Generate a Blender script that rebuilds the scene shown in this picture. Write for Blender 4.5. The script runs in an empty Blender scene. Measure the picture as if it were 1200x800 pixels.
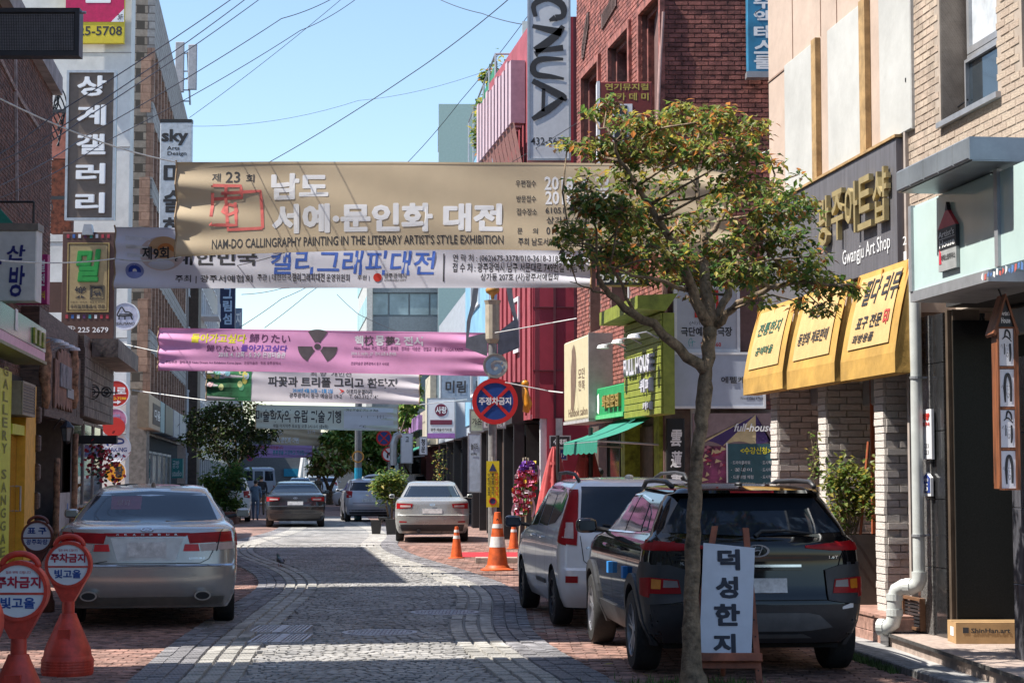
import bpy, bmesh, math, random
from math import sin, cos, tan, atan, atan2, pi, radians, sqrt
from mathutils import Vector as V, Matrix
S=bpy.context.scene
COL=S.collection
rnd=random.Random(7)
# ---------------------------------------------------------------- camera, sky, sun, exposure
FPX=2200.0;CAMH=1.66;PITCH=atan(156/FPX)
cam_d=bpy.data.cameras.new("camera");cam=bpy.data.objects.new("camera", cam_d);COL.objects.link(cam)
cam.location=(0, 0, CAMH);cam.rotation_euler=(pi/2+PITCH, 0, 0)
cam_d.sensor_width=36;cam_d.lens=FPX/1200*36;cam_d.clip_start=.1;cam_d.clip_end=6000
S.camera=cam
SUN_EL=radians(57);SUN_H=V((-0.985, -0.17, 0)).normalized()
sun_dir=V((SUN_H.x*cos(SUN_EL), SUN_H.y*cos(SUN_EL), sin(SUN_EL)))
sl=bpy.data.lights.new("sun", 'SUN');sl.energy=4.3;sl.angle=radians(.5);sl.color=(1, .95, .87)
sun=bpy.data.objects.new("sun", sl);COL.objects.link(sun)
sun.rotation_euler=(-sun_dir).to_track_quat('-Z', 'Y').to_euler();sun.location=(-20, 10, 40)
w=bpy.data.worlds.new("World");S.world=w;w.use_nodes=True
nt=w.node_tree;bg=nt.nodes['Background']
sky=nt.nodes.new('ShaderNodeTexSky');sky.sky_type='NISHITA';sky.sun_disc=False
sky.sun_elevation=SUN_EL;sky.sun_rotation=atan2(SUN_H.x, SUN_H.y)
sky.air_density=1.1;sky.dust_density=.5;sky.ozone_density=2.8
nt.links.new(sky.outputs[0], bg.inputs[0]);bg.inputs[1].default_value=.098
S.view_settings.view_transform='Standard';S.view_settings.look='None'
S.view_settings.exposure=1.2;S.view_settings.gamma=1
try:
 S.cycles.max_bounces=8;S.cycles.diffuse_bounces=4;S.cycles.transparent_max_bounces=8
except Exception:pass
# ---------------------------------------------------------------- frames
def ray(px, py):
 d=V((px-600, 0, 0))+V((0, cos(PITCH), sin(PITCH)))*FPX+V((0, -sin(PITCH), cos(PITCH)))*(400-py)
 return d
def G(px, py, z=0.0):
 d=ray(px, py);t=(z-CAMH)/d.z
 return V((0, 0, CAMH))+d*t
def AT(px, py, Y):
 d=ray(px, py);return V((0, 0, CAMH))+d*(Y/d.y)
class Frame:
 def __init__(s, o, ex, ey=V((0, 0, 1))):
  s.o=V(o);s.ex=V(ex).normalized();s.ey=V(ey).normalized();s.ez=s.ex.cross(s.ey).normalized()
 def P(s, a, b, c=0.0):return s.o+s.ex*a+s.ey*b+s.ez*c
 def px(s, px, py, c=0.0):
  d=ray(px, py);o=s.o+s.ez*c;co=V((0, 0, CAMH))
  t=(o-co).dot(s.ez)/d.dot(s.ez);h=co+d*t-o
  return h.dot(s.ex), h.dot(s.ey)
 def rect(s, x0, y0, x1, y1, c=0.0):
  a0, b1=s.px(x0, y0, c);a1, b0=s.px(x1, y1, c)
  return a0, b0, a1, b1
 def sub(s, a, b, c, yaw=0.0):
  R=Matrix.Rotation(yaw, 3, s.ey)
  return Frame(s.P(a, b, c), R@s.ex, s.ey)
def wallf(pA, pB):
 A=V((pA[0], pA[1], 0));B=V((pB[0], pB[1], 0))
 f=Frame(A, B-A);f.L=(B-A).length;return f
def facing(Y, yaw=0.0, X=0.0):
 return Frame((X, Y, 0), (cos(yaw), sin(yaw), 0))
WF=Frame((0, 0, 0), (1, 0, 0), (0, 1, 0))
# ---------------------------------------------------------------- materials
MATS={}
def mat(name, col=(.5, .5, .5), rough=.6, metal=0.0, var=.12, scale=6.0, bump=0.0, bscale=None, spec=.5, emit=0.0,
  trans=0.0, coat=0.0, col2=None, kind=None, bricks=None, stretch=None, stain=0.0):
 if name in MATS:return MATS[name]
 m=bpy.data.materials.new(name);m.use_nodes=True;MATS[name]=m
 n=m.node_tree.nodes;l=m.node_tree.links;b=n['Principled BSDF']
 b.inputs['Roughness'].default_value=rough;b.inputs['Metallic'].default_value=metal
 b.inputs['Specular IOR Level'].default_value=spec
 if coat:b.inputs['Coat Weight'].default_value=coat;b.inputs['Coat Roughness'].default_value=.03
 if trans:b.inputs['Transmission Weight'].default_value=trans
 if emit:b.inputs['Emission Color'].default_value=(*col, 1);b.inputs['Emission Strength'].default_value=emit
 tc=n.new('ShaderNodeTexCoord');src=tc.outputs['Object']
 if stretch:
  mp=n.new('ShaderNodeMapping');mp.inputs['Scale'].default_value=stretch;l.new(src, mp.inputs[0]);src=mp.outputs[0]
 no=n.new('ShaderNodeTexNoise');no.inputs['Scale'].default_value=scale;no.inputs['Detail'].default_value=6
 no.inputs['Roughness'].default_value=.65
 l.new(src, no.inputs['Vector'])
 mx=n.new('ShaderNodeMix');mx.data_type='RGBA'
 c2=col2 if col2 else tuple(max(0, c*(1-var*2.2))for c in col)
 c1=col if col2 else tuple(min(1, c*(1+var*.6))for c in col)
 mx.inputs[6].default_value=(*c1, 1);mx.inputs[7].default_value=(*c2, 1)
 rp=n.new('ShaderNodeMapRange');rp.inputs[1].default_value=.35;rp.inputs[2].default_value=.7
 l.new(no.outputs['Fac'], rp.inputs[0]);l.new(rp.outputs[0], mx.inputs[0])
 outc=mx.outputs[2]
 if bricks:
  mc, bw, rh, ms, axis=bricks
  bt=n.new('ShaderNodeTexBrick');bt.inputs['Scale'].default_value=1;bt.inputs['Brick Width'].default_value=bw
  bt.inputs['Row Height'].default_value=rh;bt.inputs['Mortar Size'].default_value=ms
  bt.inputs['Color1'].default_value=(1, 1, 1, 1);bt.inputs['Color2'].default_value=(.72, .7, .7, 1);bt.inputs['Mortar'].default_value=(0, 0, 0, 1)
  bt.inputs['Mortar Smooth'].default_value=.1
  sx=n.new('ShaderNodeSeparateXYZ');cb=n.new('ShaderNodeCombineXYZ');l.new(tc.outputs['Object'], sx.inputs[0])
  ax={'xz':(0, 2), 'yz':(1, 2), 'xy':(0, 1)}[axis]
  l.new(sx.outputs[ax[0]], cb.inputs[0]);l.new(sx.outputs[ax[1]], cb.inputs[1]);l.new(cb.outputs[0], bt.inputs[0])
  mu=n.new('ShaderNodeMix');mu.data_type='RGBA';mu.blend_type='MULTIPLY';mu.inputs[0].default_value=1
  l.new(outc, mu.inputs[6]);l.new(bt.outputs['Color'], mu.inputs[7])
  m2=n.new('ShaderNodeMix');m2.data_type='RGBA';m2.inputs[7].default_value=(*mc, 1)
  l.new(bt.outputs['Fac'], m2.inputs[0]);l.new(mu.outputs[2], m2.inputs[6]);outc=m2.outputs[2]
 if stain:
  ge=n.new('ShaderNodeNewGeometry');ns=n.new('ShaderNodeTexNoise');ns.inputs['Scale'].default_value=.9;ns.inputs['Detail'].default_value=8;ns.inputs['Roughness'].default_value=.72;l.new(ge.outputs['Position'], ns.inputs['Vector'])
  ms_=n.new('ShaderNodeMapRange');ms_.inputs[1].default_value=.38;ms_.inputs[2].default_value=.66;ms_.inputs[3].default_value=1.0;ms_.inputs[4].default_value=1-stain;l.new(ns.outputs['Fac'], ms_.inputs[0])
  mm=n.new('ShaderNodeMix');mm.data_type='RGBA';mm.blend_type='MULTIPLY';mm.inputs[0].default_value=1;l.new(outc, mm.inputs[6]);l.new(ms_.outputs[0], mm.inputs[7]);outc=mm.outputs[2]
 l.new(outc, b.inputs['Base Color'])
 if bump or bricks:
  bp=n.new('ShaderNodeBump');bp.inputs['Strength'].default_value=max(bump, .25);bp.inputs['Distance'].default_value=.02
  if bricks and not bump:
   inv=n.new('ShaderNodeMath');inv.operation='SUBTRACT';inv.inputs[0].default_value=1;l.new(bt.outputs['Fac'], inv.inputs[1]);l.new(inv.outputs[0], bp.inputs['Height'])
  else:
   n2=n.new('ShaderNodeTexNoise');n2.inputs['Scale'].default_value=bscale or scale*4;n2.inputs['Detail'].default_value=8
   l.new(src, n2.inputs['Vector']);l.new(n2.outputs['Fac'], bp.inputs['Height'])
  l.new(bp.outputs[0], b.inputs['Normal'])
 if not metal or rough>.2:
  rr=n.new('ShaderNodeMapRange');rr.inputs[3].default_value=rough*.85;rr.inputs[4].default_value=min(1, rough*1.15)
  l.new(no.outputs['Fac'], rr.inputs[0]);l.new(rr.outputs[0], b.inputs['Roughness'])
 return m
def paint(name, col, **k):
 k.setdefault('rough', .25);k.setdefault('coat', .6);k.setdefault('var', .03);return mat(name, col, **k)
# ---------------------------------------------------------------- mesh builder
class MB:
 def __init__(s):s.v=[];s.f=[];s.m=[];s.mi=0
 def add(s, vs, fs, mi=None):
  k=len(s.v);s.v.extend([tuple(p)for p in vs]);s.f.extend([tuple(i+k for i in f)for f in fs])
  s.m.extend([s.mi if mi is None else mi]*len(fs));return s
 def box(s, a0, a1, b0, b1, c0, c1, fr=None, mi=None):
  fr=fr or WF
  vs=[fr.P(a, b, c)for c in(c0, c1)for b in(b0, b1)for a in(a0, a1)]
  return s.add(vs, [(0, 2, 3, 1), (4, 5, 7, 6), (0, 1, 5, 4), (2, 6, 7, 3), (0, 4, 6, 2), (1, 3, 7, 5)], mi)
 def bev(s, a0, a1, b0, b1, c0, c1, d, fr=None, mi=None):
  fr=fr or WF
  vs=[fr.P(a, b, c0)for b in(b0, b1)for a in(a0, a1)]+[fr.P(a, b, c1-d)for b in(b0, b1)for a in(a0, a1)]+[fr.P(a, b, c1)for b in(b0+d, b1-d)for a in(a0+d, a1-d)]
  q=[(0, 2, 3, 1), (8, 9, 11, 10)]
  for o in(0, 4):q+=[(o, o+1, o+5, o+4), (o+1, o+3, o+7, o+5), (o+3, o+2, o+6, o+7), (o+2, o, o+4, o+6)]
  return s.add(vs, q, mi)
 def poly(s, pts, c0, c1, fr=None, mi=None):
  fr=fr or WF;n=len(pts)
  vs=[fr.P(a, b, c0)for a, b in pts]+[fr.P(a, b, c1)for a, b in pts]
  fs=[tuple(range(n))[::-1], tuple(range(n, 2*n))]+[(i, (i+1)%n, n+(i+1)%n, n+i)for i in range(n)]
  return s.add(vs, fs, mi)
 def tube(s, path, r, n=8, mi=None, cap=True):
  path=[V(p)for p in path];rs=r if isinstance(r, (list, tuple))else[r]*len(path)
  vs=[];k=len(path)
  up=V((0, 0, 1));t0=(path[1]-path[0]).normalized()
  if abs(t0.z)>.9:up=V((1, 0, 0))
  a=t0.cross(up).normalized()
  for i, p in enumerate(path):
   t=(path[min(i+1, k-1)]-path[max(i-1, 0)]).normalized()
   a=(a-t*a.dot(t))
   a=a.normalized()if a.length>1e-6 else t.orthogonal().normalized()
   b=t.cross(a)
   for j in range(n):
    th=2*pi*j/n;vs.append(p+(a*cos(th)+b*sin(th))*rs[i])
  fs=[(i*n+j, i*n+(j+1)%n, (i+1)*n+(j+1)%n, (i+1)*n+j)for i in range(k-1)for j in range(n)]
  if cap:fs+=[tuple(range(n))[::-1], tuple(range((k-1)*n, k*n))]
  return s.add(vs, fs, mi)
 def lathe(s, prof, fr, n=24, mi=None, sq=0.0):
  vs=[];k=len(prof)
  for r, h in prof:
   for j in range(n):
    th=2*pi*j/n;rr=r
    if sq:rr=r/(abs(cos(th))**4+abs(sin(th))**4)**.25*(1-sq*0)if sq>.5 else r
    vs.append(fr.P(rr*cos(th), h, rr*sin(th)))
  fs=[(i*n+j, i*n+(j+1)%n, (i+1)*n+(j+1)%n, (i+1)*n+j)for i in range(k-1)for j in range(n)]
  fs+=[tuple(range(n)), tuple(range((k-1)*n, k*n))[::-1]]
  return s.add(vs, fs, mi)
 def disc(s, a, b, r, c0, c1, fr, n=28, mi=None, rb=None):
  rb=rb or r
  return s.poly([(a+r*cos(2*pi*i/n), b+rb*sin(2*pi*i/n))for i in range(n)], c0, c1, fr, mi)
 def ring(s, a, b, r0, r1, c0, c1, fr, n=28, mi=None):
  vs=[]
  for(r, c)in((r0, c0), (r0, c1), (r1, c1), (r1, c0)):
   vs+=[fr.P(a+r*cos(2*pi*i/n), b+r*sin(2*pi*i/n), c)for i in range(n)]
  fs=[(k*n+i, k*n+(i+1)%n, ((k+1)%4)*n+(i+1)%n, ((k+1)%4)*n+i)for k in range(4)for i in range(n)]
  return s.add(vs, fs, mi)
 def grid(s, fn, nu, nv, mi=None, u0=0, u1=1, v0=0, v1=1):
  vs=[fn(u0+(u1-u0)*i/nu, v0+(v1-v0)*j/nv)for j in range(nv+1)for i in range(nu+1)]
  fs=[(j*(nu+1)+i, j*(nu+1)+i+1, (j+1)*(nu+1)+i+1, (j+1)*(nu+1)+i)for j in range(nv)for i in range(nu)]
  return s.add(vs, fs, mi)
 def ball(s, c, r, n=10, m=7, sc=(1, 1, 1), mi=None):
  c=V(c);vs=[]
  for j in range(m+1):
   ph=pi*j/m
   for i in range(n):th=2*pi*i/n;vs.append(c+V((sin(ph)*cos(th)*sc[0], sin(ph)*sin(th)*sc[1], cos(ph)*sc[2]))*r)
  return s.add(vs, [(j*n+i, j*n+(i+1)%n, (j+1)*n+(i+1)%n, (j+1)*n+i)for j in range(m)for i in range(n)], mi)
 def frame(s, a0, a1, b0, b1, t, c0, c1, fr, mi=None):
  s.box(a0, a1, b0, b0+t, c0, c1, fr, mi);s.box(a0, a1, b1-t, b1, c0, c1, fr, mi)
  s.box(a0, a0+t, b0+t, b1-t, c0, c1, fr, mi);s.box(a1-t, a1, b0+t, b1-t, c0, c1, fr, mi);return s
 def build(s, name, mats, parent=None, smooth=None, base=None):
  me=bpy.data.meshes.new(name)
  off=V((0, 0, 0))
  if parent is not None:off=root_off(parent)
  elif base is not None:off=V(base)
  elif s.v:
   xs=[p[0]for p in s.v];ys=[p[1]for p in s.v];zs=[p[2]for p in s.v]
   off=V(((min(xs)+max(xs))/2, (min(ys)+max(ys))/2, min(zs)))
  me.from_pydata([(p[0]-off.x, p[1]-off.y, p[2]-off.z)for p in s.v], [], s.f)
  if not isinstance(mats, (list, tuple)):mats=[mats]
  for q in mats:me.materials.append(q)
  if any(s.m):me.polygons.foreach_set('material_index', s.m)
  if smooth:
   me.polygons.foreach_set('use_smooth', [True]*len(me.polygons))
   if smooth<3:me.set_sharp_from_angle(angle=smooth)
  me.update()
  o=bpy.data.objects.new(name, me);COL.objects.link(o)
  if parent is not None:o.parent=parent
  else:o.location=off
  return o
ROOTS={}
def root_off(o):
 while o.parent is not None:o=o.parent
 return ROOTS.get(o.name, V((0, 0, 0)))
def tag(o, label, cat, group=None):
 o['label']=label;o['category']=cat
 if group:o['group']=group
 return o
def thing(name, label, cat, loc=(0, 0, 0), group=None, world=True, rz=0.0):
 o=bpy.data.objects.new(name, None);COL.objects.link(o);o.empty_display_size=.2
 o.location=loc;o.rotation_euler=(0, 0, rz)
 if world:ROOTS[o.name]=V(loc)
 return tag(o, label, cat, group)
def struct(o, k='structure'):o['kind']=k;return o
def copy_tree(o, parent=None):
 c=o.copy();COL.objects.link(c)
 if parent is not None:c.parent=parent
 for ch in list(o.children):copy_tree(ch, c)
 return c
def pieces(items, name, parent, mats, nvar=6, limit=300, shape=None, key=None, stuffname=None):
 """items: (frame, sx, sy, sz, mi, near) oriented pieces; the nearest `limit` are objects sharing meshes, the rest one mesh"""
 items=sorted(items, key=lambda t:t[5])if items and items[0][5]is not None else items
 off=root_off(parent);cache={}
 for(fr, sx, sy, sz, mi, _)in items[:limit]:
  ck=(mi, rnd.randrange(nvar))
  if ck not in cache:
   b=MB();shape(b, WF, 1, 1, 1, 0);me_o=b.build(name, mats[mi], None, base=(0, 0, 0));cache[ck]=me_o.data;bpy.data.objects.remove(me_o)
  o=bpy.data.objects.new(name,cache[ck]);COL.objects.link(o);o.parent=parent
  M=Matrix((fr.ex*sx,fr.ey*sy,fr.ez*sz)).transposed().to_4x4();M.translation=fr.o-off
  o.matrix_local=M
 rest=items[limit:]
 if rest:
  b=MB()
  for(fr,sx,sy,sz,mi,_)in rest:shape(b,fr,sx,sy,sz,mi)
  struct(b.build(stuffname or name,mats,parent),'stuff')
def stone_shape(b,fr,sx,sy,sz,mi):
 j=lambda:1+rnd.uniform(-.06,.06)
 x,y=sx/2,sy/2;k=.87
 vs=[fr.P(-x*j(),-y*j(),0),fr.P(x*j(),-y*j(),0),fr.P(x*j(),y*j(),0),fr.P(-x*j(),y*j(),0),
          fr.P(-x*k,-y*k,sz),fr.P(x*k,-y*k,sz),fr.P(x*k,y*k,sz),fr.P(-x*k,y*k,sz)]
 b.add(vs,[(4,5,6,7),(0,1,5,4),(1,2,6,5),(2,3,7,6),(3,0,4,7)],mi)
def brick_shape(b,fr,sx,sy,sz,mi):
 j=lambda:1+rnd.uniform(-.02,.02)
 x,y=sx/2,sy/2;kx=.96;ky=.9
 vs=[fr.P(-x,-y,0),fr.P(x,-y,0),fr.P(x,y,0),fr.P(-x,y,0),
          fr.P(-x*kx,-y*ky,sz*j()),fr.P(x*kx,-y*ky,sz*j()),fr.P(x*kx,y*ky,sz*j()),fr.P(-x*kx,y*ky,sz*j())]
 b.add(vs,[(4,5,6,7),(0,1,5,4),(1,2,6,5),(2,3,7,6),(3,0,4,7)],mi)
# ---------------------------------------------------------------- lettering
TXT={}
TMP=bpy.data.scenes.new("scratch");TCOL=TMP.collection
def evaluated(o):
 with bpy.context.temp_override(scene=TMP,view_layer=TMP.view_layers[0]):
  TMP.view_layers[0].update();dg=bpy.context.evaluated_depsgraph_get()
  return bpy.data.meshes.new_from_object(o.evaluated_get(dg))
WARM='☎いたり印園夢房書核樂歸蓮雲가간감강개갤거경계고공과관광교구국그극금기길꽂꽃나남년념놀니다단담대댄덕던데도돌동되드라락랑래러럽력로론료류리린림립마막만매모목몽무문뮤미민밀방번법벨보복부북불뷔빛사산상샵서석선섬성세소속수술스습승시식신실싶아암액야약양어었에여역연열영예오온옴요용우운웅워원월위유은을음의이인일입자장재전점접정제조주지진집차참채처철청체총최층카캘컬케콘쿨크타탁터테토통트티파판페펠편표품픈플피필하학한합핵행향허험협호홍화환황회후훈흡희'
def warm():
 cu=bpy.data.curves.new('t','FONT');cu.body=WARM;o=bpy.data.objects.new('t',cu);TCOL.objects.link(o);evaluated(o)
warm()
def glyphs(s,bold=0.0,shear=0.0,align='LEFT',space=1.0,line=1.0,res=2):
 key=(s,bold,shear,align,space,line,res)
 if key in TXT:return TXT[key]
 cu=bpy.data.curves.new('t','FONT');cu.body=s;cu.size=1;cu.resolution_u=res;cu.offset=bold;cu.shear=shear
 cu.align_x=align;cu.space_character=space;cu.space_line=line;cu.fill_mode='FRONT'
 o=bpy.data.objects.new('t',cu);TCOL.objects.link(o);me=evaluated(o)
 vs=[(v.co.x,v.co.y)for v in me.vertices];fs=[tuple(p.vertices)for p in me.polygons]
 bpy.data.objects.remove(o);bpy.data.meshes.remove(me);bpy.data.curves.remove(cu)
 if vs:
  x0=min(p[0]for p in vs);x1=max(p[0]for p in vs);y0=min(p[1]for p in vs);y1=max(p[1]for p in vs)
  W=x1-x0 or 1;H=y1-y0 or 1
  vs=[((p[0]-x0)/W,(p[1]-y0)/H)for p in vs];TXT[key]=(vs,fs,W,H)
 else:TXT[key]=([],[],1,1)
 return TXT[key]
def text(mb,s,a0,b0,a1,b1,c,fr=None,fn=None,mi=None,depth=0.0,**k):
 """fit the words into the rectangle; fn(a,b)->point overrides the frame (cloth)"""
 bold=.012+(k.get('bold',0)-.012)*.55
 if bold>.016:
  k=dict(k);k['bold']=.014;_,_,gw,gh=glyphs(s,**k);dx=min(.2,(bold-.012)/gw)*(a1-a0);dy=min(.2,(bold-.012)/gh)*(b1-b0)
  q=5 if bold<.035 else 9;e=.00012 if fn else.0003 if not depth else.0011
  for i in range(q):
   th=2*pi*i/(q-1)+.4;r=1 if i else 0
   text(mb,s,a0+dx*(1+r*cos(th)),b0+dy*(1+r*sin(th)),a1-dx*(1-r*cos(th)),b1-dy*(1-r*sin(th)),c+i*e*(-1 if depth else 1),fr,fn,mi,depth,**k)
  return
 vs,fs,gw,gh=glyphs(s,**k)
 if not vs:return
 m=[(a0+u*(a1-a0),b0+v*(b1-b0))for u,v in vs]
 P=(lambda a,b,cc:fn(a,b,cc))if fn else(lambda a,b,cc:fr.P(a,b,cc))
 top=[P(a,b,c+depth)for a,b in m]
 mb.add(top,fs,mi)
 if depth:
  bot=[P(a,b,c)for a,b in m];n=len(m)
  cnt={}
  for f in fs:
   for i in range(len(f)):
    e=(f[i],f[(i+1)%len(f)]);kk=(min(e),max(e));cnt.setdefault(kk,[]).append(e)
  sides=[(e[0][1],e[0][0],e[0][0]+n,e[0][1]+n)for kk,e in cnt.items()if len(e)==1]
  mb.add(top+bot,sides,mi)
def vtext(mb,s,a0,b0,a1,b1,c,fr,gap=.12,mi=None,depth=0.0,**k):
 n=len(s);H=(b1-b0)/(n+gap*(n-1))
 for i,ch in enumerate(s):
  t=b1-i*H*(1+gap);text(mb,ch,a0,t-H,a1,t,c,fr,mi=mi,depth=depth,**k)
def strokes(mb,lines,a0,b0,a1,b1,c,fr=None,fn=None,mi=None,w=.06,hard=False,asp=(1,1)):
 """brush strokes: polylines of (u,v[,width]) in a unit square"""
 P=(lambda a,b,cc:fn(a,b,cc))if fn else(lambda a,b,cc:fr.P(a,b,cc))
 P0=P;P=lambda a,b,cc:P0(a/asp[0],b/asp[1],cc)
 a0*=asp[0];a1*=asp[0];b0*=asp[1];b1*=asp[1];W=a1-a0;H=b1-b0
 for ln in lines:
  pts=[(a0+p[0]*W,b0+p[1]*H,(p[2]if len(p)>2 else w)*min(abs(W),abs(H))/2)for p in ln]
# round the polyline off
  q=[]
  for i in range(len(pts)-1):
   for k in range(4):
    t=k/4;p1=pts[i];p2=pts[i+1];p0=pts[max(i-1,0)];p3=pts[min(i+2,len(pts)-1)]
    if hard:q.append(tuple(p1[d]+(p2[d]-p1[d])*t for d in range(3)));continue
    q.append(tuple(.5*((2*p1[d])+(-p0[d]+p2[d])*t+(2*p0[d]-5*p1[d]+4*p2[d]-p3[d])*t*t+(-p0[d]+3*p1[d]-3*p2[d]+p3[d])*t**3)for d in range(3)))
  q.append(pts[-1]);L=[];R=[]
  for i,(x,y,r)in enumerate(q):
   x1,y1,_=q[min(i+1,len(q)-1)];x0,y0,_=q[max(i-1,0)]
   dx,dy=x1-x0,y1-y0;d=sqrt(dx*dx+dy*dy)or 1
   L.append(P(x-dy/d*r,y+dx/d*r,c));R.append(P(x+dy/d*r,y-dx/d*r,c))
  n=len(q);mb.add(L+R,[(i,i+1,n+i+1,n+i)for i in range(n-1)],mi)
def words(name,parent,m,calls,fr=None,fn=None,depth=0.0,c=.01,**k0):
 """several lines of lettering of one colour as one part; calls = (text,a0,b0,a1,b1[,opts])"""
 b=MB()
 for q in calls:
  o=dict(k0);o.update(q[5]if len(q)>5 else{})
  text(b,q[0],q[1],q[2],q[3],q[4],c,fr,fn,depth=depth,**o)
 return b.build(name,m,parent)
# ================================================================ GROUND, ROAD, PAVEMENTS
M_mortar=mat('paver_joint_sand',(.25,.235,.215),.95,bump=.4,scale=20)
M_cobA=mat('grey_cobble',(.40,.385,.365),.8,var=.22,scale=9,bump=.4,bscale=60,stain=.42)
M_cobB=mat('grey_cobble_dark',(.36,.35,.34),.8,var=.22,scale=9,bump=.4,bscale=60,stain=.42)
M_cobL=mat('pale_border_stone',(.47,.45,.41),.8,var=.3,scale=7,bump=.4,bscale=60,stain=.42)
M_cobD=mat('dark_border_stone',(.28,.27,.28),.8,var=.35,scale=7,bump=.4,bscale=60,stain=.42)
M_brA=mat('red_paver',(.42,.235,.185),.85,var=.4,scale=6,bump=.3,bscale=80,stain=.45)
M_brB=mat('brown_paver',(.34,.20,.16),.85,var=.4,scale=6,bump=.3,bscale=80,stain=.45)
M_brC=mat('grey_pink_paver',(.42,.32,.27),.85,var=.35,scale=6,bump=.3,bscale=80,stain=.45)
M_gfar=mat('ground_brick_far',(.42,.25,.2),.9,var=.3,scale=1.5,stain=.4,bricks=((.15,.11,.1),.2,.1,.008,'xy'))
M_rfar=mat('road_cobble_far',(.41,.40,.38),.85,var=.4,scale=2.5,stain=.4,bricks=((.25,.24,.24),.12,.11,.012,'xy'))
M_asph=mat('asphalt',(.07,.07,.075),.9,var=.2,bump=.3,scale=30)
M_land=mat('distant_ground',(.16,.155,.15),.95,var=.2)
g=MB();g.box(-2500,2500,-40,4000,-.9,-.012);g.build('ground',M_land,base=(0,0,0));struct(bpy.data.objects['ground'])
def curve_pts(px):
 pts=[G(*p)for p in px];pts.sort(key=lambda p:p.y);return[(p.y,p.x)for p in pts]
def interp(tab,y):
 if y<=tab[0][0]:return tab[0][1]
 for(y0,x0),(y1,x1)in zip(tab,tab[1:]):
  if y<=y1:
   t=(y-y0)/(y1-y0);return x0+(x1-x0)*t
 return tab[-1][1]
# light border strip of the cobbled carriageway: centre line on each side
Lraw=curve_pts([(228,820),(250,797),(275,760),(305,733),(335,708),(354,692),(352,681),(338,671),(312,661),(286,652),(282,644),(296,636),(330,628),(352,620),(348,612),(344,604)])
Rraw=curve_pts([(650,820),(618,798),(590,778),(566,760),(553,745),(552,730),(556,715),(558,703),(548,690),(524,679),(492,667),(452,654),(434,644),(434,637),(446,630),(440,622),(420,614),(406,604)])
def smooth_tab(tab,w=1.2):
 out=[];y=tab[0][0]-3
 while y<75:
  s=0;n=0
  for k in range(-4,5):
   s+=interp(tab,y+k*w/4*(1+max(0,y-25)*.05));n+=1
  out.append((y,s/n));y+=.25
 return out
Lc=smooth_tab(Lraw);Rc=smooth_tab(Rraw)
ZN=44
# sand bed + far surfaces as stacked sheets
def sheet(name,xl,xr,y0,y1,z,m,step=.5,parent=None):
 b=MB();vs=[];n=int((y1-y0)/step)
 for i in range(n+1):
  y=y0+(y1-y0)*i/n;a=xl(y);c=xr(y)
  vs+=[(a,y,z),(c,y,z)]
 b.add(vs,[(2*i,2*i+1,2*i+3,2*i+2)for i in range(n)])
 return b.build(name,m,parent,base=(0,0,0))
road=sheet('road',lambda y:interp(Lc,y)-.62,lambda y:interp(Rc,y)+.62,9,74,.016,M_mortar)
struct(road)
pave=sheet('pavement',lambda y:-14,lambda y:9,2,130,0.010,M_mortar);struct(pave)
sheet('brick_surface',lambda y:-14,lambda y:9,ZN,130,.020,M_gfar,1.0,pave)
sheet('brick_surface',lambda y:-14,lambda y:9,2,9.5,.020,M_gfar,1.0,pave)
sheet('cobble_surface',lambda y:interp(Lc,y),lambda y:interp(Rc,y),ZN,74,.030,M_rfar,.5,road)
for side,tab in((-1,Lc),(1,Rc)):
 lo=lambda y,d0,tab=tab,side=side:interp(tab,y)+side*d0
 f2=(lambda d0,d1:((lambda y:min(lo(y,d0),lo(y,d1))),(lambda y:max(lo(y,d0),lo(y,d1)))))
 a,b_=f2(-.25,.22);sheet('border_surface',a,b_,ZN,74,.034,mat('pale_border_far',(.47,.45,.41),.85,var=.3,scale=3,bricks=((.2,.2,.2),.16,.2,.01,'xy')),.5,road)
 a,b_=f2(.22,.62);sheet('border_surface',a,b_,ZN,74,.034,mat('dark_border_far',(.28,.27,.28),.85,var=.3,scale=3,bricks=((.1,.1,.1),.16,.2,.01,'xy')),.5,road)
asph=sheet('far_road',lambda y:-13,lambda y:4,130,900,.006,M_asph,20);struct(asph)
def flat(x,y,yaw=0.0,z=.006):
 return Frame((x,y,z),(cos(yaw),sin(yaw),0),(-sin(yaw),cos(yaw),0))
skip=[]
def drain_rect(px0,py0,px1,py1):
 a=G(px0,py1);b=G(px1,py0);return(a.x,b.x,a.y,b.y)
grA=drain_rect(290,735.5,367,744);grB=drain_rect(290,746,367,755.5)
mh1=(G(445,744),.40);mh2=(G(521,720),.42)
def blocked(x,y):
 for r in(grA,grB):
  if r[0]-.08<x<r[1]+.08 and r[2]-.06<y<r[3]+.06:return True
 for c,r in(mh1,mh2):
  if(x-c.x)**2+(y-c.y)**2<(r+.07)**2:return True
 return False
# border stones along the curves
it=[]
for side,tab in((-1,Lc),(1,Rc)):
 for k,d in enumerate((-.17,-.01,.15,.30,.44,.57)):
  y=13.2
  while y<ZN:
   x=interp(tab,y)+side*d;x2=interp(tab,y+.1)+side*d
   ang=atan2(x2-x,.1);ln=.2 if k<3 else.17
   step=ln*cos(ang)+.002
# offset normal to the curve
   nx=interp(tab,y)+side*d/max(.45,cos(ang))
   ym=y+step/2;xm=(interp(tab,ym)+side*d/max(.45,cos(ang)))
   if not blocked(xm,ym):
    it.append((flat(xm,ym,-ang),.138,ln-.012,.034+rnd.uniform(-.004,.006),0 if k<3 else 1,ym))
   y+=step
pieces(it,'border_stone',road,[M_cobL,M_cobD],shape=stone_shape,limit=280)
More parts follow.
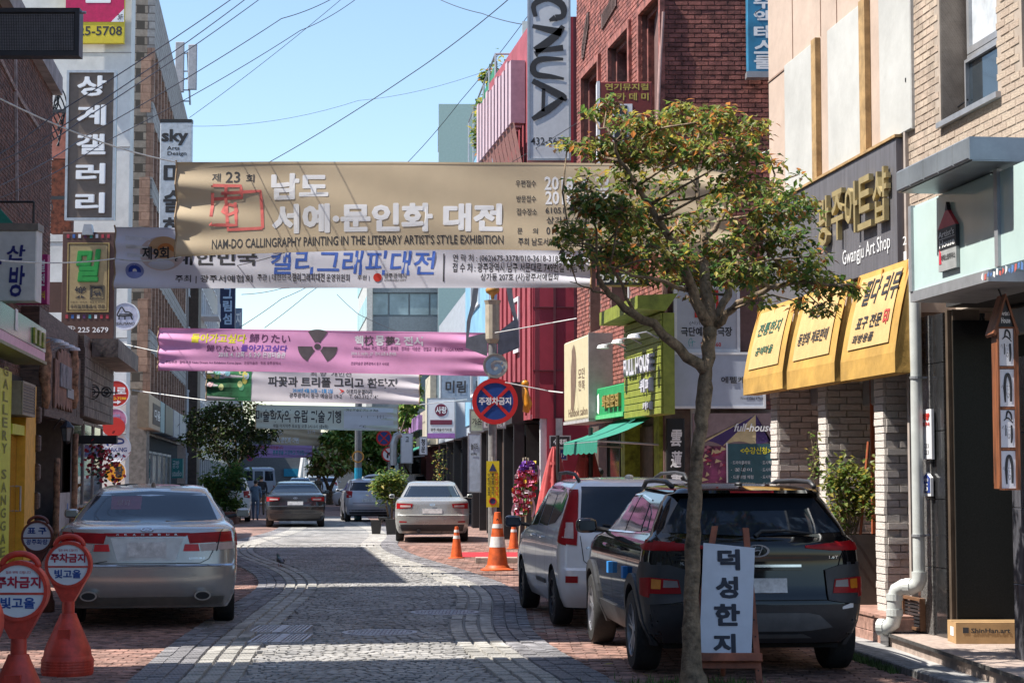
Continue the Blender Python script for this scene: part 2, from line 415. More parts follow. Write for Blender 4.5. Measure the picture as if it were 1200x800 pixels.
# inner cobbles in shallow arcs
it=[];y=13.0;row=0
while y<ZN+.3:
 x=-6.5+(row%2)*.06
 while x<3:
  ph=(x%1.3)/1.3;yy=y+.16*sin(pi*ph)
  w_=.105+rnd.uniform(-.006,.006)
  if interp(Lc,yy)+.27<x<interp(Rc,yy)-.27 and yy<ZN and not blocked(x,yy):
   it.append((flat(x,yy,atan(.16*pi/1.3*cos(pi*ph))+rnd.uniform(-.06,.06)),w_-.004,.102+rnd.uniform(-.004,.004),.034+rnd.uniform(-.004,.004),rnd.choice((0,0,1)),yy))
  x+=w_+.005
 y+=.11;row+=1
pieces(it,'cobblestone',road,[M_cobA,M_cobB],shape=stone_shape,limit=300)
# brick pavers each side (laid in alternating basket courses)
it=[];y=13.0;row=0
while y<ZN:
 x=-10.4+(.1 if row%2 else 0)
 while x<6:
  inside=interp(Lc,y)-.64<x<interp(Rc,y)+.64
  if not inside and not(x>4.9):
   mi=0 if rnd.random()<.55 else 1
   if x>0 and 19.5<y<23.5 and rnd.random()<.6:mi=2
   it.append((flat(x,y,rnd.uniform(-.012,.012),.002),.205,.102,.022+rnd.uniform(-.003,.003),mi,y if rnd.random()<.9 else y))
  x+=.213
 y+=.11;row+=1
pieces(it,'paving_brick',pave,[M_brA,M_brB,M_brC],shape=brick_shape,limit=300)
# drain gratings
M_iron=mat('cast_iron',(.50,.50,.54),.55,metal=.2,var=.3,scale=20)
M_dark=mat('dark_void',(.015,.015,.017),.8)
def grating(r,lab):
 t=thing('drain_grating',lab,'drain cover',((r[0]+r[1])/2,(r[2]+r[3])/2,0),'drain gratings in the road')
 b=MB();z=.035
 b.box(r[0],r[1],r[2],r[3],.008,.018);b.build('pit',M_dark,t)
 f=MB();f.frame(r[0],r[1],r[2],r[3],.025,.018,z,WF);f.build('frame',M_iron,t)
 n=13
 for k in range(n):
  if k==6:continue
  x=r[0]+.06+(r[1]-r[0]-.12)*k/(n-1)
  b=MB();b.box(x-.010,x+.010,r[2]+.025,r[3]-.025,.018,z-.002);b.build('bar',M_iron,t)
 b=MB();xm=(r[0]+r[1])/2;b.box(xm-.04,xm+.04,r[2]+.025,r[3]-.025,.018,z);b.build('rib',M_iron,t)
 return t
grating(grA,'slotted iron drain grating in the cobbles, the farther of the two side by side')
grating(grB,'slotted iron drain grating in the cobbles, the nearer of the two side by side')
def manhole(c,r,lab):
 t=thing('manhole_cover',lab,'manhole',(c.x,c.y,0));f=Frame((c.x,c.y,0),(1,0,0),(0,1,0))
 b=MB();b.ring(0,0,r,r-.05,.01,.036,f,40);b.build('rim',M_iron,t)
 b=MB();b.disc(0,0,r-.055,.01,.030,f,40);b.build('lid',mat('manhole_iron',(.24,.22,.25),.6,metal=.3,var=.3,scale=14),t)
 b=MB()
 for i in range(-8,9):
  for j in range(-8,9):
   if(i*i+j*j)*.042**2<(r-.08)**2:b.box(i*.042-.013,i*.042+.013,j*.042-.013,j*.042+.013,.030,.036,f)
 struct(b.build('studs',M_iron,t),'stuff')
# repaired cement collar around the cover
 b=MB();b.ring(0,0,r+.12,r+.004,.006,.026,f,40);b.build('cement_collar',mat('cement',(.3,.29,.28),.9,bump=.4),t)
manhole(mh1[0],mh1[1]-.01,'round purplish iron manhole cover beside the two drain gratings')
manhole(mh2[0],mh2[1]-.01,'round worn manhole cover at the bend of the pale border stones')
# ================================================================ BUILDINGS
M_glass=mat('dark_window_glass',(.03,.04,.05),.05,var=.05,spec=.8)
M_glassb=mat('bluish_window_glass',(.10,.16,.20),.06,var=.1,spec=.8)
M_alu=mat('grey_aluminium',(.42,.43,.45),.4,metal=.5,var=.1)
M_white=mat('white_painted_metal',(.72,.72,.74),.5,var=.06)
M_black=mat('black_painted_metal',(.025,.025,.028),.45,var=.1)
M_int=mat('dark_interior',(.03,.028,.026),.9)
M_redbrick=mat('red_brick',(.33,.115,.09),.85,var=.35,scale=5,bump=.3,bscale=60)
M_redbrick2=mat('red_brick_dark',(.25,.085,.07),.85,var=.35,scale=5,bump=.3,bscale=60)
M_mort=mat('red_brick_joint',(.16,.085,.075),.95,bump=.3)
M_brown=mat('dark_brown_paint',(.07,.042,.03),.6,var=.2)
M_conc=mat('concrete',(.36,.35,.34),.9,var=.2,scale=2,bump=.3,stain=.3)
def holes_wall(mb,fr,a0,a1,b0,b1,c0,c1,holes,mi=None):
 A=sorted(set([a0,a1]+[min(max(h[0],a0),a1)for h in holes]+[min(max(h[1],a0),a1)for h in holes]))
 for x0,x1 in zip(A,A[1:]):
  if x1-x0<1e-4:continue
  xm=(x0+x1)/2
  hs=sorted([(max(h[2],b0),min(h[3],b1))for h in holes if h[0]<xm<h[1]])
  y=b0
  for h0,h1 in hs:
   if h0>y+1e-4:mb.box(x0,x1,y,h0,c0,c1,fr,mi)
   y=max(y,h1)
  if y<b1-1e-4:mb.box(x0,x1,y,b1,c0,c1,fr,mi)
def window(parent,fr,a0,a1,b0,b1,c,mf=None,mg=None,t=.05,cols=1,rows=1,depth=.06):
 mf=mf or M_alu;mg=mg or M_glass
 b=MB();b.frame(a0,a1,b0,b1,t,c,c+depth,fr)
 for i in range(1,cols):
  x=a0+(a1-a0)*i/cols;b.box(x-t/2,x+t/2,b0+t,b1-t,c,c+depth,fr)
 for j in range(1,rows):
  y=b0+(b1-b0)*j/rows
  for i in range(cols):
   xa=a0+(a1-a0)*i/cols+(t if i==0 else t/2);xb=a0+(a1-a0)*(i+1)/cols-(t if i==cols-1 else t/2)
   b.box(xa,xb,y-t/2,y+t/2,c,c+depth,fr)
 f=b.build('window',mf,parent)
 b=MB();b.box(a0+t*.5,a1-t*.5,b0+t*.5,b1-t*.5,c+depth*.3,c+depth*.45,fr);b.build('pane',mg,f)
 return f
def brick_field(parent,fr,a0,a1,b0,b1,c,holes,mats,bw=.21,bh=.075,depth=.012,limit=300,name='brick',key=None):
 it=[];row=0;b=b0+bh/2
 while b<b1:
  a=a0+(bw/2 if row%2==0 else 0)
  while a<a1+bw/2-.01:
   lo=max(a-bw/2,a0);hi=min(a+bw/2,a1);cm=(lo+hi)/2
   if hi-lo>.04 and not any(h[0]-bw*.3<cm<h[1]+bw*.3 and h[2]-bh*.4<b<h[3]+bh*.4 for h in holes):
    p=fr.P(cm,b,c)
    k=(key(p)if key else(p-cam.location).length)
    it.append((Frame(p,fr.ex,fr.ey),hi-lo-.012,bh-.012,depth*rnd.uniform(.7,1.3),rnd.randrange(len(mats)),k))
   a+=bw
  b+=bh;row+=1
 pieces(it,name,parent,mats,shape=brick_shape,limit=limit)
def block(mb,fr,a0,a1,b0,b1,depth,c=0,mi=None):
 mb.box(a0,a1,b0,b1,c-depth,c,fr,mi)
# ------------------------------------------------ right: art shop building
WA=wallf(G(905,716.5),G(1068,762));LA=WA.L
art=thing('art_shop_building','pink building with white upper panels, grey shop fascia and white brick columns','building',WA.P(LA/2,0,-3))
M_pink=mat('pink_render',(.54,.42,.34),.85,var=.06,scale=2,bump=.15,stain=.15)
M_wpan=mat('white_render_panel',(.52,.52,.495),.85,var=.05,scale=1.5,bump=.15,stain=.16)
M_och=mat('ochre_strip',(.42,.27,.12),.8,var=.2)
zs0=WA.px(1066,307)[1];zs1=WA.px(1066,155)[1]
b=MB();block(b,WA,0,LA+.35,zs0-.5,12,7,-.02);block(b,WA,0,LA+.35,0,zs0-.5,5.5,-1.5)
b.build('wall',M_pink,art)
pa=lambda x:WA.px(x,120)[0]
b=MB()
zt0=WA.px(955,50)[1]
for x0,x1 in((922,955),(973,1011.5),(1034,1071)):
 b=MB();b.bev(pa(x0),pa(x1),zs1+.01,zt0,-.015,.03,.01,WA);b.build('panel',M_wpan,art)
for x0,x1 in((955.3,960.5),(1012,1019)):
 b=MB();b.box(pa(x0),pa(x1),zs1+.01,zt0+.02,-.015,.045,WA);b.build('strip',M_och,art)
b=MB()
for x in(928,961,980,1019):b.box(pa(x)-.006,pa(x)+.006,zt0+.03,12,-.02,-.012,WA)
b.box(0,pa(922),zt0-.02,zt0,-.02,-.010,WA);b.build('joint',mat('joint_brown',(.3,.2,.15),.9),art)
b=MB();b.box(0,LA,zs1-.015,zs1+.012,-.02,.09,WA);b.build('ledge',M_och,art)
M_grey=mat('brushed_dark_grey_panel',(.165,.16,.175),.5,metal=.25,var=.12,scale=3,stretch=(6,6,.6))
b=MB();n=3
for i in range(n):
 b=MB();b.box(LA*i/n+.003,LA*(i+1)/n-.003-(.02 if i==n-1 else 0),zs0,zs1-.02,-.02,.07,WA);b.build('fascia_panel',M_grey,art)
# gold letters and white letters of the fascia
M_gold=mat('gold_letter',(.48,.38,.18),.4,metal=.4,var=.1);M_wl=mat('white_letter',(.8,.8,.8),.5,var=.02)
def onwall(mb,fr,s,x0,y0,x1,y1,c,**k):
 """words between two image columns; y0/y1 measured at the right column"""
 a0=fr.px(x0,(y0+y1)/2,c)[0];a1=fr.px(x1,(y0+y1)/2,c)[0];b1=fr.px(x1,y0,c)[1];b0=fr.px(x1,y1,c)[1]
 text(mb,s,a0,b0,a1,b1,c,fr,**k)
b=MB()
cx=[(962,976),(979,993),(995,1010),(1010,1026),(1028,1044)]
for ch,(x0,x1)in zip('광주아트샵',cx):onwall(b,WA,ch,x0,556-(556-193)*(x1-330)/714,x1,556-(556-257)*(x1-330)/714,.085,bold=.01,depth=.05)
b.build('lettering',M_gold,art)
b=MB();onwall(b,WA,'Gwangju Art Shop',987,272,1043,296,.078);onwall(b,WA,'2',1058,276,1062,286,.078);onwall(b,WA,'1',1059,294,1062,304,.078)
onwall(b,WA,'사랑방',911,272,922,284,.078);b.build('lettering',M_wl,art)
# yellow fabric awnings, each a thing that hangs on the wall
M_yel=mat('yellow_awning_fabric',(.58,.34,.08),.75,var=.14,scale=3,bump=.1,stain=.3);M_cream=mat('cream_print',(.60,.40,.17),.7,var=.08);M_ink=mat('ink_black',(.03,.03,.035),.7,var=.05)
M_inkg=mat('ink_green',(.03,.12,.08),.7);M_seal=mat('seal_red',(.5,.06,.05),.7)
AC=.32
def awning(x0,x1,ylb,ylt,lab,lines):
 a0=WA.px(x0,ylb,AC)[0];a1=WA.px(x1,ylb,AC)[0];bb=WA.px(x1,ylb,AC)[1];bl=WA.px(x1,ylt,AC)[1];bt=zs0-.01
 t=thing('awning',lab,'awning',WA.P((a0+a1)/2,bb,0),'yellow shop awnings')
 cb=MB();i=.04;th=.008
 q=[(a0,bl,AC),(a1,bl,AC),(a1-i,bt,.12),(a0+i,bt,.12)]
 cb.grid(lambda u,v:WA.P(a0+(a1-a0)*u+i*v*(1-2*u),bl+(bt-bl)*v,AC+(.12-AC)*v+.02*sin(pi*v)),8,8)
 cb.add([WA.P(a0,bb,AC),WA.P(a1,bb,AC),WA.P(a1,bl,AC),WA.P(a0,bl,AC)],[(0,1,2,3)])
 for a,ai in((a0,a0+i),(a1,a1-i)):cb.add([WA.P(a,bb,AC),WA.P(a,bl,AC),WA.P(ai,bt,.12),WA.P(a,bb,.12)],[(0,1,2,3)])
 cb.build('canopy',M_yel,t)
 fb=MB()
 for c in(AC-.02,.14):fb.tube([WA.P(a0+.02,bb+.01,c),WA.P(a1-.02,bb+.01,c)],.012)
 for k in range(4):
  a=a0+.02+(a1-a0-.04)*k/3;fb.tube([WA.P(a,bb+.01,AC-.02),WA.P(a,bb+.01,.14)],.012);
 for k in range(3):fb.tube([WA.P(a0+.05+(a1-a0-.1)*k/2,bl,AC-.03),WA.P(a0+.1+(a1-a0-.2)*k/2,bt-.02,.14)],.01)
 fb.build('frame',mat('orange_primer',(.45,.2,.03),.6),t)
 und=MB();und.box(a0+.01,a1-.01,bb-.004,bb+.004,.14,AC-.012,WA);und.build('underside',M_yel,t)
 sl_=lambda u,v,cc=0:WA.P(a0+(a1-a0)*u+i*v*(1-2*u),bl+(bt-bl)*v,AC+(.12-AC)*v+.02*sin(pi*v)+.012+cc)
 pb=MB();pb.grid(lambda u,v:sl_(u,v),6,8,None,.12,.88,.12,.93);pb.build('print',M_cream,t)
 lb=MB()
 for(s,u0,v0,u1,v1,*m)in lines:text(lb,s,u0,v0,u1,v1,.006,fn=lambda a,b_,cc:sl_(a,b_,cc),bold=.02,shear=.25)
 lb.build('lettering',lines[0][5]if len(lines[0])>5 else M_ink,t)
 return t,sl_
awning(871,917,455,435,'yellow awning lettered in green, farthest of the three over the columns',[('전통한지',.2,.58,.8,.76,M_inkg),('공예마을',.25,.3,.7,.42)])
awning(922,978,447,424,'yellow awning with two lines of black script, middle of three',[('화방',.3,.62,.62,.8),('동양화 재료판매',.18,.3,.82,.46)])
t,sl3=awning(985,1049,436,412,'yellow awning with large painted script and red seal, nearest pipe',[('필다 리무',.25,.6,.9,.9),('표구 전문',.22,.33,.7,.48),('화방용품',.2,.18,.6,.28)])
b=MB();text(b,'印',.73,.33,.83,.5,.006,fn=sl3,bold=.05);b.build('seal',M_seal,t)
# rough white-painted brick columns
M_wbr=mat('white_painted_brick',(.80,.72,.66),.85,var=.08,scale=6,bump=1.0,bscale=25)
M_recess=mat('column_joint',(.62,.55,.50),.9,bump=.5)
zc=WA.px(1049,436,AC)[1]+.05
colx=[]
for(x0,x1)in((904.5,912),(960,969),(1026.5,1037)):
 a0=WA.px(x0,560,.10)[0];a1=WA.px(x1,560,.10)[0];colx.append((a0,a1))
 t=MB();t.box(a0+.015,a1-.015,.1,zs0-.01,-.9,.085,WA);core=t.build('column',M_recess,art)
 it=[];bh=.072;k=0;z=.12
 while z<zs0-.1:
# camera-facing side (normal = +ex), runs back from the street
  side=Frame(WA.P(a1-.015,z,0),-WA.ez,WA.ey);front=Frame(WA.P(0,z,.085),WA.ex,WA.ey)
  c=-.085;n=0
  while c<.9:
   L=.24*rnd.uniform(.85,1.15)if not(k%2 and n==0)else.13
   p=side.P(c+L/2,bh/2,0);fr2=Frame(p,side.ex,side.ey)
   it.append((fr2,L-.004,bh-.003,rnd.uniform(.010,.040),0,(p-cam.location).length));c+=L;n+=1
  p=front.P((a0+a1)/2,bh/2,0);it.append((Frame(p,front.ex,front.ey),a1-a0+.01,bh-.003,rnd.uniform(.014,.03),0,(p-cam.location).length))
  z+=bh;k+=1
 pieces(it,'brick',core,[M_wbr],shape=brick_shape,limit=130,nvar=5)
# grey rolled blind boxes and dark shop front between the columns
b=MB();b.box(0,LA+.3,.1,zs0-.02,-1.48,-1.42,WA);b.build('shopfront_glass',M_glass,art)
for k,(x0,x1)in enumerate(((949,961),(1010,1028))):
 a0,b1=WA.px(x0,440,-.3);a1,b0=WA.px(x1,474,-.3)
 t=MB();t.bev(a0,a1,b0,b1,-.42,-.3,.02,WA.sub(0,0,0,0));tag(t.build('wall_box_light',M_alu),('small grey metal box mounted high between the white columns','grey metal box hanging slanted beside the nearest white column')[k],'box light')
for a in(colx[0][1]+.25,colx[1][1]+.3,colx[2][1]+.1):
 b=MB();b.box(a-.03,a+.03,.1,zs0-.3,-1.40,-1.34,WA);b.build('mullion',M_black,art)
b=MB();b.box(WA.px(1021,560,-.3)[0]-.02,WA.px(1021,560,-.3)[0]+.02,.1,zs0-.3,-.34,-.3,WA);b.build('door_post',mat('rust_red_post',(.4,.1,.04),.6),art)
# red-brown tiled plinth
M_plin=mat('red_granite_plinth',(.40,.23,.18),.5,var=.25,scale=14)
zp=.34;pA=G(1040,722,zp);aP=(pA-WA.o).dot(WA.ex);cP=(pA-WA.o).dot(WA.ez)
b=MB();b.box(0,aP,.02,zp-.03,-.9,cP-.02,WA);pl=b.build('plinth',M_plin,art)
for i in range(8):
 for j in range(2):
  b=MB();b.bev(aP*i/8+.004,aP*(i+1)/8-.004,.02+j*.15,.02+(j+1)*.15-.006,cP-.02,cP,.004,WA);b.build('tile',M_plin,pl)
 b=MB();b.box(aP*i/8+.004,aP*(i+1)/8-.004,zp-.03,zp,-.88,cP+.015,WA);b.build('slab',M_plin,pl)
# ------------------------------------------------ right: artist supply building (nearest)
WH=wallf(G(1069,762.2),G(1260,815.6));LH=WH.L
hou=thing('artists_house_building','beige brick building with glass sign box and black granite pillars','building',WH.P(LH/2,0,-3))
M_beige=mat('beige_brick',(.50,.40,.31),.85,var=.2,scale=5,bump=.3,bscale=60);M_beige2=mat('beige_brick_b',(.46,.36,.28),.85,var=.2,scale=5,bump=.3,bscale=60)
M_bmort=mat('beige_brick_joint',(.40,.33,.27),.95)
zb=WH.px(1070,222,.45)[1]
wa0,wz1=WH.px(1098,-60,0);wa1,wz0=WH.px(1167,112,0)
wz0=WH.px(1133,128,0)[1];wa1=WH.px(1167,60,0)[0]
holes=[(wa0,wa1,wz0,wz0+1.9),(WH.px(1196,50)[0],WH.px(1196,50)[0]+.7,wz0+.1,wz0+1.9)]
b=MB();holes_wall(b,WH,.04,LH,zb-.1,11,-.35,-.012,holes);block(b,WH,.04,LH,3.2,11,6,-.36);b.build('wall',M_bmort,hou)
brick_field(hou,WH,.04,WH.px(1235,100)[0],zb,7.6,-.012,holes,[M_beige,M_beige2],bw=.20,bh=.072,limit=300,depth=.006)
b=MB();b.box(wa0-.02,wa0+.0,wz0,wz0+1.9,-.34,-.03,WH);b.build('reveal',mat('shade_toned_reveal',(.2,.165,.145),.7,bricks=((.1,.09,.08),.3,.2,.005,'yz')),hou)  # camera-facing reveal: its shade is put into this dark colour
wm=(wz0+WH.px(1167,52,-.3)[1])/2
window(hou,WH,wa0+.05,wa1,wz0,wz0+.62,-.31,mg=M_glass,t=.06)
window(hou,WH,wa0+.05,wa1,wz0+.63,wz0+1.9,-.31,mg=mat('pale_blind',(.62,.66,.7),.3),t=.06)  # upper pane in one pale blue-grey tone
f=window(hou,WH,wa0+.16,wa1-.06,wz0+.07,wz0+.55,-.24,t=.03)
b=MB();b.box(wa0,wa1+.08,wz0-.05,wz0,-.3,.04,WH);b.build('sill',M_alu,hou)
window(hou,WH,holes[1][0],holes[1][1],holes[1][2],holes[1][3],-.3,t=.06)
b=MB();b.box(.045,.10,0.3,11,-.03,.03,WH);b.build('corner_trim',mat('beige_trim',(.4,.34,.3),.7),hou)
# canopy and glass sign box
cC=.95;cB=.62
M_zinc=mat('zinc_sheet',(.30,.33,.36),.4,metal=.5,var=.15,scale=2)
b=MB();a_c0=WH.px(1050,215,cC)[0];zc0=WH.px(1058,222,cC)[1]
for i in range(5):
 L0=a_c0+(LH+.5-a_c0)*i/5;L1=a_c0+(LH+.5-a_c0)*(i+1)/5
 b=MB();b.bev(L0+.002,L1-.002,zc0,zc0+.17,-.0,cC,.012,WH);b.build('canopy_sheet',M_zinc,hou)
b=MB();b.box(a_c0+.03,LH+.5,zc0-.01,zc0-.002,.02,cC-.03,WH);b.build('soffit',M_zinc,hou)
zg1=zc0-.02;zg0=WH.px(1066,352,cB)[1]
ag0=WH.px(1066,290,cB)[0]
sgn=thing('glass_sign_box','pale turquoise glass sign box with aluminium frame under zinc canopy','sign',WH.P(1.5,zg0,.4))
M_teal=mat('pale_turquoise_glass',(.50,.64,.62),.12,var=.06,scale=1.2,spec=.6)
b=MB();b.box(ag0+.02,LH,zg0+.06,zg1,.05,cB-.03,WH);b.build('back_panel',M_teal,sgn)
b=MB();b.box(ag0,LH,zg0-.02,zg0+.07,.03,cB,WH);b.build('bottom_rail',M_alu,sgn)
post=[ag0,WH.px(1166,240,cB)[0],WH.px(1300,240,cB)[0]]
for a in post:b=MB();b.box(a,a+.07,zg0+.07,zg1,cB-.03,cB+.01,WH);b.build('post',M_alu,sgn)
for a,a2 in zip(post,post[1:]):b=MB();b.box(a+.07,a2,zg0+.07,zg1-.02,cB-.026,cB-.014,WH);b.build('pane',M_teal,sgn)
b=MB()
for i in range(26):
 a=post[1]-.3+i*.06;
 b.poly([(a,zg0+rnd.uniform(-.01,.02)),(a+.04,zg0+rnd.uniform(-.01,.02)),(a+.045,zg0+rnd.uniform(.03,.06)),(a+.01,zg0+rnd.uniform(.03,.06))],cB+.001,cB+.003,WH,mi=rnd.randrange(3))
b.build('sticker',[mat('st_red',(.5,.12,.1)),mat('st_blue',(.1,.2,.45)),mat('st_white',(.7,.7,.7))],sgn)
# pencil shaped plate
def onrect(fr,x0,y0,x1,y1,c):
 a0=fr.px(x0,(y0+y1)/2,c)[0];a1=fr.px(x1,(y0+y1)/2,c)[0];return a0,fr.px(x1,y1,c)[1],a1,fr.px(x1,y0,c)[1]
pp=thing('pencil_shaped_plate','pencil shaped plate with red tip and black panel reading Artists House','sign',WH.P(1.2,zg0+.3,cB))
a0,q0,a1,q1=onrect(WH,1102,262,1123,313,cB);qt=WH.px(1113,236,cB)[1];qm=WH.px(1123,288,cB)[1]
am=(a0+a1)/2
b=MB();b.poly([(a0,q1),(a1,q1),(am+.03,qt-.07),(am-.03,qt-.07)],cB-.01,cB+.02,WH);b.build('red_tip',mat('red_plate',(.62,.03,.06),.4),pp)
b=MB();b.poly([(am-.03,qt-.07),(am+.03,qt-.07),(am,qt)],cB-.01,cB+.022,WH);b.build('lead',M_black,pp)
b=MB();b.box(a0,a1,qm,q1,cB-.01,cB+.02,WH);b.build('black_panel',M_black,pp)
b=MB();b.box(a0,a1,q0,qm,cB-.01,cB+.018,WH);b.build('grey_panel',mat('grey_plate',(.35,.36,.36),.4),pp)
b=MB();hq=q1-qm;text(b,"Artist's",a0+.02,qm+hq*.58,a1-.03,q1-hq*.12,cB+.023,WH,bold=.03);text(b,"House",a0+.04,qm+hq*.1,a1-.02,qm+hq*.45,cB+.023,WH,bold=.03);b.box(a0+.03,a1-.03,qm+hq*.50,qm+hq*.53,cB+.02,cB+.023,WH);b.build('lettering',M_wl,pp)
b=MB();text(b,'아티스트하우스',a0+.07,q0+.08,a1-.02,q0+.13,cB+.021,WH,bold=.02);b.build('lettering',M_ink,pp)
b=MB();b.poly([(a0+.02,q0+.06),(a0+.07,q0+.06),(a0+.06,q0+.15),(a0+.03,q0+.18)],cB+.018,cB+.021,WH);b.build('emblem',mat('red_plate',()),pp)
# granite pillars, door posts, dark lobby
M_gran=mat('polished_black_granite',(.028,.028,.03),.12,var=.5,scale=60,spec=.6)
M_gran2=mat('grey_granite',(.16,.155,.15),.25,var=.4,scale=60,spec=.5)
zst=.20
b=MB();x0=WH.px(1080,600,0)[0];x1=WH.px(1094,600,0)[0];x2=WH.px(1108,600,0)[0]
for j in range(5):
 z0_=zst+j*.62;z1_=min(zg0-.02,z0_+.615)
 if z1_>z0_:b=MB();b.bev(x0,x1,z0_,z1_,-.4,.02,.004,WH);b.build('granite_slab',M_gran2,hou)
 if z1_>z0_:b=MB();b.bev(x1+.004,x2,z0_,z1_,-.4,.0,.004,WH);b.build('granite_slab',M_gran,hou)
x3=WH.px(1104,600,0)[0]
b=MB();b.box(x2+.01,x2+.07,zst,zg0,-.3,-.02,WH);b.box(x2+.1,x2+.13,zst,zg0,-.3,-.05,WH);b.build('door_jamb',mat('bronze_jamb',(.16,.12,.09),.4,metal=.4),hou)
b=MB();b.box(x2+.14,LH+1,.02,3.2,-2.3,-2.2,WH);b.build('lobby_wall',M_int,hou)
b=MB();b.box(x2+.1,LH+1,zg0+.02,zg0+.3,-2.2,.0,WH);b.build('lobby_ceiling',M_int,hou)
b=MB();b.box(x2+.14,LH+1,.05,zst-.002,-2.2,.1,WH);b.build('lobby_floor',M_conc,hou)
# dark polished granite door leaf facing the street
y1_=WH.px(1187,640,.12)[0]
b=MB();b.box(x2+.135,x2+.16,zst,zg0-.1,-2.2,-.04,WH);b.build('black_side_wall',mat('black_lacquer',(.010,.010,.010),.3,var=.3,scale=80,spec=.2),hou)
M_tr=mat('transom_grey',(.35,.36,.36),.4)
b=MB();b.box(x2+.17,y1_+.4,zg0-.24,zg0-.02,-.6,-.5,WH);b.build('transom',M_tr,hou)
for j in range(4):
 z0_=zst+j*.6;b=MB();b.bev(y1_,y1_+.5,z0_,z0_+.595,-.5,.12,.004,WH);b.build('granite_slab',mat('streaked_granite',(.10,.10,.115),.25,var=.6,scale=5,stretch=(1,1,.2)),hou)
# steps
M_step=mat('pinkish_granite_step',(.42,.33,.28),.6,var=.2,scale=10,bump=.1);M_stepd=mat('dark_granite_edge',(.10,.095,.09),.4,var=.3,scale=20)
s0=G(1041,741,zst);s1=G(1205,795,zst);WS=wallf((s0.x,s0.y),(s1.x,s1.y));
stp=thing('granite_steps','low granite entrance step in front of the black pillars','steps',WS.P(1,0,-.3))
n=5;Ls=WS.L+1.4
for i in range(n):
 b=MB();b.box(Ls*i/n+.002,Ls*(i+1)/n-.002,.0,zst-.032,-1.6,-.012,WS);b.build('riser_slab',M_step,stp)
 b=MB();b.box(Ls*i/n+.002,Ls*(i+1)/n-.002,zst-.03,zst-.001,-1.6,.01,WS);b.build('tread_slab',M_step,stp)
 b=MB();b.box(Ls*i/n+.002,Ls*(i+1)/n-.002,zst-.028,zst+.002,.011,.022,WS);b.build('nosing',M_stepd,stp)
b=MB();b.box(-.3,.0,.0,zst+.01,-1.2,-.0,WS);b.build('end_slab',M_gran,stp)
# kerb
k0=G(985,755,.09);k1=G(1122,801,.09);WK=wallf((k0.x,k0.y),(k1.x,k1.y))
M_kerb=mat('kerb_granite',(.24,.24,.235),.8,var=.3,scale=12,bump=.4)
kb=thing('kerb','weathered granite kerb stones below the steps','kerb',WK.P(1,0,0))
for i in range(9):
 b=MB();b.bev(-3+i*.8,-3+i*.8+.79,-.0,.09,-.18,0,.01,WK);b.build('kerb_stone',M_kerb,kb)
b=MB();b.box(-5,6,.0,.075,-2.2,-.185,WK);struct(b.build('footway',M_conc))
# grass tufts at the kerb
M_grass=mat('kerb_grass',(.10,.17,.04),.8,var=.4)
def tufts(name,fn,n,h=.08,m=None):
 b=MB()
 for i in range(n):
  p=fn();a=rnd.uniform(0,2*pi);r=h*rnd.uniform(.4,1.2);d=V((cos(a),sin(a),0));e=V((-d.y,d.x,0))*.006
  b.add([p+e,p-e,p+d*r*.4+V((0,0,r))],[(0,1,2)])
 o=b.build(name,m or M_grass);return struct(o,'stuff')
tag(tufts('grass',lambda:WK.P(rnd.uniform(.1,1.9)**1,.01,rnd.uniform(0,.10)),900,.07),'short weedy grass growing along the kerb below the step','grass')
# ventilation grille and gas box left of the granite
b=MB()
t=thing('ventilation_grille','small dark louvred grille with brown frame behind the drain pipe','grille',WA.P(LA-.1,.3,-.1))
g0=WA.px(1059,697,.05);g1=WA.px(1080,742,.05)
b.frame(g0[0],g1[0]+.03,.22,g0[1],.025,.02,.07,WA);b.build('frame',mat('brown_frame',(.16,.08,.04),.6),t)
for k in range(7):b=MB();b.box(g0[0]+.025,g1[0],.25+k*(g0[1]-.28)/7,.25+(k+.6)*(g0[1]-.28)/7,.02,.05,WA);b.build('slat',M_black,t)
# ------------------------------------------------ right: red brick corner building
WB=wallf(G(677,652.1),G(780,676));LB=WB.L;CB=WB.P(LB,0)
brk=thing('brick_corner_building','tall dark red brick building with deep framed windows','building',WB.P(LB/2,0,-4))
WC=Frame(CB,(1,0,0))
Hb=15
ops=[]
def pr(fr,x0,yt,x1,yb,c=0):
 a0=fr.px(x0,(yt+yb)/2,c)[0];a1=fr.px(x1,(yt+yb)/2,c)[0];return(a0,a1,fr.px(x1,yb,c)[1],fr.px(x1,yt,c)[1])
o1=pr(WB,684,76,703,250);o2=pr(WB,716,32,739,250);o3=pr(WB,752,-25,776,250)
zt=o2[3];zbm=o2[2]
ops=[(o1[0],o1[1],zbm,zt),(o2[0],o2[1],zbm,zt),(o3[0],o3[1],zbm,zt)]
l1=pr(WB,691,310,703,398);l2=pr(WB,716,310,737,400)
zlo=WB.px(737,372)[1]
ops+=[(l1[0],l1[1],zlo,zlo+1.6),(l2[0],l2[1],zlo,zlo+1.6)]
zf=WB.px(776,485)[1]
b=MB();holes_wall(b,WB,0,LB,3.0,Hb,-.5,-.012,ops);b.build('wall',M_mort,brk)
b=MB();b.box(.02,LB-.02,.0,Hb-.02,-6,-.52,WB);b.build('inner_wall',M_int,brk)
b=MB();b.box(-.02,5.5,0,Hb-.01,-6,-.02,WC);b.build('wall',M_mort,brk)
brick_field(brk,WC,-.012,WC.px(918,200)[0],WC.px(850,480)[1],WC.px(850,-10)[1],-.012,[(WC.px(789,400)[0],WC.px(895,400)[0],WC.px(800,474)[1],WC.px(800,338)[1])],[M_redbrick2,M_redbrick2,M_redbrick],bw=.22,bh=.078,limit=300)
brick_field(brk,WB,0,LB+.01,3.0,Hb-1,-.012,ops,[M_redbrick,M_redbrick,M_redbrick2],bw=.24,bh=.08,limit=150)
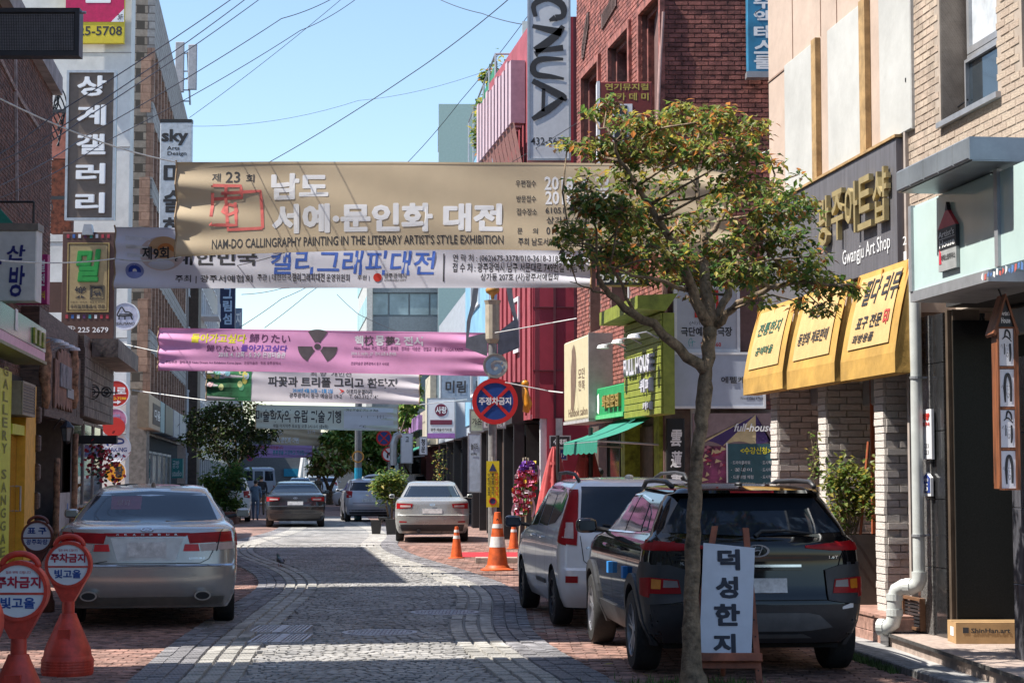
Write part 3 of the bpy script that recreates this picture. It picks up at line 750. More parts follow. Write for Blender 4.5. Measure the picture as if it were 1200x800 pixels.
for k,o in enumerate(ops):
# stepped brick surround
 w_=MB()
 if k<3:
  b=MB();b.frame(o[0]-.12,o[1]+.12,o[2]-.12,o[3]+.12,.12,-.02,.06,WB);b.build('window_surround',M_redbrick,brk)
  b=MB();b.frame(o[0],o[1],o[2],o[3],.09,-.3,-.1,WB);b.build('window_surround',M_redbrick2,brk)
 window(brk,WB,o[0]+.09,o[1]-.03,o[2],o[3]-.09,-.36,mf=(M_white if k>2 else M_black),mg=(mat('poster_blue_glass',(.08,.25,.38),.2,var=.8,scale=1.5)if k==1 else M_glass),t=.06)
# dark patterned soldier bricks near the top
b=MB()
for(x0,y0,x1,y1)in((706,35,722,8),(683,70,689,30)):
 a0,z0_=WB.px(x0,y0);a1,z1_=WB.px(x1,y1)
 for k in range(12):
  t_=k/12;b.box(a0+(a1-a0)*t_,a0+(a1-a0)*t_+.22,z0_+(z1_-z0_)*t_,z0_+(z1_-z0_)*t_+.28,-.01,.03,WB)
b.build('patterned_bricks',mat('burnt_brick',(.12,.07,.06),.8),brk)
# shop front below: brown doors, posts
b=MB();b.box(0,LB,.02,3.0,-.5,-.25,WB);b.build('shopfront_wall',mat('shopfront_brown',(.10,.075,.06),.6,var=.3),brk)
for(x0,x1)in((737,752),(753,770)):
 q=pr(WB,x0,500,x1,640);b=MB();b.box(q[0]+.02,q[1]-.02,.1,2.5,-.25,-.2,WB);b.build('door',mat('brown_door',(.13,.09,.065),.5,var=.3),brk)
for(x0,x1)in((731.5,736),(770.5,777)):
 q=pr(WB,x0,495,x1,600);b=MB();b.box(q[0],q[1],.05,2.85,-.25,.06,WB);p_=b.build('post',mat('lime_post',(.33,.42,.05),.6,var=.3),brk)
q=pr(WB,700,500,731,640);window(brk,WB,q[0],q[1],1.1,2.6,-.24,cols=2,mf=M_black,mg=mat('greenish_glass',(.03,.07,.06),.08))
# ground floor of camera side
b=MB();b.box(0,5.5,0,WC.px(850,480)[1],-.02,.03,WC);b.build('ground_floor_wall',mat('taupe_render',(.22,.17,.145),.85,var=.2),brk)
b=MB();q=pr(WC,809,478,818,640);b.box(q[0],q[1],0,q[3],.03,.16,WC);b.build('pilaster',M_wpan,brk)
# rain pipe down the corner
b=MB();a_=WC.px(776,400,.2)[0];b.tube([WC.P(-.03+.06*sin(k),3+k*.9,.06)for k in range(8)],.03);b.build('rain_pipe',mat('pinkish_pipe',(.45,.28,.25),.6),brk)
# ------------------------------------------------ right: red metal building
WR=wallf(G(572,627.5),G(626,640));LR=WR.L;CR=WR.P(LR,0)
red=thing('red_metal_building','crimson sheet-metal building with pink vertical fins on top','building',WR.P(LR/2,0,-4))
M_crim=mat('crimson_sheet',(.30,.028,.05),.45,var=.1,scale=2);M_crim2=mat('pinkish_red_sheet',(.33,.07,.085),.55,var=.12,scale=2)
M_fin=mat('pink_fin',(.46,.34,.38),.7,var=.08);M_mar=mat('maroon_louvre',(.23,.10,.085),.7,var=.1)
WRc=Frame(CR,(1,0,0));zr0=WRc.px(640,490)[1];zr1=WRc.px(640,20)[1]
b=MB();b.box(0,LR,zr0,zr1,-5,-.02,WR);b.build('wall',M_crim2,red)  # street face takes the lighter, pinker red of the two sheets
b=MB();b.box(-.03,5,zr0-.0,zr1+.01,-4,-.02,WRc);b.build('wall',M_crim,red)
for x in(650,674):
 b=MB();a_=WRc.px(x,400)[0];b.box(a_-.03,a_+.03,zr0,zr1,-.02,.02,WRc);b.build('seam',mat('dark_seam',(.1,.02,.03),.5),red)
for y in(360,434):z_=WRc.px(640,y)[1];b=MB();b.box(-.03,3,z_-.012,z_+.012,-.02,.015,WRc);b.build('seam',mat('dark_seam',()),red)
zl0=WR.px(619,140)[1];zl1=WR.px(619,66)[1];nf=11
for k in range(nf):
 a=LR*.02+LR*.84*k/nf;b=MB();b.box(a,a+LR*.84/nf*.62,zl0,zl1+(.1 if k%3==0 else 0),.0,.35,WR);b.build('fin',M_fin,red)
 b=MB();b.add([WR.P(a,zl0,.3),WR.P(a+LR*.84/nf*.9,zl0,.3),WR.P(a+LR*.84/nf*.9,zl0-1.5,0),WR.P(a,zl0-1.5,0)],[(0,1,2,3)]);b.build('louvre',M_mar,red)
for k in range(10):
 a=LR*(k+.5)/10;b=MB();b.box(a-.02,a+.02,zr0+.1,zl0-1.6,-.02,.03,WR);b.build('rib',M_crim2,red)
q=pr(WR,604,347,610,412);window(red,WR,q[0],q[1],q[2],q[3],.0,mf=M_white,t=.1,mg=M_crim)
# ground floor
b=MB();b.box(0,LR+.1,.0,zr0,-5,-.5,WR);b.build('shop_wall',mat('off_white_wall',(.6,.56,.52),.8),red)
q=pr(WR,603,510,622,640);window(red,WR,q[0],q[1],.1,2.7,-.48,mf=M_white,t=.1,mg=M_glassb)
for a in(LR-.12,LR*.55,.05):b=MB();b.box(a,a+.1,0,zr0,-.3,-.15,WR);b.build('pillar',M_white,red)
b=MB();a_=WRc.px(641,560)[0];b.box(a_,5,0,zr0+.02,-1.0,.0,WRc);b.build('wall',M_crim,red)
# ------------------------------------------------ right: blue building
WU=wallf(G(545,617),G(576,629));LU=WU.L
blu=thing('blue_building','light blue rendered building with roof terrace behind the red one','building',WU.P(LU/2,0,-3))
M_blue=mat('sky_blue_render',(.20,.40,.56),.7,var=.12,scale=1.5)
zu1=WU.px(576,128)[1]-.4
b=MB();b.box(0,LU+.5,3.2,zu1,-6,0,WU);b.build('wall',M_blue,blu)
b=MB();b.box(0,LU+.5,0,3.2,-6,-.3,WU);b.build('ground_floor',M_brown,blu)
for k in range(3):
 z_=4+k*2.6;window(blu,WU,LU*.3,LU*.6,z_,z_+1.4,.0,mf=M_white,t=.08)
b=MB()
for k in range(6):b.tube([WU.P(LU*k/5,zu1,-.1),WU.P(LU*k/5,zu1+1.9,-.1)],.03)
b.tube([WU.P(0,zu1+1.9,-.1),WU.P(LU,zu1+1.9,-.1)],.03);b.tube([WU.P(LU,zu1+1.9,-.1),WU.P(LU+.3,zu1+1.9,-3)],.03);b.build('roof_railing',M_alu,blu)
b=MB();b.box(LU*.3,LU,zu1,zu1+1.7,-.15,-.12,WU);b.build('shade_net',mat('green_net',(.03,.22,.12),.8,var=.3),blu)
# ------------------------------------------------ right: dark wooden shop row farther on
W3=wallf(G(466,587),G(600,637));L3=W3.L
def seg(x):return W3.px(x,560)[0]
def shop(name,lab,x0,x1,z1,mw,depth=5,mglass=None,posts=4,mpost=None,z0=0,group=None):
 a0,a1=seg(x0),seg(x1)
 t=thing(name,lab,'building',W3.P((a0+a1)/2,0,-2),group)
 b=MB();b.box(a0,a1-.02,2.9,z1,-depth,0,W3);b.build('wall',mw,t)
 b=MB();b.box(a0,a1-.02,0,2.88,-depth,-.35,W3);b.build('shopfront',M_int,t)
 for i in range(posts):
  a=a0+(a1-a0-.15)*i/(posts-1);b=MB();b.box(a,a+.12,0,2.88,-.3,-.05,W3);b.build('post',mpost or M_black,t)
 for i in range(posts-1):
  a=a0+(a1-a0-.15)*i/(posts-1)+.14;e=a0+(a1-a0-.15)*(i+1)/(posts-1)-.02
  if e-a>.1:window(t,W3,a,e,.35,2.6,-.33,mf=mpost or M_black,mg=mglass or M_glass,t=.05)
 return t
sA=shop('dark_shop_building','low dark shop with black posts beside the striped signpost',552,600,3.9,M_black,posts=6)
sB=shop('grey_shop_building','grey-blue shop building with black posts and a vine trellis',514,551,7.6,mat('grey_blue_render',(.36,.40,.46),.7),posts=5)
sC=shop('small_shop_building','narrow low shop with reddish posts behind the silver sedan',492,513,4.6,mat('beige_render',(.45,.4,.33),.8),posts=4,mpost=mat('red_brown_post',(.2,.06,.05),.6))
sD=shop('far_shop_building','far low dark-framed shop with a purple strip sign on top',466,491,4.3,mat('dark_frame_box',(.07,.075,.085),.6),posts=4)
b=MB();q=pr(W3,467,486,495,503);b.box(q[0],q[1],q[2],q[3],0,.2,W3);b.build('strip_sign',mat('purple_strip',(.35,.2,.45),.6,var=.5,scale=.5),sD)
b=MB();q=pr(W3,500,438,513,470);b.box(seg(505),seg(511),2.9,q[3],0,.25,W3);b.build('pillar',mat('cream_pillar',(.55,.52,.42),.8),sC)
# trellis with dry vine
b=MB();q=pr(W3,518,520,536,590)
for k in range(4):a=q[0]+(q[1]-q[0])*k/3;b.tube([W3.P(a,0,.3),W3.P(a,2.6,.3)],.02)
b.build('trellis',M_black,sB)
# ------------------------------------------------ far: glass office closing the street, pale green tower
WE=facing(165)
off_=thing('glass_office_building','wide grey glass office building closing the end of the street','building',(-6,170,0))
e=WE.rect(432,250,560,600);eL=WE.px(395,400)[0]
M_span=mat('grey_spandrel',(.14,.17,.19),.35,var=.1);M_pan=mat('office_pane',(.22,.30,.33),.12,var=.3,scale=.2);M_stone_=mat('grey_stone',(.42,.42,.40),.8)
zE=e[3]
b=MB();b.box(e[0],e[2]+12,0,zE,-14,-.2,WE);b.build('wall',M_span,off_)
WEs=Frame(WE.P(e[0],0,-.1),(e[0]-eL+.001,-14,0));
fl=(zE)/7
for j in range(7):
 for i in range(12):
  a0=e[0]+(e[2]+12-e[0])*i/12;a1=e[0]+(e[2]+12-e[0])*(i+1)/12
  b=MB();b.box(a0+.08,a1-.08,j*fl+fl*.45,(j+1)*fl-.08,-.2,-.1,WE);b.build('pane',M_pan,off_)
 b=MB();b.box(e[0],e[2]+12,j*fl+.02,j*fl+fl*.40,-.2,.05,WE);b.build('spandrel',M_span,off_)
WEs=wallf((eL,WE.o.y+22),(e[0]-.05,WE.o.y+.2))
b=MB();b.box(0,WEs.L,0,zE,-.8,-.02,WEs);b.build('wall',M_stone_,off_)
for j in range(7):
 for i in range(7):
  b=MB();b.box(WEs.L*i/7+.1,WEs.L*(i+1)/7-.1,j*fl+fl*.45,(j+1)*fl-.15,-.02,.05,WEs);b.build('pane',mat('teal_office_pane',(.12,.3,.3),.15,var=.3,scale=.3),off_)
b=MB();b.box(e[0]-.1,e[0]+.4,0,zE+.2,-.2,.3,WE);b.build('corner_pillar',M_stone_,off_)
WT=facing(150)
tw=thing('pale_green_tower','windowless pale green and white tower block behind the roofs','building',(-3,152,0))
e=WT.rect(514,122,585,600)
b=MB();b.box(e[0],e[2],0,e[3],-10,0,WT);b.build('wall',mat('pale_green_render',(.30,.42,.40),.8,var=.04),tw)
ew=WT.px(507,125)[0];f2=wallf((ew,162),(e[0],150));b=MB();b.box(0,f2.L-.02,0,e[3]+.02,-.4,.0,f2);b.build('wall',mat('white_render',(.75,.76,.76),.8),tw)
q=f2.px(510,140);b=MB();b.box(f2.L*.35,f2.L*.6,e[3]-2.6,e[3]-1.0,.0,.05,f2);b.build('window',M_glass,tw)
# white rooftop box behind the vertical sign
b=MB();f2=facing(60);q=f2.rect(612,25,680,200);b.box(q[0],q[2],4,q[3],-5,0,f2);tag(b.build('rooftop_building',M_wpan),'plain white building top seen behind the tall vertical sign','building')
# ================================================================ LEFT SIDE
def lb(x):return 672-.3625*x
WL=wallf(G(-70,lb(-70)),G(126,lb(126)));LL=WL.L
def lrect(x0,yt,x1,yb,c=0,fr=None):
 fr=fr or WL
 a0=fr.px(x0,(yt+yb)/2,c)[0];a1=fr.px(x1,(yt+yb)/2,c)[0];return(a0,a1,fr.px(x0,yb,c)[1],fr.px(x0,yt,c)[1])
aY=WL.px(0,560)[0];aS=(27.3-WL.o.y)/WL.ex.y;aG=WL.px(46,560)[0];aW=WL.px(92,560)[0]
# --- yellow gallery shop (ground floor) under the dark brick building
M_lime=mat('lime_yellow_panel',(.62,.66,.04),.5,var=.08);M_amb=mat('amber_yellow_wall',(.78,.42,.03),.55,var=.1)
gal=thing('gallery_shop_building','dark brick building over a lime and amber yellow gallery front','building',WL.P(aG/2,0,-3))
zsh=3.55
M_dbr=mat('dark_brown_brick',(.17,.085,.06),.85,var=.3);M_dbr2=mat('dark_brown_brick_b',(.12,.065,.05),.85,var=.3)
HL=10.5
b=MB();aG2=WL.px(61,200,-.4)[0];b.box(aS,aG2,zsh,HL-.4,-6,-.42,WL);b.build('wall',mat('dark_brick_joint',(.2,.15,.12),.9),gal)
brick_field(gal,WL,aS,aG2,zsh,HL-.4,-.42,[],[M_dbr,M_dbr2],bw=.22,bh=.08,limit=250)
b=MB();b.box(aS,aG,.02,zsh,-6,-.35,WL);b.build('ground_floor_wall',M_int,gal)
b=MB();b.box(aS,aG2,HL-.4,HL,-6.4,-.2,WL);b.build('parapet',M_conc,gal)
q=lrect(0,420,12,660)
b=MB();b.box(aS,WL.px(13,560)[0],.05,zsh-.1,-.34,-.02,WL);b.build('lime_panel',M_lime,gal)
q2=(WL.px(15,560)[0],WL.px(30,560)[0]);q3=WL.px(41,560)[0]
b=MB();b.box(q2[1]-.1,q3,.05,zsh-.2,-.3,.0,WL);b.build('amber_panel',M_amb,gal)
b=MB();b.box(q2[0],q2[1],.05,2.5,-.28,-.2,WL);b.build('amber_wall',M_amb,gal)
dr=MB();dr.box(q2[0]+.02,q2[1]-.12,.1,2.35,-.18,-.15,WL);d=dr.build('glass_door',mat('amber_glass',(.4,.2,.03),.1,var=.1),gal)
hb=MB();hb.tube([WL.P(q2[1]-.3,1.0,-.14),WL.P(q2[1]-.3,1.0,-.05),WL.P(q2[1]-.3,1.45,-.05),WL.P(q2[1]-.3,1.45,-.14)],.018);hb.build('handle',M_alu,d)
b=MB();b.box(q2[0],q3,2.38,2.56,-.2,-.02,WL);b.build('door_header',M_lime,gal)
# vertical painted letters
b=MB();F_l=WL
za=lambda y:WL.px(6,y,0)[1]
chars='GALLERY SANGGAE';ztop=WL.px(6,428)[1];zbot=WL.px(6,655)[1]
a_l=WL.px(2.5,560)[0];a_r=WL.px(8.5,560)[0]
for i,ch in enumerate(chars):
 if ch==' ':continue
 t1=ztop-(ztop-zbot)*i/len(chars);t0=ztop-(ztop-zbot)*(i+.78)/len(chars)
 text(b,ch,a_l,t0,a_r,t1,-.012,WL,bold=.03)
b.build('lettering',mat('olive_letter',(.2,.22,.02),.6),gal)
# air conditioner over the door
t=thing('air_conditioner_unit','grey louvred air conditioner unit over the amber door','air conditioner',WL.P(q2[0],2.7,0))
a0,a1=q2[0]+.05,q2[1]+.1
b=MB();b.bev(a0,a1,2.72,3.32,-.3,.12,.02,WL);b.build('case',mat('beige_case',(.3,.28,.22),.6),t)
for k in range(9):b=MB();b.box(a0+.06,a1-.06,2.78+k*.055,2.81+k*.055,.121,.135,WL);b.build('slat',mat('dark_slat',(.08,.07,.06),.5),t)
b=MB();b.frame(a0,a1,2.72,3.32,.05,.121,.14,WL);b.build('frame',mat('beige_case',()),t)
# green and pink shop sign band above
t=thing('green_shop_sign','long translucent green shop sign with pink lower band and yellow strips','sign',WL.P(aG/2,zsh,.2))
gq=lrect(0,362,53,398,.35)
a1=WL.px(54,380,.35)[0];gz0=WL.px(0,397,.35)[1];gz1=WL.px(0,352,.35)[1];gzm=gz0+(gz1-gz0)*.28
b=MB();b.box(aS,a1,gzm,gz1,-.2,.35,WL);b.build('green_box',mat('green_acrylic',(.03,.24,.12),.2,var=.3,scale=1),t)
b=MB();b.box(aS,a1,gz0,gzm-.005,-.2,.34,WL);b.build('pink_band',mat('pink_acrylic',(.42,.16,.3),.3),t)
b=MB();b.box(aS,a1+.05,gz0-.06,gz0-.005,-.2,.37,WL);b.build('rail',mat('olive_rail',(.2,.22,.1),.5),t)
for k in range(3):
 a=a1-1.9+k*.62;b=MB();b.box(a,a+.3,gzm+.05,gz1-.1,.355,.39,WL);b.build('yellow_strip',mat('olive_strip',(.35,.36,.05),.5,var=.4,scale=8),t)
b=MB();b.box(a1-4.2,a1-3.9,gzm+.1,gzm+.45,.355,.36,WL);b.build('notice',M_white,t)
# white light box with blue brush lettering, hanging out over the street
f=Frame(WL.P(WL.px(20,300)[0],0,0),(1,0,0))
f=facing(WL.P(aY+1.5,0,0).y-2.0)
q=f.rect(-45,270,42,353)
t=thing('white_light_box_sign','white hanging light box with dark blue brush lettering at left edge','sign',f.P(q[0],q[1],0))
b=MB();b.bev(q[0],q[2]-.0,q[1],q[3],-.35,0,.02,f);b.build('case',mat('off_white_box',(.62,.62,.60),.5,var=.06),t)
b=MB();b.box(q[0]-.02,q[2]+.02,q[3],q[3]+.12,-.37,.02,f);b.build('top_cover',mat('brown_grey_cover',(.22,.19,.16),.5),t)
b=MB();text(b,'산',*[f.rect(8,287,30,305)[i]for i in(0,1,2,3)],.012,f,bold=.04,shear=.1);r_=f.rect(11,311,29,348);text(b,'방',*r_,.012,f,bold=.03,shear=.1)
r_=f.rect(-24,287,2,322);text(b,'우',*r_,.012,f,bold=.04)
b.build('lettering',mat('navy_ink',(.015,.02,.16),.5),t)
b=MB();b.tube([f.P(q[2]-.1,q[3]+.5,-.15),f.P(q[2]-.1,q[3]+.1,-.15)],.02);b.tube([f.P(q[2]-.1,q[3]+.5,-.15),f.P(q[0],q[3]+.5,-.15)],.02);b.build('bracket',M_black,t)
# green triangle awning behind it
b=MB();r0=f.px(-20,268,-1);r1=f.px(15,262,-1);r2=f.px(-6,238,-1)
b.poly([f.px(-40,268,-1),f.px(16,262,-1),f.px(-6,238,-1),f.px(-40,225,-1)],-1.02,-1,f);tag(b.build('green_canopy',mat('teal_fabric',(.03,.25,.18),.6)),'dark teal fabric canopy just above the white light box','canopy')
# magenta vertical sign behind
f2=facing(f.o.y+5);q=f2.rect(45,298,55,356)
t=thing('magenta_sign','narrow magenta sign half hidden beside the white light box','sign',f2.P(q[0],q[1],0))
b=MB();b.bev(q[0]-.5,q[2],q[1],q[3],-.2,0,.01,f2);b.build('case',mat('magenta_panel',(.4,.02,.15),.5),t)
b=MB();vtext(b,'열전',q[0]+.02,q[1]+.35,q[2]-.05,q[3]-.1,.012,f2,bold=.03);b.build('lettering',M_wl,t)
b=MB();text(b,'한식',q[0]+.02,q[1]+.08,q[2]-.04,q[1]+.25,.012,f2,bold=.03);b.build('lettering',mat('yellow_ink',(.8,.6,.02),.5),t)
# LED display at the top left corner
f=facing(WL.P(aY,0,0).y-6);q=f.rect(-50,10,93,66)
t=thing('led_display_sign','black switched-off LED display panel at the top left corner','LED sign',f.P(q[0],q[1],0))
b=MB();b.frame(q[0],q[2],q[1],q[3],.06,-.2,.03,f);b.build('frame',mat('charcoal_frame',(.03,.033,.04),.4),t)
b=MB();b.box(q[0]+.06,q[2]-.06,q[1]+.06,q[3]-.06,-.18,.0,f);b.build('panel',M_black,t)
b=MB();nx,ny=66,24
for i in range(nx):
 for j in range(ny):
  x=q[0]+.08+(q[2]-q[0]-.16)*(i+.5)/nx;y=q[1]+.08+(q[3]-q[1]-.16)*(j+.5)/ny
  b.box(x-.006,x+.006,y-.006,y+.006,.0,.008,f)
struct(b.build('led_dots',mat('led_dot',(.22,.22,.24),.3),t),'stuff')
b=MB();b.tube([f.P(q[2],(q[1]+q[3])/2+.3,-.1),f.P(q[2]+.06,(q[1]+q[3])/2+.3,-.1)],.02);b.tube([f.P(q[0]+.5,q[3],-.1),f.P(q[0]+.5,q[3]+2,-.3)],.03);b.build('bracket',M_alu,t)
# grey diagonal braces and gutter pipe on the brick
b=MB()
for(x0,y0,x1,y1)in((-4,62,24,118),(17,66,19,235),(24,118,45,150)):
 p0=WL.px(x0,y0,-.4);p1=WL.px(x1,y1,-.4);b.tube([WL.P(p0[0],p0[1],-.4),WL.P(p1[0],p1[1],-.4)],.05,6)
tag(b.build('steel_brace',mat('pinkish_grey_steel',(.3,.25,.25),.6,var=.3)),'pinkish grey steel braces and post on the dark brick wall','brace')
# --- dark wood shops
wd=thing('wooden_shop_building','dark timber-clad shop with arched sign board and plank fascia','building',WL.P((aG+LL)/2,0,-3))
M_wood=mat('dark_stained_wood',(.12,.08,.06),.7,var=.35,scale=3,stretch=(1,1,8),bump=.3);M_wgrey=mat('weathered_grey_wood',(.17,.135,.115),.75,var=.4,scale=3,bump=.3)
M_bark=mat('bark_edge_wood',(.38,.21,.12),.8,var=.4,scale=8,bump=.6)
z1a=WL.px(50,395)[1];z1b=WL.px(50,478)[1]
b=MB();b.box(aG,aW,z1b,z1a+.6,-6,-.05,WL);b.build('wall',M_wood,wd)
n=10
for k in range(n):
 a=aG+(aW-aG)*k/n;b=MB();b.box(a+.01,a+(aW-aG)/n-.01,z1b,z1a,-.05,.0+rnd.uniform(0,.015),WL);b.build('plank',M_wood,wd)
b=MB();b.box(aG,aW,0,z1b,-6,-1.0,WL);b.build('dark_front',M_int,wd)
b=MB();b.box(aG-.05,aW,z1b-.16,z1b,-.1,.08,WL);b.build('beam',M_wood,wd)
# arched board
ac=WL.px(76,450,.06)[0];hw=(WL.px(86,450,.06)[0]-WL.px(64,450,.06)[0])/2;zt_=WL.px(72,407,.06)[1];zb_=WL.px(66,478,.06)[1]
t=thing('arched_sign_board','arched pale wooden board with twin grey shutters on dark timber','sign board',WL.P(ac,zb_,0))
for k in range(7):
 a0=ac-hw+2*hw*k/7;a1=a0+2*hw/7-.01;am=((a0+a1)/2-ac)/hw
 b=MB();top=zb_+(zt_-zb_)*(.55+.45*sqrt(max(0,1-am*am)))
 b.poly([(a0,zb_+.15*abs(sin(k*2))),((a0+a1)/2,zb_),(a1,zb_+.12),(a1,top-.02),(a0,top)],.02,.06,WL);b.build('plank',mat('reddish_board',(.24,.125,.08),.75,var=.3,scale=4),t)
for s in(-1,1):
 b=MB();b.bev(ac+s*hw*.3-hw*.27,ac+s*hw*.3+hw*.27,zb_+(zt_-zb_)*.36,zb_+(zt_-zb_)*.74,.06,.10,.01,WL);b.build('shutter',mat('grey_shutter',(.2,.21,.23),.7,var=.4,scale=4),t)
b=MB();b.box(ac+hw*.2,ac+hw*.95,zb_+.3,zb_+.52,.061,.09,WL);b.build('name_plate',mat('pale_plate',(.3,.33,.35),.6),t)
# bark-edged posts
for x,y0,y1 in((55,395,478),(88,405,478)):
 a=WL.px(x,440,.1)[0];b=MB();za_=WL.px(x,y1,.1)[1];zb2=WL.px(x,y0,.1)[1]
 b.tube([WL.P(a+.06*sin(k*1.3),za_+(zb2-za_)*k/8,.06)for k in range(9)],[.08,.12,.13,.11,.13,.12,.13,.1,.09],8);b.build('bark_post',M_bark,wd,smooth=3)
for x in(67,88):
 a=WL.px(x,600,.0)[0];b=MB();b.tube([WL.P(a+.04*sin(k*1.7),2.0*k/8 if x==67 else 2.6*k/8,-.02)for k in range(9)],.07,8);b.build('bark_post',M_bark,wd,smooth=3)
for k in range(4):
 a=WL.px(45,560,.05)[0];z=1.0+k*.55;b=MB();b.bev(a-.15,a+.15,z,z+.32,-.05,.08,.03,WL);b.build('timber_block',M_wood,wd)
# white panel in the wood shop door
q=(WL.px(69,620,-.2)[0],WL.px(88,620,-.2)[0]);b=MB();b.box(q[0],q[1],.05,1.25,-.24,-.2,WL);wp=b.build('white_door_panel',mat('grey_white_panel',(.42,.42,.43),.6),wd)
b=MB();b.box((q[0]+q[1])/2-.12,(q[0]+q[1])/2+.05,.7,1.0,-.199,-.195,WL);b.build('blue_tape',mat('blue_tape',(.02,.15,.5),.5),wp)
# spotlights above
def gooseneck(name,fr,a,z,c,L,lab,group):
 t=thing(name,lab,'lamp',fr.P(a,z,c),group)
 b=MB();b.tube([fr.P(a,z,c),fr.P(a,z+.1,c+L*.5),fr.P(a,z+.06,c+L)],.015,6);b.build('arm',M_alu,t)
 b=MB();b.lathe([(.02,0),(.09,-.02),(.11,-.07),(.10,-.075)],Frame(fr.P(a,z+.07,c+L),fr.ex,V((0,0,1))),12);b.build('shade',M_white,t)
for k,x in enumerate((69,75,82,88)):
 q=WL.px(x,402+(x-69)*.45,.5);gooseneck('spotlight',WL,q[0],q[1],.05,.45,['nearest','second nearest','third','farthest'][k]+' small white spotlight over the arched wooden board','spotlights over the arched board')
# wall lantern
def lantern(fr,a,z,c,lab):
 t=thing('wall_lantern',lab,'lantern',fr.P(a,z,c));k=Frame(fr.P(a,z,c+.28),fr.ex,V((0,0,1)))
 b=MB();b.tube([fr.P(a,z+.2,c),fr.P(a,z+.42,c+.15),fr.P(a,z+.36,c+.28)],.014,6);b.build('bracket',M_black,t)
 b=MB();b.lathe([(.03,.36),(.15,.24),(.16,.22)][::-1],k,6);b.build('cap',M_black,t)
 b=MB();b.lathe([(.08,-.05),(.13,.22)],k,6);b.build('glass',mat('lantern_glass',(.25,.25,.24),.2),t)
 b=MB()
 for i in range(6):th=pi*i/3;b.tube([k.P(.085*cos(th),-.05,.085*sin(th)),k.P(.135*cos(th),.22,.135*sin(th))],.01,4)
 b.lathe([(.02,-.12),(.09,-.05)],k,6);b.build('cage',M_black,t)
a_,z_=WL.px(74,508,.2);lantern(WL,a_,z_-.1,.0,'black hexagonal wall lantern beside the dark wooden doorway')
# grey plank fascia and windows, nearest to the white tower
z2a=WL.px(93,405)[1];z2b=WL.px(93,487)[1]
b=MB();b.box(aW,LL,z2b,z2a+.3,-6,.08,WL);b.build('wall',M_wood,wd)
for k in range(7):
 z=z2b+(z2a-z2b)*k/7;b=MB();b.box(aW,LL+.01,z+.008,z+(z2a-z2b)/7-.008,.08,.10+rnd.uniform(0,.012),WL);b.build('plank',M_wgrey,wd)
b=MB();c0,zt_=WL.px(96,396,.9);b.box(aW+1.5,LL+.3,z2a-.15,z2a+.3,.12,.75,WL);b.build('eave_box',M_wgrey,wd)
b=MB();b.box(aW,LL,.8,z2b,-3,-.4,WL);b.box(aW,LL,.0,.8,-3,.25,WL);b.build('shop_wall',mat('taupe_shop',(.18,.15,.13),.7),wd)
for k in range(3):
 a0=aW+.1+(LL-aW-.3)*k/3;window(wd,WL,a0,a0+(LL-aW-.3)/3-.1,.85,z2b-.05,-.2,mf=mat('grey_window_frame',(.32,.31,.3),.6),t=.07)
# iron scroll bracket and beam sign arm
def scroll(mb,fr,a,b_,r,turns=1.6,sgn=1,c=0,th=.012,flip=1):
 pts=[]
 for i in range(26):
  t=i/25;ang=sgn*t*turns*2*pi;rr=r*(1-t*.8)
  pts.append(fr.P(a+flip*(r-rr*cos(ang)),b_+rr*sin(ang),c))
 mb.tube(pts,th,5)
f=facing(WL.P(aW+2,0,0).y);q0=f.px(95,459);q1=f.px(138,460)
t=thing('scroll_sign_bracket','black wrought iron scroll bracket on the grey plank fascia','bracket',f.P(q0[0],q0[1],0))
b=MB();b.tube([f.P(q0[0],q0[1],0),f.P(q1[0],q1[1],0)],.02,6);b.tube([f.P(q0[0],q0[1]-.5,0),f.P(q0[0],q0[1]+.6,0)],.02,6);b.build('arm',M_black,t)
for dx,r,sg,fl in((.1,.2,1,1),(.1,.2,-1,1),(.75,.14,1,-1),(.75,.14,-1,-1)):b=MB();scroll(b,f,q0[0]+dx,q0[1],r,1.5,sg,0,.014,fl);b.build('scroll',M_black,t)
b=MB();q=f.rect(82,510,137,520,.5);b.box(q[0],q[2],q[1],q[3],.4,.55,f);tag(b.build('black_rail_fitting',M_black),'black horizontal rail with fittings under the plank fascia','rail')
# red hanging flowers
b=MB();b2=MB()
for(x,y)in((114,535),(128,548)):
 a,z=f.px(x,y,.3)
 for i in range(120):
  p=f.P(a+rnd.gauss(0,.17),z+rnd.gauss(0,.26),.3+rnd.gauss(0,.15));d=V((rnd.uniform(-1,1),rnd.uniform(-1,1),rnd.uniform(-1,1))).normalized()*.06;e_=d.orthogonal().normalized()*.05
  b.add([p-d,p+e_,p+d,p-e_],[(0,1,2,3)],0 if rnd.random()<.6 else 1)
tag(b.build('hanging_flowers',[mat('red_petal',(.45,.02,.04),.6),mat('dark_leaf_b',(.03,.06,.02),.6)]),'dark red artificial flowers hanging in front of the shop window','flowers')
b=MB();a,z=f.px(95,582,.4);b.tube([f.P(a+.2*cos(t_),z+.3*sin(t_),.4)for t_ in[pi*.5+i*pi/10 for i in range(13)]],[.03+.03*sin(i*pi/12)for i in range(13)],8);tag(b.build('wooden_crescent',mat('orange_wood',(.35,.14,.04),.6)),'orange crescent moon ornament beside the silver sedan mirror','ornament')
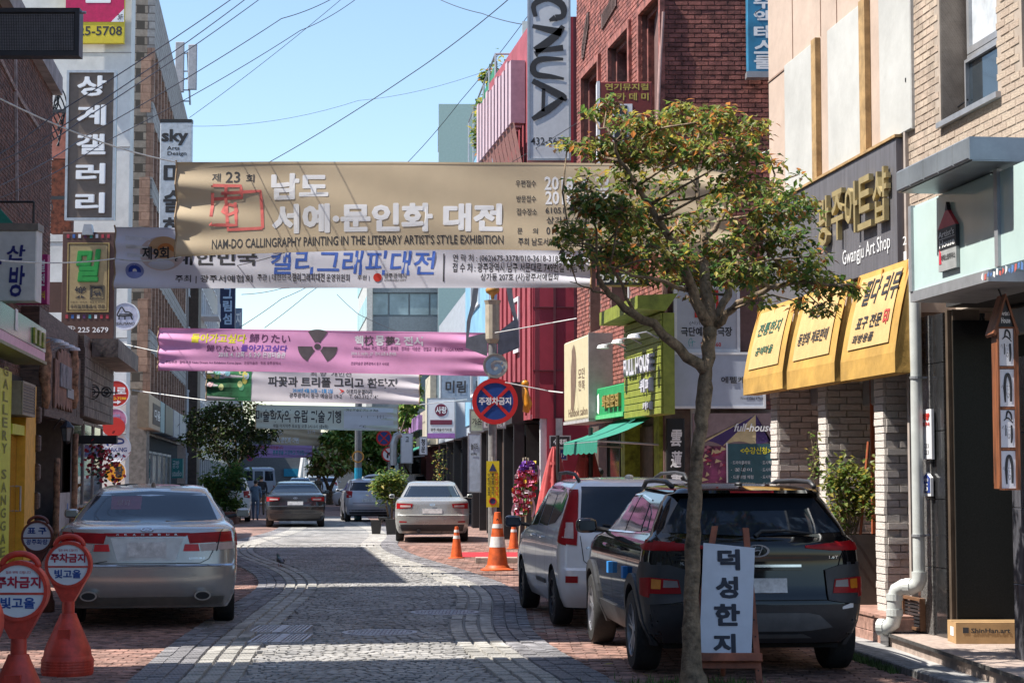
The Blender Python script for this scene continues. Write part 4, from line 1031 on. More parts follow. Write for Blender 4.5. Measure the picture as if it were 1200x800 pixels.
# --- white tower with round signs
Yt=G(147,619).y;FT=facing(Yt)
tq0=FT.px(60,300)[0];tq1=FT.px(147.5,480)[0]
twr=thing('white_tower_building','tall white rendered building face standing out behind the timber shop','building',FT.P(tq1-1,0,-3))
b=MB();b.box(tq0-2,tq1,0,22,-.6,0,FT);b.box(tq0-2,tq1-1.2,0,21.9,-6,-.62,FT);b.build('wall',mat('white_tower_render',(.74,.73,.70),.85,var=.06,scale=.8,bump=.2,stain=.22),twr)
b=MB();
for k in range(6):b.box(tq0-1,tq1+.01,2.9+k*3,2.93+k*3,-.02,.012,FT)
b.build('joint',M_conc,twr)
def plaque(name,lab,x0,y0,x1,y1,fr,c,mc,content,thick=.15,grp=None):
 q=fr.rect(x0,y0,x1,y1,c)
 t=thing(name,lab,'sign',fr.P((q[0]+q[2])/2,q[1],c),grp)
 b=MB();b.bev(q[0],q[2],q[1],q[3],c-thick,c,.012,fr);b.build('panel',mc,t)
 return t,q,fr,c
def rel(q,u0,v0,u1,v1):return q[0]+(q[2]-q[0])*u0,q[1]+(q[3]-q[1])*v0,q[0]+(q[2]-q[0])*u1,q[1]+(q[3]-q[1])*v1
# magenta/yellow sign at the top
t,q,fr,c=plaque('yellow_phone_sign','magenta and yellow sign reading 225-5708 3F high on the white wall',78,-45,145,51,FT,.35,mat('mustard_panel',(.62,.48,.02),.5,var=.05),None)
b=MB();r_=rel(q,0,.26,1,1);b.box(r_[0],r_[2],r_[1],r_[3],c+.002,c+.012,FT);b.build('magenta_field',mat('magenta_field',(.50,.0,.08),.5),t)
b=MB();r_=rel(q,.78,.26,1,.42);b.poly([(r_[0],r_[1]),(r_[2],r_[1]),(r_[2],r_[3])],c+.014,c+.018,FT);b.build('corner_field',M_white,t)
b=MB();text(b,'원',*rel(q,.26,.49,.77,.88),c+.016,FT,bold=.06);b.build('lettering',M_wl,t)
b=MB();text(b,'(062)225-5708',*rel(q,-.38,.06,.97,.21),c+.003,FT,bold=.02);text(b,'3F',*rel(q,.89,.285,.98,.35),c+.024,FT,bold=.02);b.build('lettering',M_ink,t)
# brown gallery sign
f5=facing(Yt-4)
t,q,fr,c=plaque('brown_gallery_sign','tall brown vertical gallery sign with five white raised letters',80,84,133,257,f5,0,mat('umber_panel',(.13,.095,.075),.5,var=.08),None,.3)
b=MB();b.frame(q[0]-.03,q[2]+.03,q[1]-.03,q[3]+.03,.07,-.1,.05,f5);b.build('frame',M_alu,t)
b=MB();vtext(b,'상계갤러리',*rel(q,.20,.04,.82,.97),.01,f5,gap=.42,bold=.05,depth=.05);b.build('lettering',M_wl,t)
b=MB();b.box(q[0]-.8,q[0],q[3]-1.2,q[3]-1.1,-.15,-.1,f5);b.box(q[0]-.8,q[0],q[1]+.6,q[1]+.7,-.15,-.1,f5);b.build('bracket',M_black,t)
# rust panel, cable bundle next to it
b=MB();qq=f5.rect(62,108,80,250,-1.2);b.box(qq[0],qq[2],qq[1]+(qq[3]-qq[1])*.45,qq[3]-.6,-1.5,-1.2,f5,0);b.box(qq[0],qq[2]+.1,qq[1]-.6,qq[1]+(qq[3]-qq[1])*.44,-1.5,-1.2,f5,1)
tag(b.build('rusty_wall_panel',[mat('faded_coral',(.42,.15,.11),.7,var=.2),mat('rust_brown',(.18,.045,.02),.8,var=.4)]),'faded coral and rust brown panel left of the gallery sign','panel')
b=MB()
for k in range(7):
 a,z=f5.px(64+k*1.6,103,-.9);b.tube([f5.P(a+.12*sin(i*.9+k),z-i*.22,-.9+.05*cos(i*1.3+k))for i in range(int(8+2*sin(k)))],.022,5)
tag(b.build('cable_bundle',M_black),'tangled black cable bundle hanging beside the brown gallery sign','cables')
# brown restaurant sign with green letter
f6=facing(Yt-9)
t,q,fr,c=plaque('brown_restaurant_sign','brown hanging restaurant sign with big green letter and phone number',73.5,272,133,397,f6,0,mat('chocolate_panel',(.085,.04,.03),.55,var=.08),None,.3)
b=MB();r_=rel(q,.10,.25,.90,.90);b.frame(*[r_[i]for i in(0,2,1,3)],.03,.0,.02,f6);b.build('gold_frame',mat('gold_trim',(.4,.3,.12),.4),t)
b=MB();r_=rel(q,.14,.27,.86,.88);b.box(r_[0],r_[2],r_[1],r_[3],.0,.012,f6);b.build('tan_field',mat('tan_field',(.36,.27,.13),.6,var=.08),t)
b=MB();text(b,'밀',*rel(q,.27,.53,.74,.84),.02,f6,bold=.07,shear=.12,depth=.02);b.build('lettering',mat('bright_green_letter',(.02,.28,.05),.5),t)
b=MB();text(b,'樂',*rel(q,.24,.38,.48,.49),.016,f6,bold=.02);r_=rel(q,.56,.38,.79,.49);text(b,'園',*r_,.016,f6,bold=.02);b.frame(r_[0]-.03,r_[2]+.03,r_[1]-.03,r_[3]+.03,.015,.012,.018,f6)
text(b,'전통차 · 민속주 · 동동주 한정식',*rel(q,.17,.333,.83,.352),.016,f6);text(b,'우리밀전통음식 전문',*rel(q,.17,.285,.83,.32),.016,f6,bold=.02);b.build('lettering',M_ink,t)
b=MB();text(b,'☎ 225 2679',*rel(q,.08,.05,.9,.12),.006,f6,bold=.015);b.build('lettering',M_wl,t)
cs=[mat('chip_red',(.4,.04,.06)),mat('chip_blue',(.04,.12,.35)),M_white,mat('chip_purple',(.1,.03,.12)),mat('chip_teal',(.03,.3,.3)),M_white,mat('chip_red',())]
for v in(.19,.945):
 for k in range(8):
  u=.08+k*.11;b=MB();b.box(*[rel(q,u,v,u+.05,v+.035)[i]for i in(0,2,1,3)],.0,.008,f6);b.build('chip',cs[k%7],t)
b=MB();r_=rel(q,.38,.97,.6,1.07);b.poly([(r_[0],r_[1]),(r_[2],r_[1]),(r_[2]-.06,r_[3]),(r_[0]+.06,r_[3])],-.1,.12,f6);b.build('lamp',M_alu,t)
q0=f6.px(20,243,-.4);q1=f6.px(52,243,-.4)
b=MB();b.box(q[0]-1.0,q[0],(q[1]+q[3])/2-.7,(q[1]+q[3])/2+.1,-.22,-.1,f6);b.build('side_arm',mat('chocolate_panel',()),t)
t=thing('iron_scroll_bracket','ornate black iron scroll bracket above the white light box','bracket',f6.P(q0[0],q0[1],-.4))
b=MB();b.tube([f6.P(q0[0]-.4,q0[1],-.4),f6.P(q1[0],q1[1],-.4)],.02,6);b.build('arm',M_black,t)
for dx,r,sg,fl in((0,.27,1,1),(0,.27,-1,1),(.95,.17,1,-1),(.95,.17,-1,-1)):b=MB();scroll(b,f6,q0[0]+dx,q0[1],r,1.7,sg,-.4,.017,fl);b.build('scroll',M_black,t)
# round signs on the tower wall
def round_sign(x,y,r,Y,lab,mcol,parts,c=.0,name='round_sign'):
 f=facing(Y);a,z=f.px(x,y);rr=abs(f.px(x+r,y)[0]-a)
 t=thing(name,lab,'sign',f.P(a,z-rr,0))
 b=MB();b.ring(0,0,rr,rr*.93,-.1,.015,Frame(f.P(a,z,0),f.ex),32);b.build('rim',M_white,t)
 b=MB();b.disc(0,0,rr*.93,-.09,.005,Frame(f.P(a,z,0),f.ex),32);b.build('face',mcol,t)
 g_=Frame(f.P(a,z,0),f.ex)
 for(s,u0,v0,u1,v1,m,*k)in parts:
  b=MB();text(b,s,u0*rr,v0*rr,u1*rr,v1*rr,.012,g_,**(k[0]if k else{'bold':.03}));b.build('lettering',m,t)
 b=MB();b.tube([g_.P(-rr,0,-.05),g_.P(-rr-.5,0,-.05)],.02,6);b.build('arm',M_alu,t)
 return t,g_,rr
M_wht=mat('sign_white',(.72,.72,.74),.5,var=.04);M_sred=mat('sign_red',(.55,.03,.02),.5,var=.06);M_yl=mat('sign_yellow_ink',(.8,.5,.02),.5)
t,g_,rr=round_sign(136,461,16,Yt-.6,'round red sign with white letters and yellow phone number',M_sred,[('서로',-.75,-.1,.75,.5,M_wl,{'bold':.05}),('T.222-7288',-.75,-.45,.75,-.25,M_yl,{'bold':.03})])
b=MB();b.poly([(-.35*rr,-.68*rr),(.1*rr,-.68*rr),(.1*rr,-.8*rr),(.4*rr,-.6*rr),(.1*rr,-.4*rr+-.08*rr),(.1*rr,-.58*rr),(-.35*rr,-.58*rr)],.01,.014,g_);b.build('arrow',M_wl,t)
round_sign(135,492,14,Yt-.6,'round pink sign with pale blue script lettering',mat('sign_pink',(.5,.2,.33),.5),[('Violet',-.5,.25,.4,.55,mat('pale_blue_ink',(.25,.4,.6))),('꽃이야기',-.7,-.2,.7,.1,mat('pale_blue_ink',())),('222-3838',-.5,-.6,.5,-.45,M_ink)])
b=MB();f=facing(Yt-.7);a,z=f.px(133,500);b.disc(a,z,.35,-.08,.0,f,24,rb=.3);tag(b.build('small_red_disc',M_sred),'small red disc peeking out under the pink round sign','sign')
t,g_,rr=round_sign(136,525,17,Yt-.5,'white round parking sign with blue P mark on white wall',M_wht,[('PARKING',-.75,-.25,.75,.05,mat('sign_navy',(.03,.06,.25)),{'bold':.02}),('유료주차장',-.6,-.65,.6,-.4,mat('sign_navy',()))])
b=MB();strokes(b,[[(.1,.2),(.1,.8),(.8,.85),(.9,.5),(.3,.4)]],-.7*rr,.0,.6*rr,.75*rr,.014,g_,w=.16);b.build('mark',mat('sign_navy',()),t)
round_sign(135,553,13,Yt-.55,'round orange sign with black letter half hidden by flowers',mat('sign_orange',(.75,.32,.02),.5),[('황',-.1,-.5,.75,.6,M_ink,{'bold':.06})])
t,g_,rr=round_sign(146.5,370.5,16.5,Yt-3,'pale lilac round sign with black grand piano drawing',mat('sign_lilac',(.50,.50,.60),.5),[('REALPIANO',-.7,-.62,.7,-.42,M_ink,{'bold':.02})])
b=MB();strokes(b,[[(.1,.55),(.3,.9),(.5,.6),(.75,.55),(.9,.35),(.1,.3),(.1,.55)],[(.15,.3),(.15,.05)],[(.5,.3),(.5,.05)],[(.85,.3),(.95,.05)],[(.15,.4),(.85,.42)]],-.6*rr,-.3*rr,.6*rr,.75*rr,.014,g_,w=.09);b.build('piano_drawing',M_ink,t)
# --- tile-clad building
C0=G(173,609);WTl=wallf((C0.x,C0.y),tuple(G(216,593.5))[:2]);FTt=facing(C0.y)
til=thing('tile_clad_building','five storey tan tiled building with slanting parapet and antennas','building',WTl.P(5,0,-4))
M_tile=mat('tan_tile',(.46,.33,.22),.6,var=.15,scale=3,bricks=((.09,.06,.045),.3,.3,.02,'xz'));M_terra=mat('terracotta_panel',(.37,.225,.16),.7,var=.15,bricks=((.16,.08,.05),.6,.3,.01,'xz'))
xl=FTt.px(140,400)[0];Ht=WTl.px(216,125)[1]
aa=FTt.px(173,400)[0]
b=MB();b.box(xl-1,aa,0,Ht,-.5,0,FTt);b.box(xl-1,aa-1.5,0,Ht-.1,-5,-.52,FTt);b.build('wall',M_tile,til)
q1=FTt.px(154,265);q2=FTt.px(178,132);
for(y0,y1)in((68,132),(208,265),(350,435)):
 z1=FTt.px(170,y0)[1];z0_=FTt.px(170,y1)[1];b=MB();b.box(aa-.75,aa+.01,z0_,z1,.0,.04,FTt);b.build('terracotta_panel',M_terra,til)
b=MB();b.box(0.02,WTl.L,3.2,Ht-.05,-6,-.25,WTl);b.build('wall',mat('tan_tile_side',(.42,.34,.26),.6,var=.15,bricks=((.09,.07,.05),.3,.3,.02,'yz')),til)
# parapet band & storey bands, windows with vertical fins
M_sideg=mat('grey_parapet',(.42,.40,.38),.8,var=.15,bricks=((.15,.13,.12),.3,.3,.02,'yz'))
b=MB();b.box(0,WTl.L,Ht-2.4,Ht-.0,-.25,.02,WTl);b.build('parapet',M_sideg,til)
nfl=5;fh=(Ht-2.4-3.4)/nfl
for j in range(nfl):
 zb0=3.4+j*fh
 b=MB();b.box(0,WTl.L,zb0,zb0+.8,-.24,.0,WTl);b.build('storey_band',M_sideg,til)
 for k in range(14):
  a=WTl.L*k/14;b=MB();b.box(a,a+.35,zb0+.8,zb0+fh,-.24,.03,WTl);b.build('fin',M_terra,til)
 b=MB();b.box(.1,WTl.L-.1,zb0+.8,zb0+fh-.05,-.24,-.18,WTl);b.build('window_band',mat('pinkish_window',(.22,.15,.14),.2),til)
# shop floor with stone corner
b=MB();zk=FTt.px(160,463)[1];b.box(xl,aa+.02,0,zk,-.5,.08,FTt);b.build('stone_corner',mat('grey_brown_stone',(.17,.15,.14),.6,var=.25),til)
zs_=WTl.px(173,503)[1]
b=MB();b.box(.02,WTl.L,0,3.2,-5,-.4,WTl);b.build('ground_floor',M_int,til)
for k in range(6):window(til,WTl,.3+k*3.6,.3+k*3.6+3.2,.1,2.6,-.38,mf=M_alu,t=.09,mg=mat('teal_shop_glass',(.03,.09,.09),.08))
b=MB();strokes(b,[[(.5,0),(.95,.5),(.5,1),(.05,.5),(.5,0)]],1.2,1.2,2.2,2.3,-.32,WTl,w=.12);b.build('diamond_sticker',M_white,til)
hh=zk-zs_
for k,(x0,x1,m)in enumerate(((174.5,188,mat('beige_sign',(.42,.3,.2),.5)),(188.5,193,mat('teal_pale_sign',(.25,.38,.4),.5)),(194,203,M_black),(204,210,mat('grey_plain_sign',(.35,.35,.37),.5)),(211,218,mat('grey_plain_sign',())))):
 a0=WTl.px(x0,490,.2)[0];a1=WTl.px(x1,490,.2)[0]
 labs=['tan square shop sign with dark brown emblem on tiled building','narrow pale teal shop sign between tan and black signs','black shop sign on the tiled building front','plain grey shop sign beyond the black one','farthest plain grey shop sign on the tiled building']
 t=thing('shop_sign',labs[k],'sign',WTl.P((a0+a1)/2,zs_,.2))
 b=MB();b.bev(a0,a1,zs_,zk-.05,-.2,.2,.03,WTl);b.build('panel',m,t)
 if k==0:
  b=MB();b.box(a0+(a1-a0)*.3,a1-.3,zs_+hh*.15,zk-hh*.25,.2,.22,WTl);b.build('emblem',M_brown,t)
  b=MB();text(b,'다옴',a0+(a1-a0)*.4,zs_+hh*.3,a1-.6,zs_+hh*.6,.23,WTl,bold=.03);b.build('lettering',M_wl,t)
# antenna panels on the parapet
t=thing('mobile_antenna','pair of tall grey mobile phone antenna panels on roof pole','antenna',WTl.P(WTl.px(216,125)[0]-3,Ht-1,.4))
f=facing(WTl.P(WTl.px(214,125)[0]-2,0,0).y)
for(x0,y0,x1,y1)in((205.5,49,215,108),(220.5,52,230,105)):
 q=f.rect(x0,y0,x1,y1);b=MB();b.bev(q[0],q[2],q[1],q[3],-.15,0,.03,f);b.build('panel',mat('antenna_grey',(.30,.31,.34),.5),t)
q=f.px(217,85);q2=f.px(221,122)
b=MB();b.tube([f.P(f.px(219,60)[0],f.px(219,60)[1],-.2),f.P(f.px(222,122)[0],q2[1],-.2)],.05,6)
for y in(62,83,92,105,118):a0,z0_=f.px(212,y);a1,z1_=f.px(222,y);b.tube([f.P(a0,z0_,-.15),f.P(a1,z1_,-.15)],.035,5)
b.build('mast',M_alu,t)
# "sky" vertical sign
f=facing(C0.y-3);q=f.rect(188,140,223,268)
t=thing('vertical_art_sign','pale vertical sign reading sky Arts Design on tiled building','sign',f.P(q[0],q[1],0))
b=MB();b.bev(q[0],q[2],q[1],q[3],-.3,0,.02,f);b.build('panel',mat('bluish_white_panel',(.50,.54,.60),.5),t)
b=MB();r_=rel(q,0,.97,1,1.0);b.box(q[0]-.01,q[2]+.01,r_[1],q[3]+.01,-.31,.003,f);b.build('top_strip',M_black,t)
b=MB();text(b,'sky',*rel(q,.04,.76,.9,.91),.003,f,bold=.06);text(b,'Arts\nDesign',*rel(q,.22,.66,.85,.755),.003,f,bold=.02);vtext(b,'미술학원',*rel(q,.12,-.35,.78,.6),.003,f,gap=.2,bold=.05);b.build('lettering',M_ink,t)
# --- farther left buildings
def fblock(name,lab,xa,xb,ytop,col,vp=336,floors=5,yb=None,sidex=None,roof=None,group=None):
 yb0=lb(xa)if yb is None else yb;slope=(yb0-556)/(vp-xa);A=G(xa,yb0);B=G(xb,556+(vp-xb)*slope)
 w_=wallf((A.x,A.y),(B.x,B.y));t=thing(name,lab,'building',w_.P(w_.L/2,0,-3),group)
 Hh=w_.px(xa,ytop)[1]
 b=MB();b.box(0,w_.L-.05,0,Hh,-9,0,w_);b.build('wall',col,t)
 n=max(2,int(w_.L/3.2));fh=(Hh-3.2)/floors
 for j in range(floors):
  for k in range(n):
   a=w_.L*(k+.2)/n;window(t,w_,a,a+w_.L/n*.6,3.4+j*fh+fh*.3,3.4+j*fh+fh*.82,.0,t=.1,depth=.08,mf=M_white)
 for k in range(n):a=w_.L*(k+.08)/n;window(t,w_,a,a+w_.L/n*.84,.2,2.8,.0,t=.12,depth=.08,mf=M_alu)
 b=MB();b.box(-.1,w_.L-.05,Hh,Hh+.25,-9.1,.15,w_);b.build('cornice',M_conc,t)
 return t,w_,Hh
t1,w1,H1=fblock('grey_slab_building','narrow dark and grey building just beyond the tiled one',217,231,212,mat('grey_dark_render',(.22,.2,.2),.8),floors=4)
b=MB();b.box(w1.L*.1,w1.L*.35,0,H1,0,.5,w1);b.build('brown_pier',M_brown,t1)
t2,w2,H2=fblock('balcony_building','pale grey building with small balconies beyond the tiled one',231.5,258,250,mat('pale_grey_render',(.45,.44,.42),.8),floors=4)
for k in range(3):
 b=MB();b.box(1,5,5+k*3.2,5.15+k*3.2,0,1.1,w2)
 for i in range(9):b.box(1+i*.48,1.05+i*.48,5.15+k*3.2,6.1+k*3.2,1.03,1.08,w2)
 b.build('balcony',M_white,t2)
fblock('low_grey_building','lower grey commercial building halfway down the left side',258.5,283,420,mat('mid_grey_render',(.35,.34,.35),.8),floors=2)
fblock('far_brown_building','small far brown building near the left end of the street',283.5,306,490,mat('brown_render',(.3,.24,.2),.8),floors=2)
fblock('farthest_left_building','farthest grey building at the left end of the street',306.5,322,505,mat('grey_render_c',(.35,.36,.38),.8),floors=2)
f=facing(w1.o.y-1);t,q,fr,c=plaque('calligraphy_sign','white vertical sign with bold black Korean letters beyond tiled building',205,336,217,386,f,0,M_wht,None,.2)
b=MB();vtext(b,'미술의방',*rel(q,.1,.03,.9,.97),.003,f,gap=.1,bold=.06);b.build('lettering',M_ink,t)
f=facing(w2.o.y+8);t,q,fr,c=plaque('navy_vertical_sign','dark navy vertical sign with pale blue Korean letters',258,328,275,386,f,0,mat('navy_panel',(.02,.03,.09),.4),None,.3)
b=MB();vtext(b,'그림섬',*rel(q,.2,.1,.8,.85),.003,f,gap=.15,bold=.05);b.build('lettering',mat('pale_blue_letter',(.45,.58,.75)),t)
f=facing(w2.o.y+14);t,q,fr,c=plaque('small_blue_sign','small grey-blue vertical sign behind the navy one',275.5,361,283,386,f,0,mat('grey_blue_panel',(.2,.26,.36),.5),None,.3)
b=MB();text(b,'지',*rel(q,.15,.2,.85,.8),.003,f,bold=.04);b.build('lettering',M_wl,t)
f=facing(C0.y+14);t,q,fr,c=plaque('small_teal_sign','translucent teal shop sign on glass front behind the silver sedan',201,537,214,560,f,0,mat('teal_panel',(.04,.22,.22),.3),None,.2)
b=MB();text(b,'공방\nstudio',*rel(q,.1,.1,.9,.9),.003,f);b.build('lettering',M_wl,t)
# --- left buildings outside the frame (they shade the street)
def shade_block(name,lab,y0,y1,H,col):
 A=V(WL.o);d=WL.ex
 s0=(y0-A.y)/d.y;s1=(y1-A.y)/d.y;t=thing(name,lab,'building',WL.P((s0+s1)/2,0,-3))
 b=MB();b.box(s0,s1,0,H,-3,-.05,WL);b.build('wall',col,t)
 n=max(1,int((s1-s0)/2.6))
 for j in range(int(H/3)):
  for k in range(n):
   a=s0+(s1-s0)*(k+.2)/n;window(t,WL,a,a+(s1-s0)/n*.6,1+j*3,2.4+j*3,-.05,t=.06)
 return t
# ================================================================ BANNERS ACROSS THE STREET
def cloth(name,col,var=.05,tl=.2,col2=None):
 m=mat(name,col,.8,var=var,scale=.8,col2=col2);n=m.node_tree.nodes;l=m.node_tree.links
 if 'tl' in n:return m
 b=n['Principled BSDF'];out=[x for x in n if x.type=='OUTPUT_MATERIAL'][0]
 t=n.new('ShaderNodeBsdfTranslucent');t.name='tl';mx=n.new('ShaderNodeMixShader');mx.inputs[0].default_value=tl
 l.new(b.inputs['Base Color'].links[0].from_socket,t.inputs[0]);l.new(b.outputs[0],mx.inputs[1]);l.new(t.outputs[0],mx.inputs[2]);l.new(mx.outputs[0],out.inputs[0])
 return m
M_rope=mat('pale_rope',(.6,.6,.58),.8)
class Banner:
 def __init__(s,name,lab,x0,x1,yt0,yb0,yt1,yb1,Y,m,sag=0.0,bow=0.0,yaw=radians(-10),wave=.05,crease=.06):
  s.f=facing(Y,yaw);f=s.f
  s.a0=f.px(x0,yt0)[0];s.a1=f.px(x1,yt1)[0]
  s.t0=f.px(x0,yt0)[1];s.b0=f.px(x0,yb0)[1];s.t1=f.px(x1,yt1)[1];s.b1=f.px(x1,yb1)[1]
  s.sag=sag;s.bow=bow;s.wave=wave;s.cr=crease;s.ph=rnd.uniform(0,6)
  s.t=thing(name,lab,'banner',f.P((s.a0+s.a1)/2,min(s.b0,s.b1),0))
  b=MB();b.grid(lambda u,v:s.fn(u,v,0),170,44);b.build('cloth',m,s.t,smooth=3)
  hb=MB();hb.grid(lambda u,v:s.fn(u,v,0.004),60,1,None,0,1,.975,1.0);hb.grid(lambda u,v:s.fn(u,v,0.004),60,1,None,0,1,0,.02);hb.build('hem',m,s.t)
  for u in(.001,.999):pb=MB();pb.tube([s.fn(u,k/12,.012)+V((0,0,(k/6-1)*.03))for k in range(13)],.016,6);pb.build('end_stick',mat('pale_stick_wood',(.35,.24,.14),.8),s.t)
 def fn(s,u,v,c=0.0):
  a=s.a0+(s.a1-s.a0)*u;H0=s.b0+(s.b1-s.b0)*u;H1=s.t0+(s.t1-s.t0)*u
  q=4*u*(1-u);H1-=s.sag*q;H0-=s.sag*q-s.bow*q
  z=H0+(H1-H0)*v
  L=s.a1-s.a0
  e0=math.exp(-u*L/.7);e1=math.exp(-(1-u)*L/.7)
  w_=s.wave*sin(a*1.1+s.ph+v*1.5)*(.3+.7*sin(pi*v))+s.wave*.3*sin(a*3.1+v*4+s.ph)
  w_+=s.cr*(e0+e1)*sin(v*19+u*6)+s.cr*.35*(math.exp(-u*L/2.2)+math.exp(-(1-u)*L/2.2))*sin(v*13+a*1.7)
  return s.f.P(a,z,w_*.6+c)
 def words(s,m,calls,**k):
  b=MB()
  for q in calls:
   o=dict(k);o.update(q[5]if len(q)>5 else{})
   text(b,q[0],q[1],q[2],q[3],q[4],.0035,fn=s.fn,**o)
  return b.build('lettering',m,s.t)
 def X(s,px):return(s.f.px(px,300)[0]-s.a0)/(s.a1-s.a0)
 def Yv(s,py,px=400):
  u=s.X(px);q=4*u*(1-u);H0=s.b0+(s.b1-s.b0)*u-s.sag*q+s.bow*q;H1=s.t0+(s.t1-s.t0)*u-s.sag*q
  return(s.f.px(px,py)[1]-H0)/(H1-H0)
 def R(s,x0,y0,x1,y1):xm=(x0+x1)/2;return s.X(x0),s.Yv(y1,xm),s.X(x1),s.Yv(y0,xm)
def rope(name,lab,pts,r=.012,m=None,cat='cable',group=None,sag=0.0):
 """pts = (px,py,Y) anchors"""
 P=[AT(*p)for p in pts];path=[]
 for a,b_ in zip(P,P[1:]):
  n=10
  for i in range(n+(b_ is P[-1])):
   t=i/n;p=a.lerp(b_,t);p=p+V((0,0,-sag*4*t*(1-t)));path.append(p)
 b=MB();b.tube(path,r,5);o=b.build(name,m or M_black);return tag(o,lab,cat,group)
M_tan=cloth('tan_banner_cloth',(.60,.48,.32),tl=.2);M_wp=cloth('white_print',(.88,.87,.88),tl=.15);M_wcl=cloth('white_banner_cloth',(.70,.70,.77),tl=.2);M_pk=cloth('pink_banner_cloth',(.80,.36,.60),var=.08,tl=.2)
b1=Banner('street_banner','wide tan banner announcing the 23rd calligraphy exhibition strung across the street',206,858,190,301,193,299,29.6,M_tan,sag=-.02,bow=.08,crease=.065)
R=b1.R
b1.words(M_wp,[('남도',*R(317,203,385,234)),('서예·문인화 대전',*R(318,238,589,272))],bold=.07)
b1.words(M_wp,[('2018. 4. 23',*R(638,207,714,223)),('2018. 4. 27',*R(639,224,714,240))],bold=.03)
b1.words(M_ink,[('제',*R(247,203,257,213)),('23',*R(263,201,280,214)),('회',*R(287,204,297,214)),("NAM-DO CALLINGRAPHY PAINTING IN THE LITERARY ARTIST'S STYLE EXHIBITION",*R(248,276,590,287)),
 ('우편접수',*R(604,211,628,219)),('방문접수',*R(605,229,628,237)),('접수장소',*R(605,244,629,252)),('61051 광주광역시 북구',*R(639,242,730,251)),('상가동(운암동) 3층',*R(640,254,722,264)),
 ('문',*R(606,267,612,274)),('의',*R(624,267,630,274)),('010-3618-2185',*R(640,266,700,275)),('주최 남도서예문인화대전 운영위원회',*R(607,279,720,288))],bold=.012)
b=MB();strokes(b,[[(.04,1),(.0,.12),(.5,.1),(.46,.62)],[(.04,1),(.58,.98),(.6,.72),(.04,.70)],[(.3,1),(.28,.72),(.34,.0),(1,.02)],[(1,.02),(.96,.86),(.2,.82)],[(.28,.56),(.22,.42),(.34,.34),(.5,.42),(.46,.54),(.32,.58)]],*R(246,217,307,269),.005,fn=b1.fn,w=.07,hard=True,asp=(b1.a1-b1.a0,b1.t0-b1.b0))
b.build('seal_drawing',mat('coral_ink',(.75,.16,.14),.7),b1.t)
b2=Banner('street_banner','wide white banner with blue brush lettering just behind the tan one',134,693,266,338,275,337,32,M_wcl,sag=.0,bow=.0,crease=.06)
R=b2.R
b2.words(mat('royal_blue_ink',(.05,.13,.5),.7),[('캘리그래피대전',*R(318,293,510,322),{'bold':.015,'shear':.1})])
b2.words(M_ink,[('대한민국',*R(205,292,302,311),{'bold':.03}),('주최 | 광주서예협회',*R(205,322,296,332)),('주관 | 대한민국',*R(302,321,342,330)),('캘리그래피대전',*R(343,320,381,330),{'bold':.02}),('운영위원회',*R(383,321,410,330)),('후원 |',*R(419,322,433,329)),('광주광역시',*R(450,320,476,326)),('GWANGJU CITY',*R(450,327,476,330)),
 ('연 락 처 : (062)675-3378/010-3618-3185',*R(530,298,658,308)),('접 수 처 : 광주광역시 남구 서문대로 749번길 마림 46',*R(530,308,686,319)),('상가동 207호 (사)광주서예협회',*R(563,320,654,330))],bold=.012)
b=MB();q=R(519,297,520.5,330);b.grid(lambda u,v:b2.fn(q[0]+(q[2]-q[0])*u,q[1]+(q[3]-q[1])*v,.005),1,6);b.build('divider',M_ink,b2.t)
def blob(bn,name,m,x,y,rx,ry,c=.008,n=24):
 c=c*.6+.001
 q=bn.R(x-rx,y-ry,x+rx,y+ry);um,vm=(q[0]+q[2])/2,(q[1]+q[3])/2
 b=MB();pts=[bn.fn(um+(q[2]-um)*cos(2*pi*i/n),vm+(q[3]-vm)*sin(2*pi*i/n),c)for i in range(n)]
 b.add([bn.fn(um,vm,c)]+pts,[(0,i+1,(i+1)%n+1)for i in range(n)]);return b.build(name,m,bn.t)
def soft(name,col):
 if name in MATS:return MATS[name]
 m=cloth(name,col);return m
blob(b2,'printed_glow',soft('glow_peach',(.66,.52,.48)),190,297,27,20,.006);blob(b2,'printed_glow',soft('glow_orange_pale',(.70,.42,.22)),192,290,18,13,.008);blob(b2,'printed_glow',soft('glow_orange',(.68,.24,.07)),194,293,10,8,.010)
b=MB();text(b,'제9회',*R(166,289,198,304),.016,fn=b2.fn,bold=.03);b.build('lettering',M_ink,b2.t)
blob(b2,'printed_dot',mat('pale_violet_ink',(.25,.28,.55)),157,317,11,9,.008);blob(b2,'printed_dot',mat('deep_blue_ink',(.02,.06,.4)),157,317,7.5,6.5,.010);blob(b2,'printed_dot',M_wl,157,317,2.5,2.5,.012)
blob(b2,'city_emblem',M_sred,442.5,325,5,5,.010)
for k in range(3):
 b=MB();q=R(146+k,276+k*10,176,281+k*10);b.grid(lambda u,v:b2.fn(q[0]+(q[2]-q[0])*u,q[1]+(q[3]-q[1])*v*(1-.6*u),.008),8,2);b.build('printed_ray',mat('near_white_ink',(.75,.73,.74)),b2.t)
b3=Banner('street_banner','pink banner with radiation symbol and Japanese lettering across the street',185,578,384,434,390,441,44.1,M_pk,sag=.0,bow=.02,crease=.07)
R=b3.R
b3.words(mat('yellow_print',(.75,.68,.02),.7),[('돌아가고싶다',*R(225,391,290,402),{'bold':.05,'shear':.1})])
